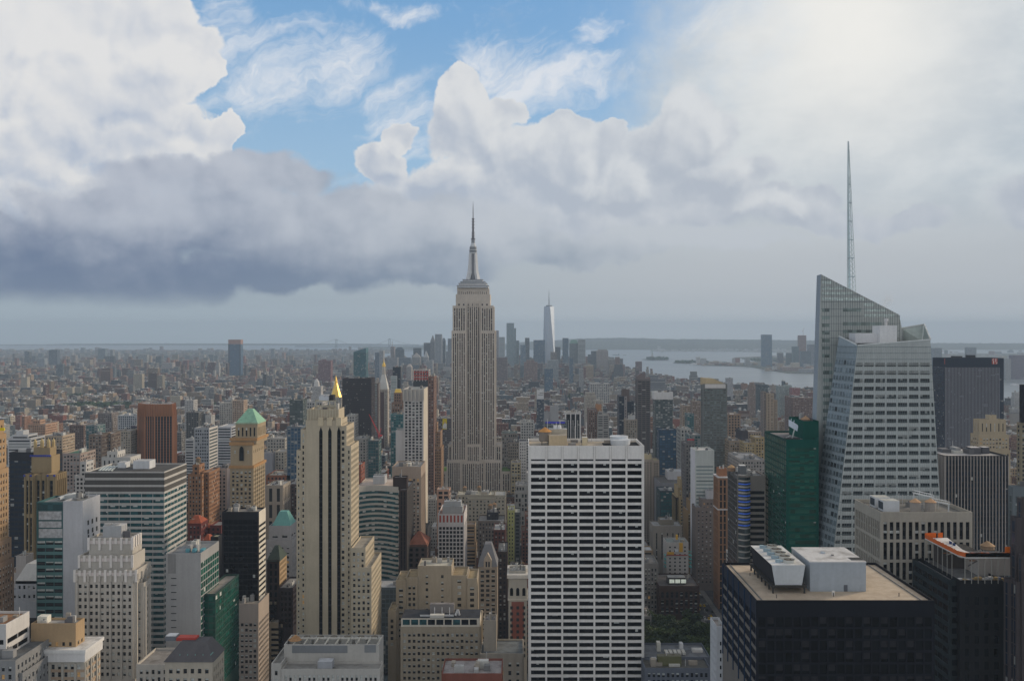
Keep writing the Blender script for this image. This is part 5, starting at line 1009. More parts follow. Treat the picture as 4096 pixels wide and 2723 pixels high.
    for i in range(7): pn(3288, 3319, 1233 + 30.4 * i, 1247 + 30.4 * i, 0)
    for (a, b, c, d) in ((3371, 3444, 1232, 1246), (3371, 3527, 1288, 1302), (3371, 3500, 1319, 1332)): pn(a, b, c, d, 0)
    for i in range(12): pn(3292, 3330, 1451 + 30.6 * i, 1466 + 30.6 * i, 0)
    top = lambda fx: 1097 + (fx - 3284) * (161 / 312.0)
    fx = 3288.0
    while fx < 3590:
        for y0 in range(1100, 1270, 22):
            lim = 1222 if fx < 3448 else 1272
            a, b = y0 + 2, y0 + 14
            if a > top(fx + 9.4) + 3 and b < lim: pn(fx + .8, fx + 8.4, a, b, 1)
        fx += 9.4
    m2.build('glass_pane', pm, root)
    m3 = MB(); fx = 3288.0
    while fx < 3600:
        x = X(fx, Y); zt = Z(top(fx) + 1, Y); m3.box(x - .09, x + .09, Y - .16, Y - .02, Z(2200, Y), zt, (.15, .18, .19)); fx += 9.4
    yy = 1120
    while yy < 1400:
        f1 = 3284 + (yy - 1097) * 312 / 161.0; m3.box(X(3284, Y), X(min(3600, f1), Y), Y - .15, Y - .03, Z(yy, Y) - .1, Z(yy, Y) + .1, (.15, .18, .19)); yy += 29
    tag(m3.build('mullion_grid', None, root), None, kind='stuff')
    # right-hand glass fin
    mb = MB(); q = [p3(3603, 1312, 588), p3(3697, 1296, 583), p3(3722, 1357, 549.5), p3(3690, 1366, 575), p3(3606, 1370, 588)]
    mb.poly([tuple(q[0]), tuple(q[4]), tuple(q[3]), tuple(q[1])], (.40, .46, .44)); mb.poly([tuple(q[1]), tuple(q[3]), tuple(q[2])], (.36, .43, .42)); mb.poly([tuple(v + Vector((0, .6, 0))) for v in (q[0], q[1], q[3], q[4])], (.4, .46, .44)); mb.build('glass_fin', None, root)
    mb = MB()
    for a, b in ((q[0], q[1]), (q[1], q[2]), (A, B), (B, Cc), (q[1], q[3])): mb.bar(tuple(a), tuple(b), .32, (.66, .70, .70))
    for i in range(1, 9): k = i / 9; a = q[0].lerp(q[1], k); b = q[4].lerp(q[3], k); mb.bar(tuple(a + Vector((0, -.3, 0))), tuple(b + Vector((0, -.3, 0))), .12, (.3, .35, .35))
    mb.build('edge_frame', None, root)
    mb = MB(); mb.box(X(3419, 562), X(3515, 562), 561, 572, Z(1372, 562), Z(1332, 562), (.70, .71, .73), top=(.62, .62, .62)); mb.build('plant_box', None, root)
    mb = MB(); mb.box(X(3514, 560), X(3583, 560), 558, 570, Z(1372, 560), Z(1302, 560), (.74, .75, .76), top=(.62, .62, .62)); mb.cyl(X(3544, 562), 562, Z(1302, 560), Z(1284, 560), .8, (.6, .6, .6)); mb.cyl(X(3544, 562), 562, Z(1284, 560), Z(1274, 560), 1.3, (.65, .65, .66)); mb.build('plant_box', None, root)
    # lattice mast
    mb = MB(); Ym = 590; pale = (.60, .69, .71); n = 26; zb, zt = Z(1180, Ym), Z(566, Ym)
    cx = lambda z: X(3409, Ym) + (X(3394, Ym) - X(3409, Ym)) * (z - zb) / (zt - zb)
    rad = lambda z: 2.75 * (1 - (z - zb) / (zt - zb)) ** .9 + .22
    lg = lambda z, i: (cx(z) + rad(z) * math.cos(math.pi * (1.0 + 2 * i / 3)), Ym + rad(z) * math.sin(math.pi * (1.0 + 2 * i / 3)), z)
    zs = [zb + (zt - zb) * .78 * i / n for i in range(n + 1)] + [zt]
    for i in range(len(zs) - 1):
        for k in range(3):
            mb.bar(lg(zs[i], k), lg(zs[i + 1], k), .30 if k == 0 else .16, pale); 
            if i < n: mb.bar(lg(zs[i], k), lg(zs[i + 1], (k + 1) % 3), .10, pale)
            if i % 4 == 0: mb.bar(lg(zs[i], k), lg(zs[i], (k + 1) % 3), .16, (.4, .5, .55))
        mb.bar((cx(zs[i]) - rad(zs[i]) * .55, Ym, zs[i]), (cx(zs[i + 1]) - rad(zs[i + 1]) * .55, Ym, zs[i + 1]), max(.12, rad(zs[i]) * .17), (.58, .72, .76))
    mb.build('lattice_mast', None, root)
    FOOT.append((X(3240, 580), X(3830, 548), 540, 605)); HOLD.append((3240, 3760, 545, 2200)); anchor(3560, 1500, 'the faceted glass tower')
faceted()
# steam above the faceted tower
def steam():
    m = bpy.data.materials.new('steam'); m.use_nodes = True; t = NT(m.node_tree); t.nt.nodes.clear()
    o = t.n('ShaderNodeOutputMaterial'); v = t.n('ShaderNodeVolumePrincipled'); v.inputs['Color'].default_value = (.95, .95, .95, 1)
    gen = t.n('ShaderNodeTexCoord').outputs['Object']
    d = t.v('LENGTH', t.v('MULTIPLY', gen, (1, 1, 1))); nz = t.noise(gen, 2.2, 4, .6)
    t.put(v.inputs['Density'], t.m('MULTIPLY', t.m('MULTIPLY', t.step(d, 1.0, .3), t.step(nz, .45, .75)), .22)); t.nt.links.new(v.outputs[0], o.inputs['Volume'])
    mb = MB(); n = 16
    for j in range(8):
        for i in range(n):
            f = lambda a, b: (math.cos(2 * math.pi * a / n) * math.sin(math.pi * b / 8), math.sin(2 * math.pi * a / n) * math.sin(math.pi * b / 8), -math.cos(math.pi * b / 8))
            q = [f(i, j), f(i + 1, j), f(i + 1, j + 1), f(i, j + 1)]; q = [p for k, p in enumerate(q) if p not in q[:k]]
            mb.poly(q)
    o = mb.build('steam', [m]); o.location = (X(3547, 600), 600, Z(1205, 600)); o.scale = (5.0, 4, 8.5); o.rotation_euler = (0, .25, 0); tag(o, None, kind='stuff')
steam()
# ================================================================ ribbed block in front of it
def rib_roof(root, bl, r):
    x0, x1, y0, y1, _, z, _o = bl[0]; zr = z - 1.8
    for (a, b, y, d, h) in ((3500, 3560, 470, 7, 5.4), (3534, 3598, 460, 7, 5.4)):
        mb = MB(); mb.box(X(a, y), X(b, y), y, y + d, zr, zr + h, (.62, .64, .66), top=(.5, .5, .46)); mb.box(X(a, y) - .05, X(a, y) + .02, y + .5, y + d - .5, zr + 1, zr + h - .8, (.06, .07, .08)); mb.build('cooling_unit', None, root)
    for fx in (3661, 3722): tank(root, X(fx, 458), 458, zr - 2.0, 2.6, 4.8, (.33, .30, .27), (.55, .34, .20))
    mb = MB(); c = (.66, .68, .68)
    for (a, b, zz) in (((3660, 478), (3735, 466), 6), ((3735, 466), (3800, 458), 4.0)):
        for dy in (0, 3): mb.bar((X(a[0], a[1]), a[1] + dy, zr + zz), (X(b[0], b[1]), b[1] + dy, zr + zz), .2, c); mb.bar((X(a[0], a[1]), a[1] + dy, zr + zz + 1.3), (X(b[0], b[1]), b[1] + dy, zr + zz + 1.3), .1, c)
        for k in range(9): q = k / 8; x = X(a[0], a[1]) * (1 - q) + X(b[0], b[1]) * q; y = a[1] * (1 - q) + b[1] * q; mb.bar((x, y, zr + zz), (x, y + 3, zr + zz), .12, c); mb.bar((x, y, zr + zz), (x, y, zr + zz + 1.3), .08, c)
        for q in (0, 1): e = (a, b)[q]; mb.bar((X(e[0], e[1]), e[1] + 1.5, zr), (X(e[0], e[1]), e[1] + 1.5, zr + zz), .25, c)
    mb.build('steel_walkway', None, root)
    mb = MB(); clutter(mb, x0 + 6, x1 - 6, y0 + 14, y1 - 4, zr, 9, r, .7); mb.build('rooftop_equipment', None, root)
RST = S(3.02, 10.4, .58, .87, k='strip', g='black', rec=.5, top=4.2, e=.8, fl=3.8)
BUILD('ribbed_block', "square concrete office block with tall black window strips between cream piers and a busy roof", 'office building', [(3522, 3890, 2047, 450, 35)], dict(RST, pz=9.8, wz=.86, side=S(2.3, 9.8, .56, .86, k='strip', g='black', rec=.4, top=4.2)), (.50, .46, .39), roof=(.27, .26, .24), ind=100, eq=0, extra=rib_roof, par=1.8, anchor='the cream-piered concrete block', vis=2500)
# ================================================================ black tower with the gravel roof in front
def gravel(root, bl, r):
    x0, x1, y0, y1, _, z, _o = bl[0]; zr = z - .9
    # the bank of five fans on its raised frame
    px = lambda fx, Y: X(fx, Y)
    yA, yB = 322.0, 352.0; b0 = zr + 2.3; hT = 9.4
    a0, a1 = X(3098, yA), X(3210, yA)        # foot at the near end
    mb = MB(); c = (.52, .55, .57); k = .9
    def ring(y, z, f): return [(a0 - f, y, z), (a1 + f, y, z)]
    n0, n1 = ring(yA, b0 + .5, -.2), ring(yA, b0 + hT - 2.0, 1.0); f0, f1 = ring(yB, b0 + .5, -.2), ring(yB, b0 + hT - 2.0, 1.0)
    mb.poly([n0[0], n0[1], n1[1], n1[0]], c); mb.poly([f0[1], f0[0], f1[0], f1[1]], c); mb.poly([n0[1], f0[1], f1[1], n1[1]], (.45, .47, .48)); mb.poly([f0[0], n0[0], n1[0], f1[0]], (.035, .035, .04)); mb.poly([n1[0], n1[1], f1[1], f1[0]], (.66, .66, .65))
    cab = mb.build('fan_cabinet', None, root)
    mb = MB(); mb.box(a0 - 1.2, a1 + 1.2, yA - .8, yB + .8, b0 - .2, b0 + .5, (.05, .048, .045)); mb.build('steel_platform', None, root)
    for i in range(7):
        for xx in (a0 - .6, a1 + .6):
            if i in (0, 6) or xx < a0: mb = MB(); y = yA - .3 + i * (yB - yA + .6) / 6; mb.box(xx - .25, xx + .25, y - .25, y + .25, zr, b0 - .2, (.05, .05, .05)); mb.build('platform_leg', None, root)
    top = b0 + hT - 2.0
    for i in range(5):
        y = yA + 4.0 + i * 5.4; x = (a0 + a1) / 2 + 1.3; mb = MB(); mb.cyl(x, y, top, top + 1.1, 2.25, (.50, .50, .46), 2.05, n=24, cap=False); mb.cyl(x, y, top + .02, top + .5, 2.0, (.075, .06, .045), n=24)
        for q in range(6): an = q * math.pi / 3; mb.bar((x, y, top + .7), (x + 2.0 * math.cos(an), y + 2.0 * math.sin(an), top + .7), .13, (.16, .13, .10))
        mb.cyl(x, y, top + .5, top + .95, .45, (.2, .18, .15)); mb.build('fan', None, root)
        mb = MB(); mb.box(x - 4.6, x - 3.2, y - .7, y + .7, top, top + 1.1, (.30, .40, .45)); mb.box(x - 3.2, x - 2.2, y - .35, y + .35, top + .3, top + .9, (.34, .45, .52)); mb.build('fan_motor', None, root)
    # the metal plant house
    yS, yT = 324.0, 346.0; s0, s1 = X(3240, yS), X(3464, yS); zt = Z(2247, yS)
    mb = MB(); mb.box(s0, s1, yS, yT, zr, zt, (.36, .40, .44), top=(.60, .59, .58)); mb.box(s0 - .12, s1 + .12, yS - .12, yT + .12, zt - .25, zt + .15, (.52, .54, .56), top=(.60, .59, .58))
    hs = mb.build('plant_house', None, root)
    mb = MB(); mb.box(X(3375, yS), X(3390, yS), yS - .1, yS - .02, zr + .05, zr + 2.3, (.12, .13, .15)); d = mb.build('door', None, hs); d.location = (0, 0, 0)
    mb = MB(); mb.box(X(3440, yS), X(3454, yS), yS - .08, yS - .02, zr + .05, zr + 2.5, (.34, .38, .42)); d = mb.build('door', None, hs); d.location = (0, 0, 0)
    mb = MB(); mb.box(X(3390, 330), X(3440, 330), 326, 330, zt + .15, zt + .22, (.06, .06, .06)); mb.box(X(3290, 336), X(3302, 336), 336, 338, zt + .15, zt + .6, (.5, .55, .6)); mb.cyl(X(3330, 333), 333, zt + .15, zt + .5, .5, (.2, .2, .2)); d = mb.build('roof_hatch', None, hs); d.location = (0, 0, 0)
    mb = MB()
    for (fx, Y) in ((3106, 316), (3334, 318), (3000 + 596, 318), (3000, 345), (3560, 350)): mb.box(X(fx, Y) - .12, X(fx, Y) + .12, Y - .12, Y + .12, zr, zr + 1.2, (.1, .1, .1))
    mb.box(X(3330, 319), X(3339, 319), 319, 319.8, zr, zr + 1.5, (.7, .68, .64)); mb.build('roof_vent', None, root)
    mb = MB(); mb.box(x0 + 2.6, x0 + 2.9, y0 + 1, y1 - 1, zr, zr + .35, (.2, .2, .2)); mb.box(x1 - 3.4, x1 - 3.1, y0 + 1, y1 - 1, zr, zr + .35, (.2, .2, .2)); mb.build('roof_rail', None, root)
FST = S(2.92, 3.95, .80, .80, k='shade', g='black', rec=.3, top=5.2, e=.6)
def gravelmat():
    m, t, b = newmat('roof_gravel'); geo = t.n('ShaderNodeNewGeometry').outputs['Position']
    n = t.noise(geo, .18, 6, .65); n2 = t.noise(geo, 3.5, 3, .7); c = t.mix(t.step(n, .32, .68), (.42, .33, .24, 1), (.56, .46, .35, 1)); t.put(b.inputs['Base Color'], t.mix(t.step(n2, .35, .75, 0, .4), c, (.30, .23, .16, 1))); b.inputs['Roughness'].default_value = .95; return m
rt, bl = BUILD('black_office_tower', "near-black office tower with a tan gravel roof carrying fans and a metal plant house", 'office tower', [(3024, 3738, 2400, 310, 51.5, None, {'par': .9, 'roof': (.48, .39, .30)})], dict(FST, side=S(2.9, 3.95, .8, .66, k='ribbon', g='navy', rec=.5, top=4.5, rib=(3, .8, .3), rc=(.02, .04, .08), sc=(.17, .155, .14)), sidecol=(.03, .035, .05)), (.016, .018, .025), roof=(.5, .42, .33), ind=100, eq=0, extra=gravel, anchor='the black tower with the gravel roof')
for ch in rt.children:
    if ch.name.split('.')[0] == 'roof': ch.data.materials[0] = gravelmat()
BUILD('white_slim_building', "slim white building with a pale roof squeezed against the black gravel-roofed tower", 'building', [(2866, 2900, 2504, 420, 14, None, {'cap': (.78, .78, .78)})], S(2.6, 3.6, .4, .5, k='dark', top=6, side=S(2.6, 3.6, .3, .5, k='dark')), (.62, .64, .67), roof=(.42, .38, .36), eq=1)
# ================================================================ black building with the orange-netted deck
def netting(root, bl, r):
    ch = lambda Y: [(X(3797, Y), Y)]
    b = bl[0]; z = b[5]; zd = z + 10.5
    mb = MB(); P = [(X(3700, 435), 435), (X(3830, 402), 402), (X(3862, 398), 398), (X(4048, 398), 398), (X(4048, 404), 404), (X(3880, 406), 406), (X(3850, 412), 412), (X(3790, 436), 436)]
    mb.prism(P, zd - .5, zd, (.60, .58, .55), top=(.66, .64, .62)); mb.build('work_deck', None, root)
    def net(*a):
        m1 = MB(); m1.poly(*a); m1.build('safety_net', None, root)
    for i in range(4):
        a, c = Vector(P[i]), Vector(P[i + 1]) 
        if i == 3: c = Vector(P[3]) ; a = Vector(P[2])
        segs = max(1, int((c - a).length / 3.2))
        for k in range(segs):
            p, q = a.lerp(c, k / segs), a.lerp(c, (k + 1) / segs); d = r.uniform(-.25, .25)
            if True: net([(p.x, p.y - .05, zd), (q.x, q.y - .05, zd), (q.x, q.y - .05, zd + 1.9 + d), (p.x, p.y - .05, zd + 1.9 - d)], (.66, .15, .035) if i != 2 else (.70, .27, .19))
    for (a, c) in ((3700, 3745), (3752, 3772)): net([(X(a, 436), 436.1, zd), (X(c, 436), 436.1, zd), (X(c, 436), 436.1, zd + 2.4), (X(a, 436), 436.1, zd + 2.2)], (.66, .14, .02))
    m1 = MB(); m1.box(X(4016, 400), X(4050, 400), 399, 399.2, zd + 1.0, zd + 4.2, (.82, .19, .02)); m1.build('safety_net', None, root)
    for i in range(15):
        k = i / 14; q = Vector(P[0]).lerp(Vector(P[1]), min(1, k * 2)) if k < .5 else Vector(P[2]).lerp(Vector(P[3]), (k - .5) * 2)
        m2 = MB(); m2.box(q.x - .12, q.x + .12, q.y + .4, q.y + .64, z - 1, zd - .5, (.32, .31, .28)); m2.build('prop', None, root)
    mb = MB(); mb.box(X(3912, 412), X(4050, 412), 412, 424, z - 1, Z(2228, 412), (.42, .39, .36), top=(.10, .10, .105)); mb.box(X(3790, 425), X(3920, 425), 424.2, 440, z - 1, Z(2205, 425), (.07, .06, .055), top=(.05, .05, .05)); mb.build('plant_room', None, root)
    mb = MB()
    for i in range(14):
        x, y = X(r.uniform(3770, 3990), 425), r.uniform(408, 440); zt = Z(2205, 425) + r.uniform(-2, 1.5); L = r.uniform(4, 14); mb.bar((x, y, zt), (x + L * r.choice((1, -.4)), y + r.uniform(-5, 5), zt + r.uniform(-2, 2)), .22, r.choice(((.06, .055, .05), (.22, .10, .05), (.3, .3, .3), (.12, .12, .12))))
    mb.build('steel_beam', None, root)
    mb = MB(); mb.box(X(3796, 424), X(3800, 424), 422, 424, zd - 1, zd + 1.2, (.03, .06, .18)); mb.box(X(3810, 421), X(3814, 421), 419, 421, zd - 1, zd + 1.0, (.03, .06, .16)); mb.build('blue_cabin', None, root)
    mb = MB(); tank(root, X(3950, 430), 430, Z(2200, 425) - 3, 3, 1.6, (.3, .22, .15), (.45, .30, .18))
    for i in range(16): mb.box(X(3842 + 11 * i, 402) - .8, X(3842 + 11 * i, 402) + .8, 401.5, 403, z - .9, z - .9 + r.uniform(.8, 2.0), r.choice(((.5, .5, .5), (.2, .22, .3), (.35, .25, .12), (.6, .58, .55))))
    mb.build('site_material', None, root)
BUILD('black_worksite_building', "black glass building under renovation with a raised deck wrapped in orange netting", 'building', [(3839, 4014, 2320, 400, 40, None, {'par': 1}), (3797, 3838.7, 2318, 403, 38, None, {'st': S(5, 4.6, .9, .55, k='ribbon', g='teal', rec=.15, top=1.5), 'col': (.03, .04, .045)})], S(4.2, 5.6, .42, .62, k='dark', g='black', top=6, rec=.2), (.020, .021, .024), roof=(.2, .2, .2), ind=60, eq=0, extra=netting, anchor='the orange-netted worksite')
# ================================================================ right-hand back rows
BUILD('ribbed_dark_tower', "dark office tower with thin pale vertical ribs and a flat white-grey roof", 'office tower', [(3780, 4035, 1822, 620, 46)], S(2.15, 3.8, .62, .80, k='ribbon', g='navy', rec=.35, top=2.5, e=.3, rib=(1, .42, .5), rc=(.40, .36, .34)), (.06, .06, .065), roof=(.60, .57, .55), ind=60, eq=4, vis=2190, anchor='the pale-ribbed dark tower',
      extra=lambda root, bl, r: (lambda m: (m.box(X(3885, 636), X(3925, 636), 636, 644, bl[0][5] - 1, bl[0][5] + 3.4, (.10, .10, .11), top=(.62, .6, .6)), m.box(X(3930, 638), X(3958, 638), 638, 644, bl[0][5] - 1, bl[0][5] + 3.4, (.10, .10, .11), top=(.62, .6, .6)), m.build('bulkhead', None, root)))(MB()))
BUILD('cream_deco_tower', "white stepped deco tower peeking out between the faceted glass tower and the ribbed one", 'tower', [(3758, 3783, 1856, 660, 12, 'n'), (3754, 3796, 1882, 656, 20, 'n'), (3750, 3812, 1930, 652, 26)], S(3.2, 4.6, .45, .7, k='dark', top=3, rib=(1, .6, .3)), (.58, .54, .49), eq=1, vis=2010)
def one_sign(root, bl, r):
    Y = 1499.4; mb = MB(); mb.box(X(3968, Y), X(3990, Y), Y, Y + .4, Z(1456, Y), Z(1433, Y), (.40, .075, .055)); s = mb.build('sign_panel', None, root)
    W_ = (.72, .68, .66)
    def glyph(up):
        m = MB(); f = lambda fx, fy: (X(fx, Y - .1), Y - .1, Z(fy, Y))
        P = [[(3973.0, 1441), (3975.8, 1441), (3975.8, 1455), (3973.0, 1455)], [(3968.6, 1440.5), (3974.5, 1433.6), (3976.8, 1434.6), (3970.4, 1442)]] if up else [[(3982.0, 1434), (3984.8, 1434), (3984.8, 1447.5), (3982.0, 1447.5)], [(3983.2, 1454.0), (3988.2, 1448.2), (3990, 1450), (3985.2, 1455.6)]]
        for q in P: m.poly([f(*p) for p in reversed(q)], W_); m.poly([(v[0], v[1] + .08, v[2]) for v in [f(*p) for p in q]], W_)
        o = m.build('numeral', None, s); o.location = (0, 0, 0)
    glyph(True); glyph(False)
    mb = MB(); mb.box(X(3777.5, Y), X(3780.5, Y), Y, Y + .4, Z(1456, Y), Z(1434, Y), (.28, .07, .06)); mb.build('sign_panel', None, root)
    mb = MB(); mb.box(X(3809, 1520), X(3838, 1520), 1510, 1525, bl[0][5] - 1, Z(1424, 1510), (.06, .06, .065)); mb.box(X(3868, 1520), X(3890, 1520), 1510, 1525, bl[0][5] - 1, Z(1420, 1510), (.04, .04, .045)); mb.build('rooftop_equipment', None, root)
    mb = MB(); mb.box(X(3781, 1499), X(3997, 1499), 1499.0, 1499.6, 0, Z(1469, 1499), (.025, .03, .04)); n = 38
    for i in range(n + 1): x = X(3781 + 216 * i / n, 1499); mb.box(x - .55, x + .55, 1498.5, 1499.05, 0, Z(1469, 1499), (.21, .21, .235))
    rr = random.Random(2)
    for i in range(70): x = X(3781 + 216 * rr.randrange(n) / n, 1499); z = rr.uniform(40, 200); mb.box(x + .6, x + 2.3 * rr.choice((1, 1, 3)), 1498.9, 1498.97, z, z + 1.6, (.20, .22, .25))
    mb.build('striped_panel', None, root)
BUILD('dark_slab_tower', "dark navy slab tower with a grey-striped face and a red square numeral sign", 'office tower', [(3776, 4015, 1432, 1500, 42)], S(3, 3.8, .9, .6, g='navy', bl=.06, top=14), (.022, .032, .055), roof=(.05, .05, .06), geo=False, eq=0, extra=one_sign, vis=1830, anchor='the navy slab with the red square sign')
BUILD('tan_deco_block', "tan stepped art deco block with tall narrow upper windows and a roof lantern", 'tower', [(3956, 3986, 1660, 1006, 8, 'n', {'st': BL0}), (3918, 4024, 1678, 1003, 14, 'n', {'st': S(4.2, 11, .25, .8, k='dark', top=3)}), (3914, 4036, 1738, 1001, 18, 'n'), (3911, 4042, 1800, 999, 21)], S(3.6, 4.2, .5, .45, k='punch', top=3), (.54, .44, .30), eq=1, ind=30, vis=1835, anchor='the tan deco block with the lantern')
BUILD('bluegrey_tower', "blue-grey glass block at the photo's edge above the orange netting", 'office building', [(4052, 4200, 1945, 500, 5)], S(3, 4, .6, .85, g='grey', bl=.1, top=5), (.17, .20, .22), roof=(.35, .38, .4), geo=False, eq=2)
BUILD('dark_edge_tower', "stepped dark brown tower with vertical glass strips along the photo's edge", 'tower', [(4088, 4240, 1994, 396, 4, None, {'cap': (.4, .35, .32)}), (4066, 4087.6, 2070, 392, 5), (4088, 4240, 2220, 386, 3), (4036, 4065.6, 2316, 390, 4), (4066, 4087.8, 2325, 387, 3)], S(3.4, 5, .52, .9, g='navy', bl=.08, e=.5), (.085, .072, .075), roof=(.2, .18, .18), geo=False, eq=0)
BUILD('sign_tower', "thin dark lattice sign mast standing above the cream building at the photo's edge", 'sign', [(4088, 4110, 1538, 760, 4, 1690)], S(2, 6, .6, .6, g='black', bl=0), (.02, .02, .03), geo=False, eq=0, par=.1)
BUILD('cream_edge_block', "old cream stone block with a dark mansard top under the lattice sign", 'building', [(4082, 4300, 1690, 765, 6)], PUN, (.33, .28, .19), roof=(.2, .2, .2), geo=False, vis=1950, eq=3)
# ================================================================ around the park
def lit_studio(root, bl, r):
    b = bl[0]; mb = MB(); x0, x1 = X(2672, 843), X(2742, 843); z = b[5] - 1; mb.box(x0, x1, 843, 852, z, z + 6.4, (.07, .065, .06), top=(.32, .32, .31)); mb.build('glazed_penthouse', None, root)
    for i in range(3): m2 = MB(); a = x0 + 1.3 + i * 5.3; m2.poly([(a, 842.9, z + 1.4), (a + 4.5, 842.9, z + 1.4), (a + 4.5, 842.9, z + 4.8), (a, 842.9, z + 4.8)]); m2.build('lit_window', [flat('lit_skylight', (.7, .75, .68), .5, emit=(.85, .95, .82, .28))], root)
    mb = MB(); clutter(mb, X(2690, 860), X(2770, 860), 856, 872, z, 8, r, .8); mb.build('rooftop_equipment', None, root)
BUILD('brownstone_block', "dark brown stone block behind the park trees with three brightly lit studio windows", 'office building', [(2636, 2798, 2342, 835, 44)], S(4.6, 7, .55, .8, k='strip', g='black', top=5, rec=.6), (.085, .052, .040), roof=(.14, .13, .13), eq=0, ind=30, extra=lit_studio, vis=2530, anchor='the brown block with lit studio windows')
BUILD('pale_park_building', "narrow pale stone building with dark lower floors beside the white slab, above the trees", 'building', [(2560, 2633, 2252, 850, 34)], S(3, 4.2, .5, .6, k='punch', top=4), (.30, .29, .27), roof=(.25, .24, .23), vis=2460, ind=30, eq=3, tanks=2)
def yellow(root, bl, r):
    for (a, c, y0, y1, col) in ((2717, 2731, 2170, 2206, (.62, .36, .05)), (2668, 2696, 2206, 2216, (.60, .34, .05)), (2664, 2750, 2217, 2220, (.35, .06, .05)), (2700, 2712, 2196, 2205, (.6, .65, .7)), (2752, 2766, 2203, 2206, (.10, .40, .36))):
        mb = MB(); mb.box(X(a, 894.8), X(c, 894.8), 894.2, 894.95, Z(y1, 895), Z(y0, 895), col); mb.build('coloured_panel', None, root)
    for i in range(4):
        for fx in (2659, 2757): mb = MB(); mb.box(X(fx, 898), X(fx + 9, 898), 896, 903, Z(2222 + 15 * i, 898), Z(2219 + 15 * i, 898), (.10, .38, .36)); mb.build('balcony', None, root)
    mb = MB(); mb.box(X(2705, 901), X(2712, 901), 901, 905, bl[0][5] - 1, Z(2140, 901), (.62, .36, .05)); mb.build('lift_tower', None, root)
BUILD('colour_panelled_flats', "white apartment building with yellow panels and teal balconies above the brown block", 'apartment building', [(2666, 2754, 2168, 895, 22)], S(5, 3.6, .35, .45, k='dark', top=3), (.56, .54, .52), roof=(.3, .34, .32), eq=4, ind=20, extra=yellow, vis=2315, anchor='the white flats with yellow panels')
BUILD('grey_piered_tower', "grey stone tower with narrow vertical window slots left of the yellow panelled flats", 'tower', [(2640, 2696, 2078, 958, 16, None, {'st': BL0, 'col': (.26, .23, .18)}), (2612, 2728, 2102, 950, 26)], S(5.6, 30, .22, .9, k='strip', top=6), (.34, .31, .27), roof=(.4, .4, .4), eq=7, vis=2200, anchor='the grey slotted tower')
BUILD('curved_dark_office', "dark teal glass office with a curved cornice beneath the white roof hall", 'office building', [(2640, 2700, 1962, 1060, 30)], S(3, 4, .9, .8, g='teal', bl=.1), (.06, .085, .10), roof=(.25, .25, .25), geo=False, vis=2060, eq=6)
BUILD('roof_hall', "white corrugated hall standing on a broad dark flat roof", 'building', [(2672, 2738, 1886, 1130, 24, None, {'col': (.62, .62, .64), 'roof': (.55, .56, .58)}), (2640, 2745, 1930, 1100, 60, None, {'roof': (.16, .155, .15)})], BL0, (.30, .30, .32), geo=False, vis=1965, eq=4)
def roofscape(root, bl, r):
    b = bl[0]; z = b[5] - 1
    for i in range(2): tank(root, X(2655 + 46 * i, 512), 512, z - 2, 2.9, 1.5, (.25, .23, .15), (.55, .32, .20))
    mb = MB(); mb.box(X(2632, 506), X(2726, 506), 506, 510, z, z + 5.2, (.14, .14, .075), top=(.2, .19, .14)); mb.build('plant_wall', None, root)
    for i in range(5): m2 = MB(); m2.box(X(2660 + 17 * i, 533), X(2673 + 17 * i, 533), 531, 537, bl[1][5] - .6, bl[1][5] + .6, (.60, .58, .53)); m2.build('skylight', None, root)
    mb = MB(); mb.box(X(2628, 538), X(2643, 538), 538, 542, bl[1][5] - 1, bl[1][5] + 4, (.72, .70, .62)); mb.box(X(2720, 538), X(2733, 538), 538, 542, bl[1][5] - 1, bl[1][5] + 3.4, (.66, .66, .66)); mb.box(X(2770, 536), X(2812, 536), 536, 540, bl[1][5] - 1, bl[1][5] + .6, (.6, .58, .55)); mb.build('bulkhead', None, root)
BUILD('low_roof_complex', "low building complex with tanks and skylights on its roofs in front of the park trees", 'building', [(2580, 2842, 2670, 500, 16, None, {'roof': (.16, .155, .14)}), (2578, 2840, 2626, 526, 24, None, {'roof': (.24, .25, .27)})], PAIR, (.17, .19, .23), geo=True, eq=9, extra=roofscape, anchor='the low tank-topped complex')
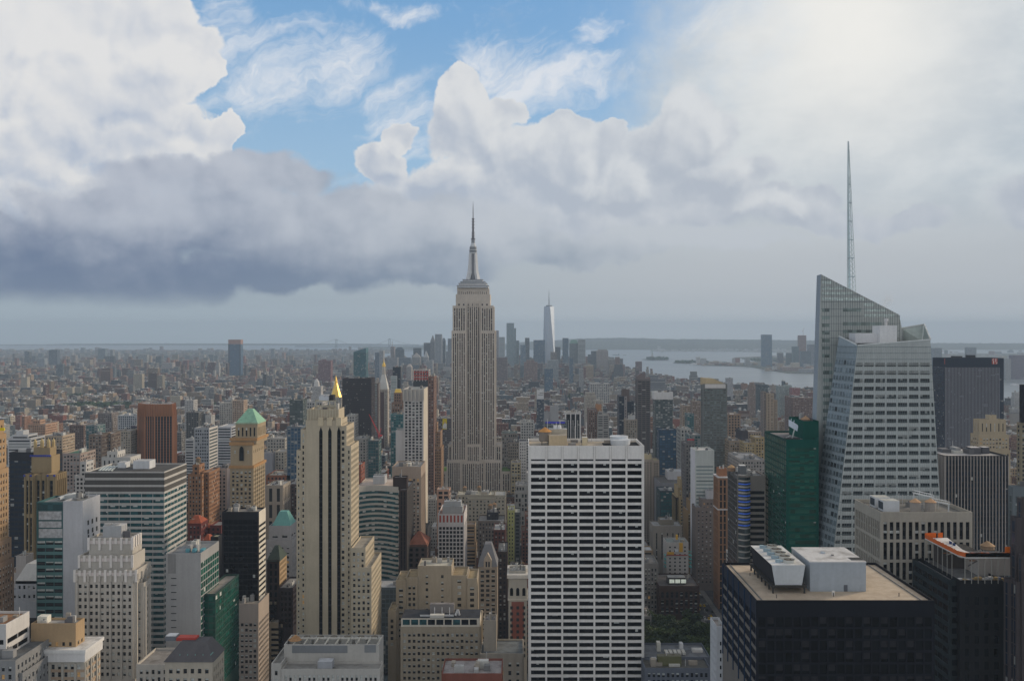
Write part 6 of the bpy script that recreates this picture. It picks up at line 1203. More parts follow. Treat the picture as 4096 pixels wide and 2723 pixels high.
# ================================================================ middle distance, left
VP = S(3.0, 3.4, .5, .55)
def MID(name, label, fx0, fx1, fyt, Y, dep, col, vis, st=VP, roof=(.42, .41, .40), extra_blocks=(), anc=None, eq=3, cat=None):
    BUILD(name, label, cat or name.replace('_', ' '), [(fx0, fx1, fyt, Y, dep)] + list(extra_blocks), st, col, roof=roof, geo=False, eq=eq, vis=vis, anchor=anc)
BANDP = S(60, 3.3, .97, .5, bl=.15)
BUILD('gilded_pyramid_tower', "pale stone tower under a bright gold pyramid spire", 'tower', [(1316, 1362, 1588, 1850, 24, None), (1300, 1380, 1640, 1845, 40, None)], VP, (.55, .52, .47), geo=False, eq=0, vis=1640, anchor='the gold pyramid',
      extra=lambda root, bl, r: (lambda m, b: (m.cyl((b[0] + b[1]) / 2, b[2] + 12, b[5] - 1, Z(1532, 1862), 11.6, (.80, .52, .07), 2.8, n=8), m.build('gilded_roof', [flat('gold', (.78, .52, .12), .36, metal=.7, var=.08)], root),
        (lambda q: (q.cyl((b[0] + b[1]) / 2, b[2] + 12, Z(1532, 1862), Z(1523, 1862), 3.2, (.8, .5, .1), 2.6, n=8), q.cyl((b[0] + b[1]) / 2, b[2] + 12, Z(1523, 1862), Z(1500, 1862), 2.4, (.8, .5, .1), .1, n=8), q.build('gilded_lantern', [MATS['gold']], root)))(MB()),
        (lambda q: (q.cyl(X(1372, 1850), 1856, b[5] - 20, Z(1576, 1850), 3.4, (.5, .45, .38), n=8), q.cyl(X(1372, 1850), 1856, Z(1585, 1850), Z(1575, 1850), 3.2, (.7, .5, .12), .2, n=8), q.build('corner_turret', None, root)))(MB())))(MB(), bl[0]))
MID('slab_tower', "wide dark brown glass slab tower between the gold pyramid and the gold-domed clock tower", 1369, 1486, 1513, 1700, 40, (.050, .036, .038), 1760, S(1.8, 3.6, .75, .5, g='black', bl=.06), (.08, .07, .07), anc='the dark brown slab tower', cat='tower')
BUILD('domed_clock_tower', "slender stone tower with a steep pale roof and a small golden dome", 'tower', [(1513, 1551, 1556, 1980, 22, None, {'col': (.58, .52, .44)})], VP, (.15, .10, .09), geo=False, eq=0, vis=1800, anchor='the golden-domed tower',
      extra=lambda root, bl, r: (lambda b: (
        (lambda m: (m.prism([(b[0], b[2]), (b[1], b[2]), (b[1], b[3]), (b[0], b[3])], b[5] - 1, Z(1497, 1990), (.58, .57, .53), pts2=[(b[0] + 6.5, b[2] + 8), (b[1] - 6.5, b[2] + 8), (b[1] - 6.5, b[3] - 8), (b[0] + 6.5, b[3] - 8)]), m.build('steep_roof', None, root)))(MB()),
        (lambda m: (m.cyl((b[0] + b[1]) / 2, 1991, Z(1497, 1990), Z(1466, 1990), 3.8, (.48, .45, .4), 3.2, n=10), m.build('lantern', None, root)))(MB()),
        (lambda m: (m.cyl((b[0] + b[1]) / 2, 1991, Z(1466, 1990), Z(1458, 1990), 3.9, (.8, .5, .1), 3.6, n=12), m.cyl((b[0] + b[1]) / 2, 1991, Z(1458, 1990), Z(1448, 1990), 3.6, (.8, .5, .1), .8, n=12), m.cyl((b[0] + b[1]) / 2, 1991, Z(1448, 1990), Z(1434, 1990), .7, (.8, .5, .1), .1, n=8), m.build('golden_dome', [MATS['gold']], root)))(MB()),
        (lambda m: (m.box(X(1514, 1979), X(1536, 1979), 1979, 1979.9, 0, b[5] - 6, (.12, .075, .07)), m.build('dark_front', None, root)))(MB())))(bl[0]))  # dark brown sheet over the left of the front
MID('banded_tower', "brown and white banded tower left of the golden-domed tower", 1487, 1514, 1532, 1940, 24, (.17, .13, .12), 1770, S(60, 3.6, .6, .5, g='pale', bl=.3))
MID('black_glass_tower', "black glass tower with a white-striped lower half right of the golden-domed tower", 1571, 1601, 1468, 2150, 20, (.028, .03, .036), 1580, S(3, 3.5, .9, .7, g='navy', bl=.05), extra_blocks=[(1563, 1588, 1503, 2145, 4, None, {'col': (.60, .62, .62), 'st': S(60, 3.6, .97, .6, g='pale')})], anc='the black glass tower', cat='tower')
MID('gold_capped_tower', "brick tower with a small gold mansard cap", 1575, 1606, 1570, 1180, 12, (.30, .20, .15), 1660, extra_blocks=[(1566, 1612, 1610, 1178, 18)], eq=0, cat='tower')
mb = MB(); x0, x1, y = X(1577, 1180), X(1604, 1180), 1180; mb.prism([(x0, y), (x1, y), (x1, y + 12), (x0, y + 12)], Z(1571, 1180), Z(1556, 1180), (.75, .48, .08), pts2=[(x0 + 1.3, y + 2), (x1 - 1.3, y + 2), (x1 - 1.3, y + 10), (x0 + 1.3, y + 10)])
o = mb.build('mansard_cap', [MATS['gold']]); par_ = [q for q in bpy.data.objects if q.name == 'gold_capped_tower'][0]; o.parent = par_; o.location = -par_.location
MID('teal_tower', "teal glass tower beneath the small gold mansard cap", 1563, 1614, 1656, 1120, 26, (.10, .22, .23), 1850, S(3, 3.6, .85, .75, g='teal', bl=.25), anc='the teal glass tower', cat='tower')
MID('framed_tower', "construction tower with white frame and red netting over dark glass floors", 1653, 1716, 1478, 1700, 26, (.55, .50, .48), 1560, S(5.5, 4.2, .62, .72, g='dark', bl=.1), eq=5, cat='tower', extra_blocks=[])
mb = MB(); Y = 1699.5
for j in range(3):
    for i in range(7): mb.box(X(1656 + 8.6 * i, Y), X(1661.5 + 8.6 * i, Y), Y, Y + .4, Z(1493 + 13 * j, Y), Z(1484 + 13 * j, Y), (.42, .07, .05))
mb.box(X(1653, Y), X(1716, Y), Y - .2, Y + .4, 0, Z(1524, Y), (.05, .055, .06)); tag(mb.build('construction_netting', None), "red netting and dark floors on the white-framed construction tower", 'netting')
MID('white_gothic_tower', "pale tower with a pointed lantern top left of the gold pyramid", 1250, 1284, 1545, 2600, 30, (.56, .54, .52), 1600, extra_blocks=[(1244, 1290, 1580, 2595, 40)], eq=0, cat='tower')
mb = MB(); mb.cyl(X(1267, 2615), 2615, Z(1546, 2600), Z(1528, 2600), 9, (.55, .53, .5), 7, n=8); mb.cyl(X(1267, 2615), 2615, Z(1528, 2600), Z(1514, 2600), 7, (.60, .58, .55), .5, n=8); o = mb.build('lantern', None); par_ = bpy.data.objects['white_gothic_tower']; o.parent = par_; o.location = -par_.location
MID('wide_loft', "long white institutional block left of the cream tower's crown", 1195, 1290, 1606, 1500, 40, (.55, .54, .52), 1660, S(4, 5, .5, .6))
MID('angled_glass_block', "dark green glass block with a slanted top left of the cream tower", 1158, 1212, 1600, 1420, 26, (.10, .13, .125), 1690, S(4, 3.6, .9, .7, g='grey', bl=.15), cat='office building')
MID('blue_glass_flats', "blue-grey glass apartment tower right behind the cream tower's left wing", 1147, 1206, 1706, 1000, 24, (.17, .21, .25), 1845, S(3.6, 3.4, .75, .8, g='blue', bl=.25), cat='apartment building', anc='the blue-grey glass flats')
MID('pale_block', "pale grey flat-topped block right of the cream tower's crown", 1385, 1420, 1660, 1150, 24, (.50, .48, .45), 1730, cat='building', eq=5)
MID('pale_slab', "pale grey windowed slab below the dark brown slab tower", 1415, 1465, 1752, 1100, 30, (.42, .40, .37), 1830, cat='building')
MID('slim_glass_tower', "slim grey-green glass tower with the red crane on its right", 1471, 1515, 1760, 1060, 20, (.16, .19, .195), 1900, S(3, 3.4, .85, .75, g='teal', bl=.2), cat='tower', eq=3)
MID('brick_party_wall', "tall red brick block right beside the cream tower", 1422, 1444, 1858, 940, 24, (.33, .12, .08), 1960, cat='building')
MID('yellow_netted_block', "small building wrapped in yellow netting near the red crane", 1457, 1474, 1838, 1120, 14, (.52, .36, .05), 1865, BL0, cat='building', eq=1)
def crane():
    Y = 1380; root = empty('tower_crane', "red luffing tower crane leaning before the dark slab tower", 'crane', X(1517, Y), Y); c = (.55, .06, .06)
    mb = MB(); xb = X(1517, Y)
    for dx in (-.9, .9):
        for dy in (-.9, .9): mb.bar((xb + dx, Y + dy, 0), (xb + dx, Y + dy, Z(1742, Y)), .22, c)
    z = 20.0
    while z < Z(1742, Y): mb.bar((xb - .9, Y - .9, z), (xb + .9, Y - .9, z + 3), .12, c); z += 3
    mb.build('mast', None, root)
    mb = MB(); mb.bar((xb, Y - .6, Z(1742, Y)), (X(1476, Y), Y, Z(1656, Y)), .35, c); mb.bar((xb, Y + .6, Z(1742, Y)), (X(1476, Y), Y, Z(1656, Y)), .35, c); mb.bar((xb + 1.0, Y, Z(1736, Y)), (X(1476, Y), Y, Z(1656, Y)), .3, c); mb.build('jib', None, root)
    mb = MB(); mb.box(xb - 1.5, xb + 4.2, Y - 1.6, Y + 1.6, Z(1745, Y), Z(1738, Y), c); mb.bar((xb, Y, Z(1740, Y)), (X(1524, Y), Y, Z(1712, Y)), .4, c); mb.box(X(1524, Y), X(1531, Y), Y - 1, Y + 1, Z(1752, Y), Z(1742, Y), (.55, .55, .54)); mb.build('machine_deck', None, root)
crane()
BUILD('white_ziggurat', "white banded apartment building with a round-topped tank house at far left", 'apartment building', [(64, 93, 1722, 1010, 12, None, {'st': BL0}), (48, 112, 1738, 1005, 20, None), (31, 123, 1752, 1000, 30, None)], S(60, 3.2, .97, .5, g='dark'), (.64, .64, .64), geo=False, eq=1, vis=1810, anchor='the white banded apartment building')
MID('salmon_tower', "salmon brick apartment tower with a stepped top", 130, 161, 1679, 1310, 14, (.52, .34, .24), 1770, extra_blocks=[(110, 182, 1696, 1300, 34)], cat='apartment building', anc='the salmon brick tower')
MID('tan_terrace_block', "tan setback apartment block behind the pinnacled tower", 158, 250, 1742, 1080, 30, (.50, .40, .30), 1800, cat='apartment building', eq=6)
MID('brown_slab_flats', "dark brown apartment slab with a white roof rim", 277, 335, 1699, 1400, 30, (.22, .16, .14), 1760, roof=(.6, .58, .55), cat='apartment building')
MID('teal_block', "bluish green glass block behind the brown twin towers", 343, 390, 1700, 1350, 26, (.20, .25, .26), 1750, S(4, 3.6, .8, .7, g='teal', bl=.4), cat='office building')
BUILD('twin_brown_towers', "pair of joined brown apartment towers with white rims", 'apartment building', [(355, 408, 1738, 1050, 22), (408.4, 446, 1733, 1066, 24)], PUN, (.27, .21, .17), roof=(.6, .58, .54), geo=False, eq=4, vis=1840, anchor='the twin brown towers with white rims')
MID('grey_flats_block', "grey-brown apartment slab far behind the twin brown towers", 391, 447, 1651, 1560, 26, (.27, .24, .23), 1730, cat='apartment building', eq=4)
MID('white_grid_block', "white-gridded dark office block left of the octagonal tower", 471, 549, 1660, 1540, 34, (.52, .54, .56), 1700, S(3.4, 3.6, .62, .6, g='navy', bl=.1), roof=(.5, .5, .5), cat='office building')
MID('tan_keyhole_block', "tan block with a tall dark recess left of the octagonal tower", 463, 523, 1722, 1300, 26, (.42, .37, .30), 1790, cat='building')
MID('purple_slab', "dark purple-blue slab touching the octagonal tower", 523, 551, 1704, 1390, 24, (.10, .09, .13), 1780, cat='office building')
MID('green_edged_flats', "brown and white gridded apartment block with a green roof edge", 250, 322, 1812, 850, 30, (.42, .34, .30), 1960, S(3.2, 3.1, .55, .6, bl=.4), roof=(.16, .3, .2), cat='apartment building')
MID('white_deco_block', "white art deco block with vertical slots and a slim white chimney tower", 428, 470, 1805, 815, 16, (.66, .65, .62), 1850, S(4, 20, .3, .85, bl=.1), extra_blocks=[(406, 522, 1828, 810, 22)], cat='building', eq=5)
MID('balconied_block', "white zigzag-balconied apartment block left of the broad banded block", 320, 345, 1846, 705, 12, (.60, .59, .58), 1960, S(3, 3.2, .6, .55), extra_blocks=[(300, 352, 1900, 700, 24)], cat='apartment building')
MID('warm_brick_flats', "orange-brown flats left of the broad banded block's foot", 270, 300, 1830, 860, 24, (.48, .34, .24), 1950, cat='apartment building')
MID('white_low_block', "low white banded building right of the octagonal tower", 741, 776, 1756, 1120, 20, (.58, .58, .58), 1800, BANDP, cat='building')
MID('white_hall', "white curved-roof hall beside the small-windowed grey block", 870, 925, 1706, 1150, 40, (.62, .63, .65), 1760, BANDP, roof=(.62, .63, .64), cat='building', eq=1)
MID('dark_glass_block', "dark office block with striped side right of the octagonal tower", 745, 795, 1648, 1650, 26, (.17, .17, .165), 1710, S(3, 3.6, .6, .8, bl=.1), cat='office building')
MID('lone_pale_tower', "narrow pale rounded apartment tower right of the octagonal tower's crown", 739, 774, 1600, 1900, 24, (.55, .54, .53), 1640, cat='apartment building')
MID('tan_twin_flats', "tan and cream apartment tower pair left of the copper pyramid", 930, 975, 1600, 1700, 24, (.50, .38, .29), 1660, extra_blocks=[(878, 929.6, 1610, 1705, 24, None, {'col': (.55, .52, .47)})], cat='apartment building')
MID('red_factory', "red brick factory block with a cream roof band right of the copper-topped tower", 1064, 1160, 1900, 1000, 40, (.33, .14, .08), 1990, S(4, 4, .45, .6), roof=(.5, .45, .38), cat='loft building', eq=7)
MID('pedimented_block', "grey stone block with a pedimented front and tall columns right of the copper-topped tower", 1064, 1132, 1940, 900, 30, (.44, .39, .33), 2050, S(6, 16, .4, .8, bl=0), roof=(.55, .53, .5), cat='building', eq=6)
MID('dark_brick_flats', "dark brown brick flats with pale blinds left of the cream tower", 1150, 1192, 1935, 930, 30, (.13, .09, .085), 2060, S(3.4, 3.6, .45, .5, bl=.6), cat='apartment building')
MID('low_cream_block', "low cream block with arched attic windows right of the copper-topped tower", 1068, 1140, 1752, 1330, 36, (.48, .45, .40), 1780, S(4, 4.4, .5, .5), cat='loft building')
MID('grey_shed', "blank grey party wall block with a white terraced house on its right", 1058, 1090, 1812, 1150, 24, (.40, .40, .43), 1865, BL0, extra_blocks=[(1100, 1138, 1804, 1160, 24, None, {'col': (.55, .50, .42), 'st': PUN})], cat='building')
# right
MID('brown_loft_tower', "brown gridded loft tower with a white roof line right of the checkered tower", 2911, 2962, 1656, 1330, 30, (.36, .26, .19), 1740, S(4, 4, .55, .6), cat='loft building', roof=(.62, .6, .58), anc='the brown gridded loft tower')
MID('dark_flank_loft', "tall loft building with a dark blue-grey flank", 2968, 2992, 1722, 1180, 34, (.10, .095, .11), 1790, BL0, extra_blocks=[(2992.4, 3045, 1726, 1185, 30, None, {'col': (.36, .30, .25), 'st': PUN})], cat='loft building', eq=5)
MID('tan_loft', "tan loft building with even windows below the brown gridded loft tower", 2918, 2968, 1762, 1120, 26, (.40, .32, .24), 1830, cat='loft building', eq=5)
MID('yellow_tan_loft', "yellowish tan loft building left of the emerald tower", 2978, 3020, 1770, 1080, 24, (.46, .36, .20), 1830, extra_blocks=[(3020.5, 3058, 1748, 1090, 24)], cat='loft building', eq=5)
mb = MB(); Yb = 1020; mb.box(X(2921, Yb), X(2972, Yb), Yb, Yb + 12, 0, Z(1825, Yb), (.03, .10, .22)); mb.box(X(2928, Yb), X(2955, Yb), Yb - .3, Yb - .02, Z(1837, Yb), Z(1829, Yb), (.72, .72, .72))
for i in range(2): mb.box(X(2932 + 11 * i, Yb), X(2937 + 11 * i, Yb), Yb - .4, Yb - .32, Z(1836, Yb), Z(1832.5, Yb), (.2, .25, .32))
tag(mb.build('blue_sign_house', None), "blue roof house with a small white sign panel left of the emerald tower", 'building'); FOOT.append((X(2921, Yb), X(2972, Yb), Yb, Yb + 12)); HOLD.append((2921, 2972, Yb, 1850))
MID('long_hall', "long grey roofed hall sloping towards the emerald tower", 2965, 3062, 1838, 940, 60, (.40, .38, .36), 1890, roof=(.34, .35, .37), cat='building', eq=6)
MID('slim_tan_slab', "slim tan slab apartment tower standing among brick flats near the river", 3066, 3096, 1573, 1900, 20, (.46, .36, .26), 1655, S(9, 3.2, .5, .4, bl=.1), extra_blocks=[(3053, 3065.6, 1566, 1904, 22, None, {'col': (.30, .25, .22)}), (3098, 3110, 1600, 1910, 14)], cat='apartment building', anc='the slim tan slab by the river')
MID('brick_terminal', "wide purple-brown brick block left of the faceted glass tower", 3172, 3262, 1590, 1900, 60, (.28, .20, .18), 1660, cat='building', eq=6)
MID('dark_cube', "dark teal cube building near the river", 3034, 3072, 1538, 2700, 40, (.10, .13, .14), 1570, cat='building')
MID('spired_flats', "brown apartment tower with a pointed top near the river", 2998, 3022, 1540, 2600, 24, (.36, .27, .22), 1580, extra_blocks=[(3002, 3017, 1530, 2605, 14)], cat='apartment building')
MID('white_river_block', "tall white block standing alone at the river edge", 2907, 2932, 1512, 3300, 24, (.52, .52, .54), 1545, cat='building')
MID('terraced_river_block', "grey terraced office block stepping down to the water", 2600, 2634, 1500, 3500, 40, (.30, .31, .33), 1530, BANDP, extra_blocks=[(2596, 2662, 1514, 3490, 50)], cat='office building')
MID('pale_glass_pair', "pair of pale green glass apartment towers by the river", 3115, 3142, 1543, 2600, 30, (.40, .47, .46), 1575, extra_blocks=[(3145, 3168, 1541, 2620, 30)], cat='apartment building')
MID('pink_flats_by_river', "pinkish red brick flats by the river", 3170, 3200, 1552, 2550, 30, (.42, .20, .20), 1580, cat='apartment building')
MID('white_grid_loft', "broad white-gridded printing loft in the midtown distance", 2362, 2438, 1534, 3000, 60, (.52, .50, .47), 1560, S(6, 5, .6, .6, bl=.3), cat='loft building', anc='the white-gridded printing loft')
MID('tan_deco_flats', "cream stepped apartment block in the low-rise quarter", 2343, 2380, 1570, 2200, 30, (.50, .45, .38), 1620, cat='apartment building', extra_blocks=[(2340, 2384, 1584, 2196, 36)])
MID('white_cream_flats', "cream apartment block beside the cream stepped one", 2382, 2412, 1600, 1900, 24, (.54, .50, .43), 1630, cat='apartment building')
MID('brown_riverside_flats', "tan apartment tower among brown lofts left of the checkered tower", 2730, 2770, 1622, 1800, 30, (.46, .36, .27), 1680, cat='apartment building', eq=4)
MID('brown_stepped_flats', "brown stepped apartment tower left of the checkered tower", 2770, 2803, 1604, 1750, 24, (.33, .25, .20), 1680, cat='apartment building')
MID('teal_small_office', "small teal glass office in front of the brown stepped flats", 2748, 2776, 1655, 1600, 24, (.10, .19, .20), 1680, S(3, 3.4, .9, .8, g='teal'), cat='office building')
MID('white_window_loft', "white loft with large square windows in front of the checkered tower's left edge", 2722, 2764, 1714, 1290, 30, (.60, .59, .56), 1745, S(5, 5, .5, .6), cat='loft building', eq=4)
MID('glass_terrace_office', "low green glass office with a white terrace edge left of the checkered tower", 2757, 2803, 1738, 1180, 30, (.30, .34, .34), 1770, S(3, 3.6, .85, .7, g='teal'), cat='office building')
MID('yellow_poster_building', "grey-brown loft building bearing a tall yellow poster, left of the limestone skyscraper", 1745, 1806, 1672, 1420, 30, (.20, .18, .18), 1760, cat='loft building', eq=4)
def poster():
    Y = 1419.3; root = empty('poster', "tall yellow advertising poster with a white-clad figure", 'poster', X(1779, Y), Y); W_ = (.72, .71, .68)
    mb = MB(); mb.box(X(1770, Y), X(1787.5, Y), Y, Y + .4, Z(1717, Y), Z(1674, Y), (.68, .55, .04)); mb.build('poster_sheet', None, root)
    mb = MB(); f = lambda a, b: (X(a, Y), Y - .06, Z(b, Y)); mb.poly([f(*p) for p in ((1771, 1712), (1786.5, 1715.5), (1787, 1695), (1781, 1691.5), (1775.5, 1694), (1771.5, 1702))], W_); mb.poly([f(*p) for p in ((1777.6, 1692), (1781, 1691.5), (1782, 1686), (1779.5, 1684.6), (1777.6, 1687))], (.60, .38, .28)); mb.poly([(v[0], v[1] - .05, v[2]) for v in [f(*p) for p in ((1777.5, 1711), (1783.5, 1710), (1783.5, 1709), (1777.5, 1710))]], (.1, .12, .16)); mb.build('poster_figure', None, root)
poster()
# ================================================================ downtown towers
DT = S(3.2, 3.8, .6, .6, bl=.3)
def DTW(name, label, fx0, fx1, fyt, Y, col, dep=45, st=DT, anc=None, extra=None, blocks=(), vis=1450):
    BUILD(name, label, 'skyscraper', [(fx0, fx1, fyt, Y, dep)] + list(blocks), st, col, geo=False, eq=0, vis=vis, anchor=anc, roof=(.3, .32, .34), par=.5, extra=extra)
GLS = S(4, 4, .85, .8, g='blue', bl=.2)
DTW('glass_skyscraper', "tall blue-grey striped glass skyscraper left of the tapering one", 2026, 2056, 1292, 5600, (.22, .30, .36), st=S(7, 4, .6, .9, g='pale', bl=.1), blocks=[(2056.5, 2064, 1312, 5610, 40), (2064.5, 2077, 1362, 5620, 40, None, {'col': (.10, .13, .17)})], anc='the tall striped glass skyscraper')
DTW('stacked_tower', "pale stacked-floor residential tower right of the limestone skyscraper", 1996, 2019, 1348, 5300, (.40, .44, .48), st=S(60, 6, .9, .45, g='pale'))
DTW('pink_tower', "pinkish tower half hidden by the limestone skyscraper's right edge", 1981, 1995, 1321, 5700, (.42, .38, .40))
DTW('terraced_glass_tower', "small pale glass tower between two dark ones downtown", 2081, 2103, 1379, 5500, (.30, .36, .40), st=GLS)
DTW('flat_dark_tower', "slim dark tower with a flat top left of the blue-grey slab", 2100, 2118, 1351, 5900, (.15, .17, .19))
DTW('blue_slab', "broad blue-grey slab standing against the tapering skyscraper's left side", 2134, 2180, 1360, 5700, (.13, .165, .22), st=GLS, anc='the blue-grey slab')
DTW('brown_deco_tower', "brown brick art deco tower in front of the tapering skyscraper", 2203, 2227, 1408, 5600, (.26, .20, .17))
DTW('dark_rounded_tower', "dark rounded tower right of the tapering skyscraper", 2221, 2242, 1388, 6000, (.15, .15, .16))
DTW('dark_glass_condo', "dark glass tower with a slanted top right of the tapering skyscraper", 2251, 2274, 1352, 5900, (.12, .15, .18), st=GLS, anc='the slant-topped dark glass tower')
DTW('domed_tower', "grey tower with a green domed roof downtown", 2278, 2314, 1373, 6100, (.24, .27, .28), extra=pyramid(0, 0, 1358, .45, (.20, .34, .28), 'domed_roof'))
DTW('striped_office_tower', "pale striped office tower right of the green domed one", 2313, 2342, 1358, 6050, (.48, .50, .50), st=S(60, 4.2, .97, .5, g='grey'))
DTW('stepped_dark_tower', "dark stepped tower left of the pinkish stone office tower", 2366, 2389, 1404, 5400, (.14, .16, .19), blocks=[(2353, 2366, 1418, 5400, 40)])
DTW('stone_office_tower', "pinkish stone office tower near the end of the island", 2387, 2433, 1402, 5300, (.47, .42, .40), blocks=[(2392, 2428, 1398, 5310, 30)], anc='the pinkish stone office tower')
DTW('brick_stepped_tower', "brick stepped tower with twin tops by the water", 2463, 2479, 1428, 4900, (.33, .22, .19), blocks=[(2480, 2492, 1434, 4920, 30, None, {'col': (.30, .31, .34)}), (2462, 2500, 1458, 4890, 50)])
DTW('beige_river_block', "low beige block beside the pinkish stone office tower", 2434, 2460, 1438, 5200, (.33, .30, .28))
DTW('brown_ziggurat', "wide brown brick ziggurat-topped block in front of downtown", 2096, 2150, 1448, 4400, (.33, .21, .17), blocks=[(2106, 2138, 1440, 4410, 30)], vis=1490)
DTW('glass_ziggurat', "white and glass stepped block in front of the tapering skyscraper", 2190, 2234, 1440, 4600, (.42, .46, .48), blocks=[(2182, 2234, 1456, 4590, 40)], vis=1480)
DTW('narrow_glass_condo', "narrow dark glass condominium downtown right of the glass stepped block", 2278, 2292, 1430, 4500, (.14, .18, .21), st=GLS, vis=1500)
DTW('dark_loft_tower', "brown tower at the limestone skyscraper's right edge", 1984, 2030, 1430, 4300, (.24, .18, .17), vis=1480)
DTW('pale_narrow_tower', "pale narrow balconied tower in front of downtown", 2318, 2334, 1476, 3900, (.44, .44, .44), vis=1510)
DTW('dark_blue_condo', "dark blue glass block in the middle distance left of the pale narrow tower", 2178, 2212, 1474, 3600, (.13, .17, .20), st=GLS, vis=1530)
DTW('twisted_tower', "light grey rippled residential skyscraper left of the limestone skyscraper", 1740, 1767, 1336, 5900, (.36, .38, .41), anc='the rippled grey skyscraper')
DTW('pointed_tower', "pointed grey stone skyscraper beside the rippled one", 1721, 1739, 1366, 6000, (.26, .25, .26), extra=pyramid(0, 0, 1341, .12, (.2, .2, .21), 'pointed_roof'))
DTW('dark_flat_tower', "dark flat-topped skyscraper left of the pointed stone one", 1695, 1722, 1371, 6200, (.10, .11, .14))
DTW('angled_dark_tower', "dark skyscraper with an angled top right of the rippled one", 1768, 1781, 1362, 6100, (.12, .14, .17), extra=pyramid(0, 0, 1352, .5, (.12, .14, .17), 'angled_roof'))
DTW('grey_edge_tower', "grey tower at the limestone skyscraper's left edge", 1791, 1807, 1354, 6000, (.24, .27, .31))
DTW('tall_slab_grey', "grey slab tower below the one at the limestone skyscraper's left edge", 1784, 1808, 1405, 5300, (.30, .32, .35))
DTW('dark_block_tower', "dark navy block downtown left of the white pointed tower", 1653, 1684, 1392, 6300, (.08, .10, .12))
DTW('dark_trapezoid_tower', "dark tapered block near the harbour bridge", 1581, 1614, 1398, 6000, (.08, .11, .14), extra=pyramid(0, 0, 1389, .5, (.08, .11, .14), 'tapered_roof'), anc='the dark tapered block')
DTW('half_built_tower', "half-built pinkish concrete tower with a crane left of the dark tapered block", 1562, 1577, 1386, 6100, (.36, .30, .29), blocks=[(1568, 1569.5, 1365, 6105, 3, None, {'st': BL0})])
DTW('pyramid_court_tower', "pale stone tower with a pyramid roof downtown", 1649, 1680, 1428, 5400, (.44, .41, .38), extra=pyramid(0, 0, 1410, .06, (.40, .36, .33)))
DTW('white_deco_spire', "slim white wedding-cake tower downtown", 1694, 1712, 1428, 5500, (.46, .46, .47), extra=pyramid(0, 0, 1403, .1, (.42, .43, .43), 'spire'))
DTW('white_bank_tower', "pale banded tower in front of the rippled skyscraper", 1704, 1731, 1441, 5000, (.44, .45, .46))
DTW('broad_grey_block', "broad pale grey block downtown below the dark tapered one", 1546, 1590, 1430, 5200, (.38, .38, .40))
DTW('blue_grey_block', "blue-grey block beside the broad pale grey one", 1592, 1642, 1430, 5300, (.18, .22, .27))
DTW('two_tone_tower', "two-tone tower with one blue and one pale half near the golden-domed tower", 1500, 1517, 1410, 4700, (.15, .20, .27), blocks=[(1517.5, 1534, 1402, 4700, 40, None, {'col': (.45, .45, .46)})], vis=1470)
DTW('domed_cityhall_tower', "small pale domed tower among downtown blocks", 1626, 1645, 1466, 4500, (.46, .41, .38), extra=pyramid(0, 0, 1455, .2, (.45, .4, .36), 'domed_roof'), vis=1480)
def slant_top(root, bl, r):
    b = bl[0]; mb = MB(); z0, z1 = b[5] - .6, Z(1391, b[2]); c = (.08, .17, .20)
    q = [(b[0], b[2]), (b[1], b[2]), (b[1], b[3]), (b[0], b[3])]; h = [z0 + 3, z1, z1, z0 + 3]
    for i in range(4): j = (i + 1) % 4; mb.poly([(*q[i], z0), (*q[j], z0), (*q[j], h[j]), (*q[i], h[i])], c)
    mb.poly([(*q[i], h[i]) for i in range(4)], c); mb.build('slanted_top', None, root)
DTW('teal_slanted_tower', "teal glass tower with a slanted top above the dark brown slab tower", 1414, 1464, 1410, 3000, (.07, .14, .17), st=S(3, 3.5, .9, .85, g='teal', bl=.12), extra=slant_top, vis=1515, anc='the slanted teal glass tower')
DTW('solitary_tower', "tall lone blue glass tower with an orange construction crown across the river", 913, 963, 1376, 5500, (.10, .14, .22), st=S(6, 4, .8, .9, g='blue', bl=.05), vis=1500, anc='the lone blue tower with the orange crown', extra=lambda root, bl, r: (lambda m, b: (m.box(b[0], b[1], b[2] - .5, b[3], b[5], Z(1358, 5500), (.34, .20, .16)), m.build('construction_crown', None, root), (lambda q: (q.box(b[0], b[0] + 9, b[2] - 1.5, b[2], 0, b[5], (.05, .07, .10)), q.box(b[1] - 9, b[1], b[2] - 1.5, b[2], 0, b[5], (.05, .07, .10)), q.build('corner_strip', None, root)))(MB())))(MB(), bl[0]))
DTW('red_brown_block', "big red-brown apartment slab across the river", 1273, 1323, 1442, 4200, (.27, .12, .12), vis=1505, blocks=[(1288, 1302, 1437, 4210, 20)])
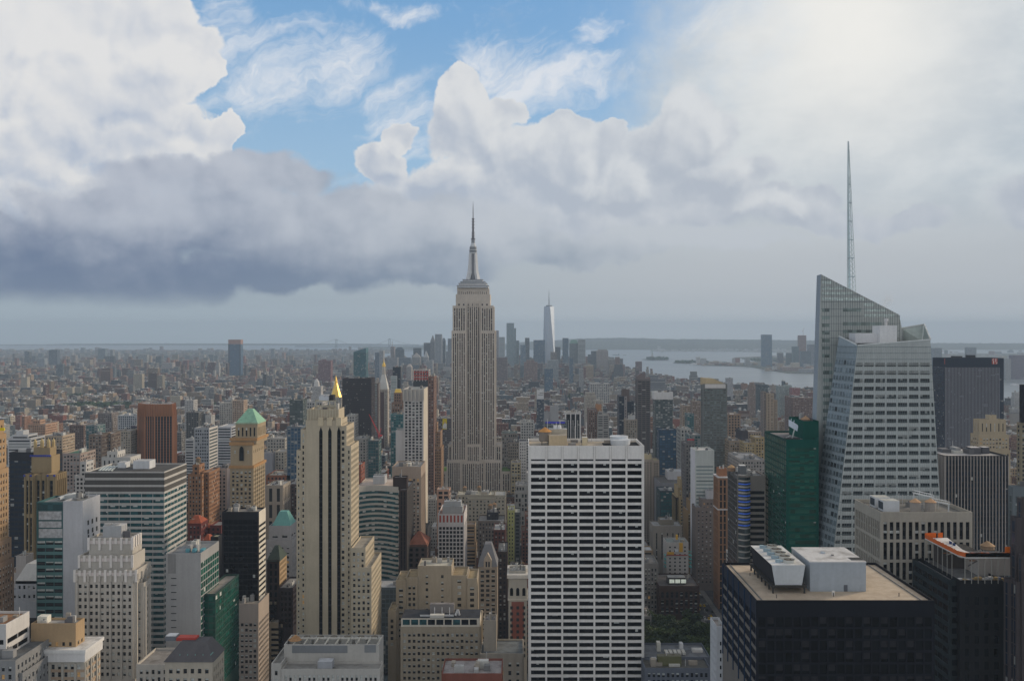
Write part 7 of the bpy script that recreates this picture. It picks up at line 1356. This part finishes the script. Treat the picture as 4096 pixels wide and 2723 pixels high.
# tapering skyscraper
def taper():
    Y = 5850.0; w = 33.0; cx, cy = X(2196, Y), Y; root = empty('tapering_skyscraper', "tapering glass skyscraper with long triangular facets and a thin mast, the tallest downtown", 'skyscraper', cx, cy)
    th = math.radians(10); rot = lambda a, r: (cx + r * math.cos(a + th), cy + r * math.sin(a + th))
    lo = [rot(math.radians(45 + 90 * i), w * 1.38) for i in range(4)]; hi = [rot(math.radians(90 * i), w * .98) for i in range(4)]; z0, z1 = 50.0, Z(1226, Y)
    m, t, b = newmat('facet_glass'); geo = t.n('ShaderNodeNewGeometry').outputs['Position']; sz = t.n('ShaderNodeSeparateXYZ'); t.put(sz.inputs[0], geo)
    t.put(b.inputs['Base Color'], t.mix(t.step(t.m('FRACT', t.m('MULTIPLY', sz.outputs[2], .12)), .4, .6), (.36, .41, .48, 1), (.42, .47, .54, 1))); b.inputs['Metallic'].default_value = .9; b.inputs['Roughness'].default_value = .50
    mb = MB()
    for i in range(4):
        j = (i + 1) % 4
        mb.poly([(*lo[i], z0), (*lo[j], z0), (*hi[j], z1)]); mb.poly([(*hi[i], z1), (*lo[i], z0), (*hi[j], z1)])
    for i in range(4): j = (i + 1) % 4; mb.poly([(*lo[i], 0), (*lo[j], 0), (*lo[j], z0), (*lo[i], z0)])
    mb.poly([(*p, z1) for p in hi]); mb.build('glass_facets', [m], root)
    mb = MB(); mb.cyl(cx, cy, z1, z1 + 8, 20, (.2, .22, .24), n=16); mb.build('crown_ring', None, root)
    mb = MB(); mb.cyl(cx, cy, z1 + 8, Z(1190, Y), 3.2, (.18, .19, .21), 2.2, n=8); mb.cyl(cx, cy, Z(1190, Y), Z(1157, Y), 1.8, (.18, .19, .21), .5, n=8); mb.build('mast', None, root)
    FOOT.append((cx - 45, cx + 45, cy - 45, cy + 45)); HOLD.append((2172, 2220, Y, 1450)); anchor(2196, 1300, 'the tapering skyscraper')
taper()
# across the water
for (n_, l_, a, b_, y, Yk, c_, v_) in (
    ('rounded_glass_tower', "tall rounded glass tower alone on the far shore", 3049, 3088, 1338, 7300, (.17, .22, .28), 1470), ('concrete_core_tower', "orange-brown half-built tower with a crane on the far shore", 3197, 3225, 1341, 7400, (.36, .20, .16), 1420),
    ('far_teal_tower', "dark teal tower left of the half-built one on the far shore", 3173, 3196, 1386, 7300, (.11, .17, .19), 1450), ('far_navy_block', "navy block under the half-built tower on the far shore", 3205, 3245, 1404, 7100, (.11, .15, .19), 1465),
    ('far_grey_tower', "grey tower nearest the faceted glass tower on the far shore", 3234, 3270, 1378, 7500, (.24, .26, .30), 1460), ('far_brown_block', "small brown block right of the rounded far-shore tower", 3113, 3134, 1411, 7600, (.24, .20, .21), 1450),
    ('far_green_block', "small green-grey block on the far shore left of the dark teal tower", 3149, 3170, 1411, 7500, (.17, .21, .22), 1450), ('far_twin_tower', "pale far-shore tower just right of the faceted glass tower", 3735, 3768, 1392, 6800, (.26, .29, .33), 1440),
    ('far_pale_tower', "pale far-shore tower above the navy slab's roof", 3870, 3906, 1389, 6900, (.30, .33, .37), 1430), ('far_white_slab', "white far-shore slab right of the navy slab", 4022, 4044, 1434, 5200, (.50, .48, .47), 1520), ('far_brick_slab', "purple brick far-shore slab at the photo's edge", 4052, 4100, 1420, 5300, (.26, .20, .25), 1500)):
    DTW(n_, l_, a, b_, y, Yk, c_, st=GLS if 'glass' in n_ else DT, vis=v_)
mb = MB(); q = bpy.data.objects['concrete_core_tower']; mb.bar((X(3214, 7400), 7410, Z(1342, 7400)), (X(3214, 7400), 7410, Z(1318, 7400)), .9, (.3, .25, .25)); mb.bar((X(3211, 7400), 7410, Z(1326, 7400)), (X(3218, 7400), 7410, Z(1310, 7400)), .7, (.3, .25, .25)); o = mb.build('crane_mast', None, q)
for (l_, a, b_, y, yb, c_) in (("long salmon terminal building on the far shore below the half-built tower", 3130, 3212, 1468, 1486, (.48, .33, .28)), ("long white apartment rows at the far water's edge left of the faceted glass tower", 3206, 3275, 1476, 1493, (.50, .50, .52))):
    Yk = GY(yb) * 1.01; BUILD('waterfront_block', l_, 'building', [(a, b_, y, Yk, 60)], DT, c_, geo=False, eq=0, vis=yb, par=.5)
# statue on its island
def statue():
    Y = GY(1430); x = X(2612, Y); root = empty('statue', "tiny robed statue on a pedestal on the small wooded island", 'statue', x, Y + 60)
    mb = MB(); y = Y + 60; c = (.24, .33, .30); s = 1.0
    mb.box(x - 14, x + 14, y - 14, y + 14, 2, 14, (.35, .32, .29)); mb.prism([(x - 8, y - 8), (x + 8, y - 8), (x + 8, y + 8), (x - 8, y + 8)], 14, 46, (.36, .33, .29), pts2=[(x - 5.5, y - 5.5), (x + 5.5, y - 5.5), (x + 5.5, y + 5.5), (x - 5.5, y + 5.5)]); mb.build('pedestal', None, root)
    mb = MB(); mb.cyl(x, y, 46, 66, 5.4, c, 4.2, n=12); mb.cyl(x, y, 66, 74, 4.4, c, 2.6, n=12); mb.cyl(x, y, 74, 80, 1.9, c, 1.7, n=10); mb.cyl(x, y, 79, 81, 2.7, c, 1.0, n=7); mb.bar((x - 2.6, y, 72), (x - 4.6, y, 88), 1.0, c); mb.cyl(x - 4.7, y, 87.5, 91, 1.3, c, .3, n=8); mb.build('robed_figure', None, root)
    FOOT.append((x - 20, x + 20, y - 20, y + 20))
statue()
def bridge():
    Y = 13800.0; root = empty('suspension_bridge', "faint suspension bridge with two towers across the harbour mouth", 'bridge', X(1450, Y), Y); c = (.20, .25, .28)
    zt = [Z(1356, Y), Z(1354, Y)]; xs = [X(1345, Y), X(1558, Y)]; zd = 62
    for x, z in zip(xs, zt):
        mb = MB()
        for d in (-11, 11): mb.box(x - 4.5 + d, x + 4.5 + d, Y - 6, Y + 6, 0, z, c)
        mb.box(x - 15, x + 15, Y - 5, Y + 5, z - 16, z - 2, c); mb.box(x - 11, x + 11, Y - 5, Y + 5, zd + 8, zd + 18, c); mb.build('tower', None, root)
    mb = MB(); xa, xb = X(1180, Y), X(1720, Y); mb.box(xa, xb, Y - 14, Y + 14, zd, zd + 9, c); mb.build('deck', None, root)
    mb = MB(); P = []
    for k in range(41):
        u = k / 40; x = xa + (xb - xa) * u
        if x < xs[0]: q = (x - xa) / (xs[0] - xa); z = zd + 10 + (zt[0] - zd - 10) * q * q
        elif x < xs[1]: q = 2 * (x - xs[0]) / (xs[1] - xs[0]) - 1; z = zd + 12 + (zt[0] - zd - 12) * q * q
        else: q = (xb - x) / (xb - xs[1]); z = zd + 10 + (zt[1] - zd - 10) * q * q
        P.append((x, Y, z))
    for a, b in zip(P, P[1:]): mb.bar(a, b, 2.0, c)
    mb.build('cable', None, root)
bridge()
# boats
def boat(name, label, fx, fy, L, ferry):
    Y = GY(fy); root = empty(name, label, name.replace('_', ' '), X(fx, Y), Y, 0, 'boats on the harbour')
    mb = MB(); x = X(fx, Y); w = L * .22; mb.prism([(x - L / 2, Y - w / 2), (x + L * .3, Y - w / 2), (x + L / 2, Y), (x + L * .3, Y + w / 2), (x - L / 2, Y + w / 2)], 0, L * .06, (.6, .6, .6) if not ferry else (.62, .63, .64)); mb.build('hull', None, root)
    mb = MB(); mb.box(x - L * .38, x + L * .2, Y - w * .35, Y + w * .35, L * .06, L * .16, (.72, .72, .72)); mb.box(x - L * .2, x, Y - w * .2, Y + w * .2, L * .16, L * .22, (.66, .66, .66)); mb.build('cabin', None, root)
boat('ferry', "pale ferry in the water below the wooded islands, left of the pier strip", 2779, 1460, 90, True); boat('ferry', "small ferry left of the low dark barge in the bay", 2500, 1421, 60, True); boat('motor_boat', "small white boat with a wake right of the slender dark tower", 2660, 1496, 26, False); boat('motor_boat', "small white boat near the rounded far-shore tower's foot", 3052, 1483, 28, False); boat('ferry', "pale ferry at the river pier right of the navy slab", 4062, 1543, 60, True)
mb = MB(); Y = GY(1421); mb.box(X(2450, Y), X(2478, Y), Y, Y + 30, 0, 7, (.12, .13, .14)); mb.box(X(2474, Y), X(2478, Y), Y + 5, Y + 25, 7, 18, (.3, .3, .32)); tag(mb.build('barge', None), "long low dark barge in the bay right of the downtown towers", 'barge')
for k, (fx, fy, L) in enumerate(((2640, 1497, 30), (2590, 1462, 100), (2880, 1490, 60))): pass
# ================================================================ Bryant-like park: trees
def leafmat():
    m, t, b = newmat('leaves'); geo = t.n('ShaderNodeNewGeometry').outputs['Position']; oi = t.n('ShaderNodeObjectInfo').outputs['Random']
    n = t.noise(geo, .35, 4, .6); n = t.m('ADD', n, t.m('MULTIPLY', t.m('SUBTRACT', oi, .5), .35))
    t.put(b.inputs['Base Color'], t.mix(t.step(n, .3, .75), (.022, .045, .010, 1), (.070, .110, .022, 1))); b.inputs['Roughness'].default_value = .7; return m
LEAF = leafmat(); BARK = flat('bark', (.09, .07, .05), .9)
def crown_mesh(seed):
    r = random.Random(seed); mb = MB(); lobes = []
    for i in range(9): lobes.append((Vector((r.gauss(0, 2.7), r.gauss(0, 2.7), r.uniform(6.5, 14))), r.uniform(2.2, 3.6)))
    for c, R_ in lobes:
        for k in range(170):
            d = Vector((r.gauss(0, 1), r.gauss(0, 1), r.gauss(0, 1))).normalized() * R_ * r.uniform(.6, 1.05) ; d.z *= .8; p = c + d
            a = Vector((r.uniform(-1, 1), r.uniform(-1, 1), r.uniform(-.6, .6))).normalized() * r.uniform(.35, .7); b = a.cross(Vector((r.uniform(-1, 1), r.uniform(-1, 1), r.uniform(-1, 1)))).normalized() * r.uniform(.25, .5)
            mb.poly([tuple(p - a - b), tuple(p + a - b * .4), tuple(p + a * .8 + b), tuple(p - a * .5 + b)])
    return mb.build('crown', [LEAF]), lobes
def trunk_mesh(lobes):
    mb = MB(); mb.cyl(0, 0, 0, 5, .45, (.1, .08, .06), .3, n=7); mb.cyl(0, 0, 5, 10, .3, (.1, .08, .06), .12, n=6)
    for c, R_ in lobes[:6]: mb.bar((0, 0, 4.5), tuple(c), .1)
    return mb.build('trunk', [BARK])
protos = []
for s in range(4): c, l = crown_mesh(40 + s); protos.append((c, trunk_mesh(l)))
def tree(x, y, s, k, rz, label, group, used=set()):
    root = empty('park_tree', label, 'tree', x, y, 1.5, group); root.scale = (s, s, s * .95); root.rotation_euler = (0, 0, rz)
    for src in protos[k]:
        if src.name in used and src.parent: o = src.copy(); COL.objects.link(o)
        else: o = src; used.add(src.name)
        o.parent = root; o.location = (0, 0, 0)
rt_ = random.Random(12)
n = 0
for j in range(7):
    for i in range(10):
        y = 690 + j * 18 + rt_.uniform(-5, 5); x = X(2560, 690) + i * 8.6 * (1 + j * .03) + rt_.uniform(-3, 3)
        fx = VX + x * F / y
        if fx > 2850 or x > 158 or fx < 2540: continue
        row = ("front edge", "front edge", "middle", "middle", "middle", "back edge", "back edge")[j]
        tree(x, y, rt_.uniform(1.0, 1.35), n % 4, rt_.uniform(0, 6.28), f"leafy green park tree along the {row} of the grove before the brown stone block", f"park trees, {row}"); n += 1
# pavement and avenue beside the park
pave = flat('pavement', (.15, .145, .14), .9, var=.2, scale=.3); road = flat('road_asphalt', (.06, .06, .063), .9, var=.3, scale=.2)
def slabm(name, x0, x1, y0, y1, z0, z1, mat): mb = MB(); mb.box(x0, x1, y0, y1, z0, z1); return tag(mb.build(name, [mat]), None, kind='structure')
slabm('park_ground', X(2500, 680), 161, 672, 832, 1.49, 1.62, flat('park_soil', (.09, .10, .06), .95, var=.4, scale=.1))
slabm('plaza_pavement', 161.1, 184, 640, 1200, 1.49, 1.63, pave)
slabm('avenue', 165, 179, 640, 1500, 1.631, 1.636, road)
mb = MB()
for i in range(60): y = 650 + i * 9; mb.box(171.9, 172.1, y, y + 4, 1.637, 1.641, (.7, .7, .7))
for j in range(3):
    for i in range(14): mb.box(165.4 + i * .96, 165.9 + i * .96, 836 + j * 80, 839.5 + j * 80, 1.637, 1.641, (.7, .7, .7))
tag(mb.build('road_markings', [flat('white_paint', (.6, .6, .58), .8)]), None, kind='structure')
cb_, gcar = {}, random.Random(9)
def car(x, y, col, cname, label):
    if cname not in cb_:
        mb = MB(); mb.prism([(-.9, -2.3), (.9, -2.3), (.9, 2.3), (-.9, 2.3)], .3, .95, col, pts2=[(-.86, -2.2), (.86, -2.2), (.86, 2.2), (-.86, 2.2)]); b = mb.build('body', None)
        mb = MB(); mb.prism([(-.82, -1.5), (.82, -1.5), (.82, 1.2), (-.82, 1.2)], .95, 1.5, (.03, .035, .04), top=col, pts2=[(-.66, -1.0), (.66, -1.0), (.66, .7), (-.66, .7)]); c = mb.build('cabin', None); cb_[cname] = (b, c); new = True
    else: new = False
    root = empty('car', label, 'car', x, y, 1.64, 'traffic on the avenue past the park')
    for s in cb_[cname]:
        o = s if new else s.copy()
        if not new: COL.objects.link(o)
        o.parent = root; o.location = (0, 0, 0)
for i in range(34):
    ln = i % 4; y = 842 + (i // 4) * 21 + gcar.uniform(-6, 6); cname, col = gcar.choice((('yellow', (.75, .50, .03)), ('yellow', (.75, .50, .03)), ('white', (.7, .7, .7)), ('black', (.03, .03, .03)), ('silver', (.4, .41, .42))))
    car(166.7 + ln * 3.4, y, col, cname, f"small {cname} car in traffic on the avenue beyond the park trees")
# ================================================================ the blocks between the landmarks
GR = random.Random(77)
PAL = [("brown brick", (.18, .105, .075)), ("brown brick", (.24, .145, .105)), ("red brick", (.30, .105, .07)), ("red brick", (.26, .12, .09)), ("tan", (.46, .34, .22)), ("tan", (.43, .33, .23)), ("cream", (.52, .46, .36)), ("grey", (.30, .29, .28)), ("pale grey", (.44, .43, .41)), ("white", (.60, .58, .55)), ("dark grey", (.10, .10, .105)), ("orange brick", (.38, .20, .12)), ("beige", (.48, .40, .31)), ("blue-grey glass", (.15, .19, .22))]
ROOFS = [("white", (.62, .61, .59)), ("grey", (.36, .35, .34)), ("grey", (.28, .27, .26)), ("black", (.07, .07, .07)), ("silver", (.50, .51, .52)), ("brown", (.22, .18, .15))]
AVES = [-4600, -4300, -4050, -3800, -3500, -3240, -2960, -2680, -2400, -2130, -1860, -1590, -1320, -1050, -790, -600, -445, -292, -135, 172, 465, 745, 1025, 1305, 1585, 1900]
COAST = sorted([(GY(a[1]), a[0]) for a in ((4200, 1640), (3280, 1585), (3000, 1556), (2700, 1530), (2600, 1503), (2510, 1482), (2445, 1470))])
def coast_ok(x, y):
    fx = VX + x * F / y
    if y < COAST[0][0]: return True
    if y > COAST[-1][0]: return fx < 2440
    for (y0, a), (y1, b) in zip(COAST, COAST[1:]):
        if y0 <= y <= y1: return fx < a + (b - a) * (y - y0) / (y1 - y0) - 12
    return True
HOLD.append((4042, 4400, 3000, 1700)); HOLD.append((3990, 4044, 2000, 1840))
CELL = {}
for q in FOOT + PARKS:
    for cy in range(int(q[2] // 60), int(q[3] // 60) + 1):
        for cx in range(int(q[0] // 60), int(q[1] // 60) + 1): CELL.setdefault((cx, cy), []).append(q)
def hits(x0, x1, y0, y1, m=2.0):
    for cy in range(int(y0 // 60), int(y1 // 60) + 1):
        for cx in range(int(x0 // 60), int(x1 // 60) + 1):
            for q in CELL.get((cx, cy), ()):
                if x0 < q[1] + m and x1 > q[0] - m and y0 < q[3] + m and y1 > q[2] - m: return True
    return False
def roof_limit(f0, f1, Y):          # highest sight line this lot may reach without hiding a landmark's visible part
    lim = 0
    for h in HOLD:
        if h[2] > Y and f0 < h[1] and f1 > h[0]: lim = max(lim, h[3])
    return lim
GREEN = [(2580, 2850, 660, 1240), (2795, 2905, 640, 1300)]
LOTS = []
y = 700
row = 0
while y < 7200:
    for half in (0, 1):
        yb = y + 8 + half * 33
        xl, xr = X(-120, yb + 30), X(4220, yb + 30)
        for a0, a1 in zip(AVES, AVES[1:]):
            x = a0 + 15
            while x < a1 - 15:
                far = yb > 2600
                w = min(GR.choice((8, 12, 15, 18, 24, 30, 38)) * (1.25 if far else 1), a1 - 15 - x)
                if w < 6: break
                x0, x1 = x + .1, x + w - .1; x += w
                if x1 < xl or x0 > xr: continue
                dp = GR.uniform(22, 31); Y = yb + GR.uniform(0, 2)
                fx = VX + (x0 + x1) / 2 * F / Y
                if not coast_ok(x1, Y + 30): continue
                if any(g[0] < fx < g[1] and g[2] < Y < g[3] for g in GREEN): continue
                if hits(x0, x1, Y, Y + dp): continue
                u = GR.random()
                if Y < 1300: h = GR.choice((22, 30, 38, 45, 52, 60, 70)) * GR.uniform(.8, 1.2)
                elif Y < 2000: h = GR.choice((16, 20, 26, 34, 42, 52, 64)) * GR.uniform(.8, 1.15)
                elif Y < 4200: h = GR.choice((13, 15, 16, 18, 20, 24, 30, 42)) * GR.uniform(.85, 1.15); h = h * 2.0 if u < .03 else h
                else: h = GR.choice((14, 16, 18, 22, 28, 40)) * GR.uniform(.85, 1.15); h = h * 2.2 if u < .06 else h
                if Y > 4700 and 1500 < fx < 2460: h = min(95, h * GR.uniform(1.1, 2.4))
                f0, f1 = VX + x0 * F / Y, VX + x1 * F / Y
                lim = roof_limit(f0 - 1, f1 + 1, Y)
                h = min(h, Z(lim + 3, Y)) if lim else h
                if h < 7: continue
                LOTS.append([x0, x1, Y, Y + dp, h, f0, f1, HY + (H - h) * F / Y])
    y += 80
def lot_style(Y): return GR.choice((S(2.6, 3.5, .45, .5, bl=.35), S(3.2, 3.6, .5, .55, bl=.3), S(4.2, 4.2, .62, .6, bl=.3), S(2.2, 3.4, .4, .5, bl=.3), S(40, 3.5, .95, .45, bl=.2)))
def lot_blocks(L):
    out = []
    if L[4] > 34 and (L[1] - L[0]) > 13 and GR.random() < .55:
        k = GR.uniform(.62, .85); s = GR.uniform(1.5, 4); out.append((L[0], L[1], L[2], L[3], 0, L[4] * k)); out.append((L[0] + s, L[1] - s * GR.random(), L[2] + s, L[3] - 1, L[4] * k - 1.5, L[4]))
    else: out.append((L[0], L[1], L[2], L[3], 0, L[4]))
    return out
# visible strip of each lot, to find those that show largest
LOTS.sort(key=lambda q: q[2])
import numpy as np, re
occ = np.full(1100, 2723.0)
allh = sorted([(h[2], h) for h in HOLD], key=lambda q: q[0]); hi_ = 0
for L in LOTS:
    while hi_ < len(allh) and allh[hi_][0] < L[2]:
        h = allh[hi_][1]; a, b = max(0, int(h[0] / 4) + 20), min(1100, int(h[1] / 4) + 21); hi_ += 1
        if b > a: occ[a:b] = np.minimum(occ[a:b], h[3])
    a, b = max(0, int(L[5] / 4) + 20), min(1100, int(L[6] / 4) + 21)
    L.append(float(np.clip(occ[a:b] - L[7], 0, 400).sum()) if b > a and L[6] > 0 and L[5] < 4096 else 0.0)
    if b > a: occ[a:b] = np.minimum(occ[a:b], L[7])
NEAR = sorted([L for L in LOTS if L[8] > 20], key=lambda L: -L[8])[:285]
nid = {id(L) for L in NEAR}
def nearest_anchor(fx, fy): return min(ANCH, key=lambda a: (a[0] - fx) ** 2 + ((a[1] + 60) - fy) ** 2 * 1.2)
named = {}
for L in sorted(NEAR, key=lambda q: (q[2], q[0])):
    cn, cc = GR.choice(PAL); rn, rc = GR.choice(ROOFS); kq = GR.uniform(.65, .95); col = tuple(c * kq for c in cc); rc = tuple(c * .85 for c in rc)
    st = lot_style(L[2]) if 'glass' not in cn else S(3, 3.6, .85, .75, g='grey', bl=.2)
    bls = lot_blocks(L); hgt = "tall " if L[4] > 48 else ("low " if L[4] < 24 else ""); form = "stepped " if len(bls) > 1 else ""
    CN = cn.replace(' glass', '')
    tk = L[4] > 18 and GR.random() < .42
    desc = f"{hgt}{form}{rn}-roofed {CN} block" + (" with tank" if tk else "")
    an = nearest_anchor((L[5] + L[6]) / 2, L[7])
    kind = 'apartment_building' if cn in ("brown brick", "red brick", "orange brick", "tan", "beige") else ('office_building' if 'glass' in cn or L[4] > 48 else 'loft_building')
    root = empty(kind, None, kind.replace('_', ' '), (L[0] + L[1]) / 2, (L[2] + L[3]) / 2, 0, 'mid-rise blocks between the landmark towers')
    named.setdefault((desc, an[2]), []).append((root, math.hypot((L[5] + L[6]) / 2 - an[0], L[7] - an[1]), (L[5] + L[6]) / 2 - an[0], L[7] - an[1]))
    mw, mr = MB(), MB(); rr = random.Random(int(L[0] * 7 + L[2] * 3))
    for b in bls: block(mw, mr, [], b[0], b[1], b[2], b[3], b[4], b[5], st, col, rc, 0, rr, False, 1.0)
    mw.build('wall', None, root); mr.build('roof', None, root)
    b = bls[-1]; me = MB(); clutter(me, b[0] + .8, b[1] - .8, b[2] + .8, b[3] - .8, b[5] - 1.0, rr.randint(3, 7), rr, .75); me.build('rooftop_equipment', None, root)
    if tk: tank(root, rr.uniform(b[0] + 2.5, b[1] - 2.5), rr.uniform(b[2] + 3, b[3] - 3), b[5] - 1.0, rr.uniform(1.5, 2.1), rr.uniform(2.6, 3.6))
ORD = ["", "second ", "third ", "fourth ", "fifth ", "sixth ", "seventh ", "eighth ", "ninth ", "tenth "]
for (desc, an), lst in named.items():
    lst.sort(key=lambda q: q[1])
    for i, (root, d, dx, dy) in enumerate(lst):
        root['label'] = f"{desc}, {ORD[min(i, 9)]}nearest {an}" if len(lst) > 1 else f"{desc}, near {an}"
        if len(re.findall(r"[A-Za-z0-9]+", root['label'])) > 16: root['label'] = root['label'].replace(' with tank', '')
# all the rest of the city reads as one mass
mass = MB()
def massbox(x0, x1, y0, y1, h, col, rc, st, z0=1.5):
    painted(mass, (x0, y0), (1, 0), x1 - x0, z0, h, st, col, GR.random())
    if x1 < 40: painted(mass, (x1, y0), (0, 1), y1 - y0, z0, h, st, col, GR.random())
    if x0 > -40: painted(mass, (x0, y1), (0, -1), y1 - y0, z0, h, st, col, GR.random())
    mass.poly([(x0, y0, h), (x1, y0, h), (x1, y1, h), (x0, y1, h)], rc)
for L in LOTS:
    if id(L) in nid: continue
    cn, cc = GR.choice(PAL); rn, rc = GR.choice(ROOFS); k = GR.uniform(.5, .98) if L[2] < 2800 else GR.uniform(.35, .85); rc = tuple(q * (1 if L[2] < 2800 else .8) for q in rc); col = tuple(c * k for c in cc)
    st = lot_style(L[2])
    for b in lot_blocks(L): massbox(b[0], b[1], b[2], b[3], b[5], col, rc, st, max(1.5, b[4]))
    if L[2] < 4500:
        for i in range(GR.randint(1, 3)):
            w = (L[1] - L[0]); x = GR.uniform(L[0], L[1] - w * .3); yy = GR.uniform(L[2] + 1, L[3] - 8); c = GR.choice(((.5, .5, .48), (.2, .2, .2), (.3, .22, .16), (.6, .58, .55)))
            mass.box(x, x + w * GR.uniform(.12, .3), yy, yy + GR.uniform(3, 7), L[4], L[4] + GR.uniform(1.5, 5), c)
tag(mass.build('city_blocks', None), "the continuous spread of small blocks between the landmarks and the rivers", 'city blocks', kind='stuff')
mass = MB()
def river_poly(fx, Y):            # open water between the island and the far land
    fy = HY + H * F / Y
    return (1326 < fx < 1482 and 1458 < fy < 1488) or (fx > 1490 and 1413 < fy < 1470) or fx > 1690 or (fx > 1560 and fy > 1398)
tot = 0
while tot < 9500:
    fy = 1403 + 85 * GR.random() ** 1.25; fx = GR.uniform(-80, 1690); Y = GY(fy)
    if fy < 1488 and Y > 5400 and not river_poly(fx, Y) and not river_poly(fx + 14, Y):
        w = GR.uniform(14, 60) * (1 + (Y - 5500) / 9000); d = GR.uniform(20, 60); x = X(fx, Y)
        h = GR.choice((8, 9, 10, 12, 14, 18)) * GR.uniform(.8, 1.2)
        if GR.random() < .06: h *= GR.uniform(2, 4); w = min(w, 40)
        if not hits(x, x + w, Y, Y + d):
            cn, cc = GR.choice(PAL); rn, rc = GR.choice(ROOFS); k = GR.uniform(.3, .72); massbox(x, x + w, Y, Y + d, h, tuple(q * k for q in cc), tuple(q * k for q in rc), S(4, 4, .5, .5)); tot += 1
# towers of the borough across the river (each a thing)
k = 0
for (a, b, y, yb, c, l) in ((98, 117, 1405, 1470, (.13, .15, .18), "dark narrow"), (195, 229, 1399, 1478, (.10, .13, .18), "broad dark blue"), (392, 421, 1394, 1460, (.20, .26, .31), "blue glass"), (147, 178, 1434, 1486, (.36, .40, .44), "slope-shouldered pale"), (440, 451, 1398, 1465, (.28, .30, .32), "slim grey"), (464, 473, 1408, 1462, (.42, .43, .44), "slim pale"), (384, 429, 1448, 1482, (.34, .18, .15), "squat red-brown"), (553, 588, 1418, 1470, (.38, .40, .40), "pale square"), (647, 690, 1451, 1498, (.50, .46, .44), "white-framed"), (513, 543, 1438, 1492, (.26, .20, .20), "brown square"), (734, 774, 1440, 1472, (.30, .15, .15), "red green-capped"), (285, 302, 1420, 1470, (.38, .35, .34), "thin beige"), (316, 326, 1452, 1486, (.52, .52, .52), "thin white"), (348, 374, 1430, 1486, (.33, .24, .21), "orange-brown"), (128, 142, 1424, 1470, (.13, .15, .18), "thin dark"), (223, 233, 1470, 1515, (.50, .51, .52), "needle-like white"), (803, 830, 1440, 1490, (.40, .36, .32), "beige stepped"), (840, 856, 1446, 1490, (.44, .41, .37), "slim beige"), (50, 58, 1414, 1470, (.2, .2, .22), "far thin grey"), (1083, 1096, 1394, 1440, (.2, .22, .25), "low dark"), (303, 335, 1484, 1510, (.5, .48, .46), "low white")):
    Yk = GY(yb); BUILD('far_tower', f"{l} tower in the hazy cluster across the river", 'tower', [(a, b, y, Yk, 40)], DT, c, geo=False, eq=0, vis=yb - 6, par=.5, roof=(.4, .4, .4), group='towers across the river')
SLB = [(183, 221, 1556, 1590, (.52, .47, .38), "cream slab with a roof house, left of the cream slab pair"), (233, 290, 1549, 1596, (.53, .47, .37), "left one of the cream slab pair by the trees"), (291, 323, 1548, 1592, (.52, .46, .37), "right one of the cream slab pair by the trees"), (190, 228, 1600, 1648, (.27, .15, .13), "isolated dark red slab in the low quarter"), (337, 366, 1552, 1588, (.40, .29, .23), "tan-brown slab right of the cream pair"), (371, 398, 1545, 1582, (.40, .31, .24), "second tan-brown slab right of the cream pair"), (338, 366, 1577, 1602, (.42, .20, .18), "small pinkish red slab"), (512, 553, 1514, 1566, (.30, .20, .17), "wide brown slab")]
for i, (a, w) in enumerate(((480, 26), (558, 24), (585, 26), (615, 22), (640, 24), (668, 30), (705, 20), (735, 26), (770, 24), (800, 24), (838, 26), (862, 30), (905, 26), (935, 28), (968, 24), (1000, 20))): SLB.append((a, a + w, 1505 + (i * 37 % 23), 1555, (.27 + .05 * (i % 3), .19 + .035 * (i % 3), .165 + .03 * (i % 3)), None))
for i, (a, w) in enumerate(((648, 30), (690, 26), (720, 28), (765, 32), (810, 26), (836, 24), (866, 28), (10, 40), (60, 26), (100, 34), (-30, 30))): SLB.append((a, a + w, 1560 + (i * 29 % 22), 1612, (.33 + .04 * (i % 3), .27 + .035 * (i % 3), .23 + .03 * (i % 3)), 0))
for (a, b, y, yb, c, l) in SLB:
    Yk = GY(yb); lb = f"{l} in the riverside estates" if l else ("brown brick estate slab in the long row below the lone blue tower" if l is None else "grey-tan estate slab in the nearer row above the octagonal tower")
    BUILD('estate_block', lb, 'apartment building', [(a, b, y, Yk, 18)] + ([((a + b) / 2 - 4, (a + b) / 2 + 4, y - 4, Yk + 5, 8)] if (a * 7) % 3 else []), S(3.4, 3, .5, .5, bl=.3), c, geo=False, eq=0, vis=yb, par=.5, roof=(.42, .4, .38), group='estate slabs near the river')
# small port and shoreline buildings on the far shores
for i in range(900):
    z = GR.random()
    if z < .45: fx, fy = GR.uniform(3280, 4200), GR.uniform(1404, 1500)
    elif z < .75: fx, fy = GR.uniform(2600, 3290), GR.uniform(1399, 1408)
    elif z < .9: fx, fy = GR.uniform(3060, 3280), GR.uniform(1428, 1486)
    else: fx, fy = GR.uniform(2780, 3010), GR.uniform(1455, 1463)
    Y = GY(fy); w = GR.uniform(15, 70); x = X(fx, Y)
    cn, cc = GR.choice(PAL); rn, rc = GR.choice(ROOFS); massbox(x, x + w, Y, Y + 40, GR.uniform(6, 22) * (3 if GR.random() < .04 else 1), cc if z < .45 or z > .75 else (.6, .6, .6), rc, S(4, 4, .5, .5))
tag(mass.build('far_city', None), "hazy low houses of the boroughs across the water", 'city blocks', kind='stuff')
# ================================================================ haze: one even volume of pale blue air
hm = bpy.data.materials.new('haze'); hm.use_nodes = True; t = NT(hm.node_tree); t.nt.nodes.clear()
o = t.n('ShaderNodeOutputMaterial'); v = t.n('ShaderNodeVolumePrincipled'); v.inputs['Color'].default_value = (.60, .76, .94, 1); v.inputs['Density'].default_value = HAZE_D; v.inputs['Anisotropy'].default_value = 0.0
t.nt.links.new(v.outputs[0], o.inputs['Volume'])
mb = MB(); mb.box(-45000, 45000, -4000, 26000, -3, 566, bottom=True); o = mb.build('haze', [hm]); tag(o, None, kind='stuff')
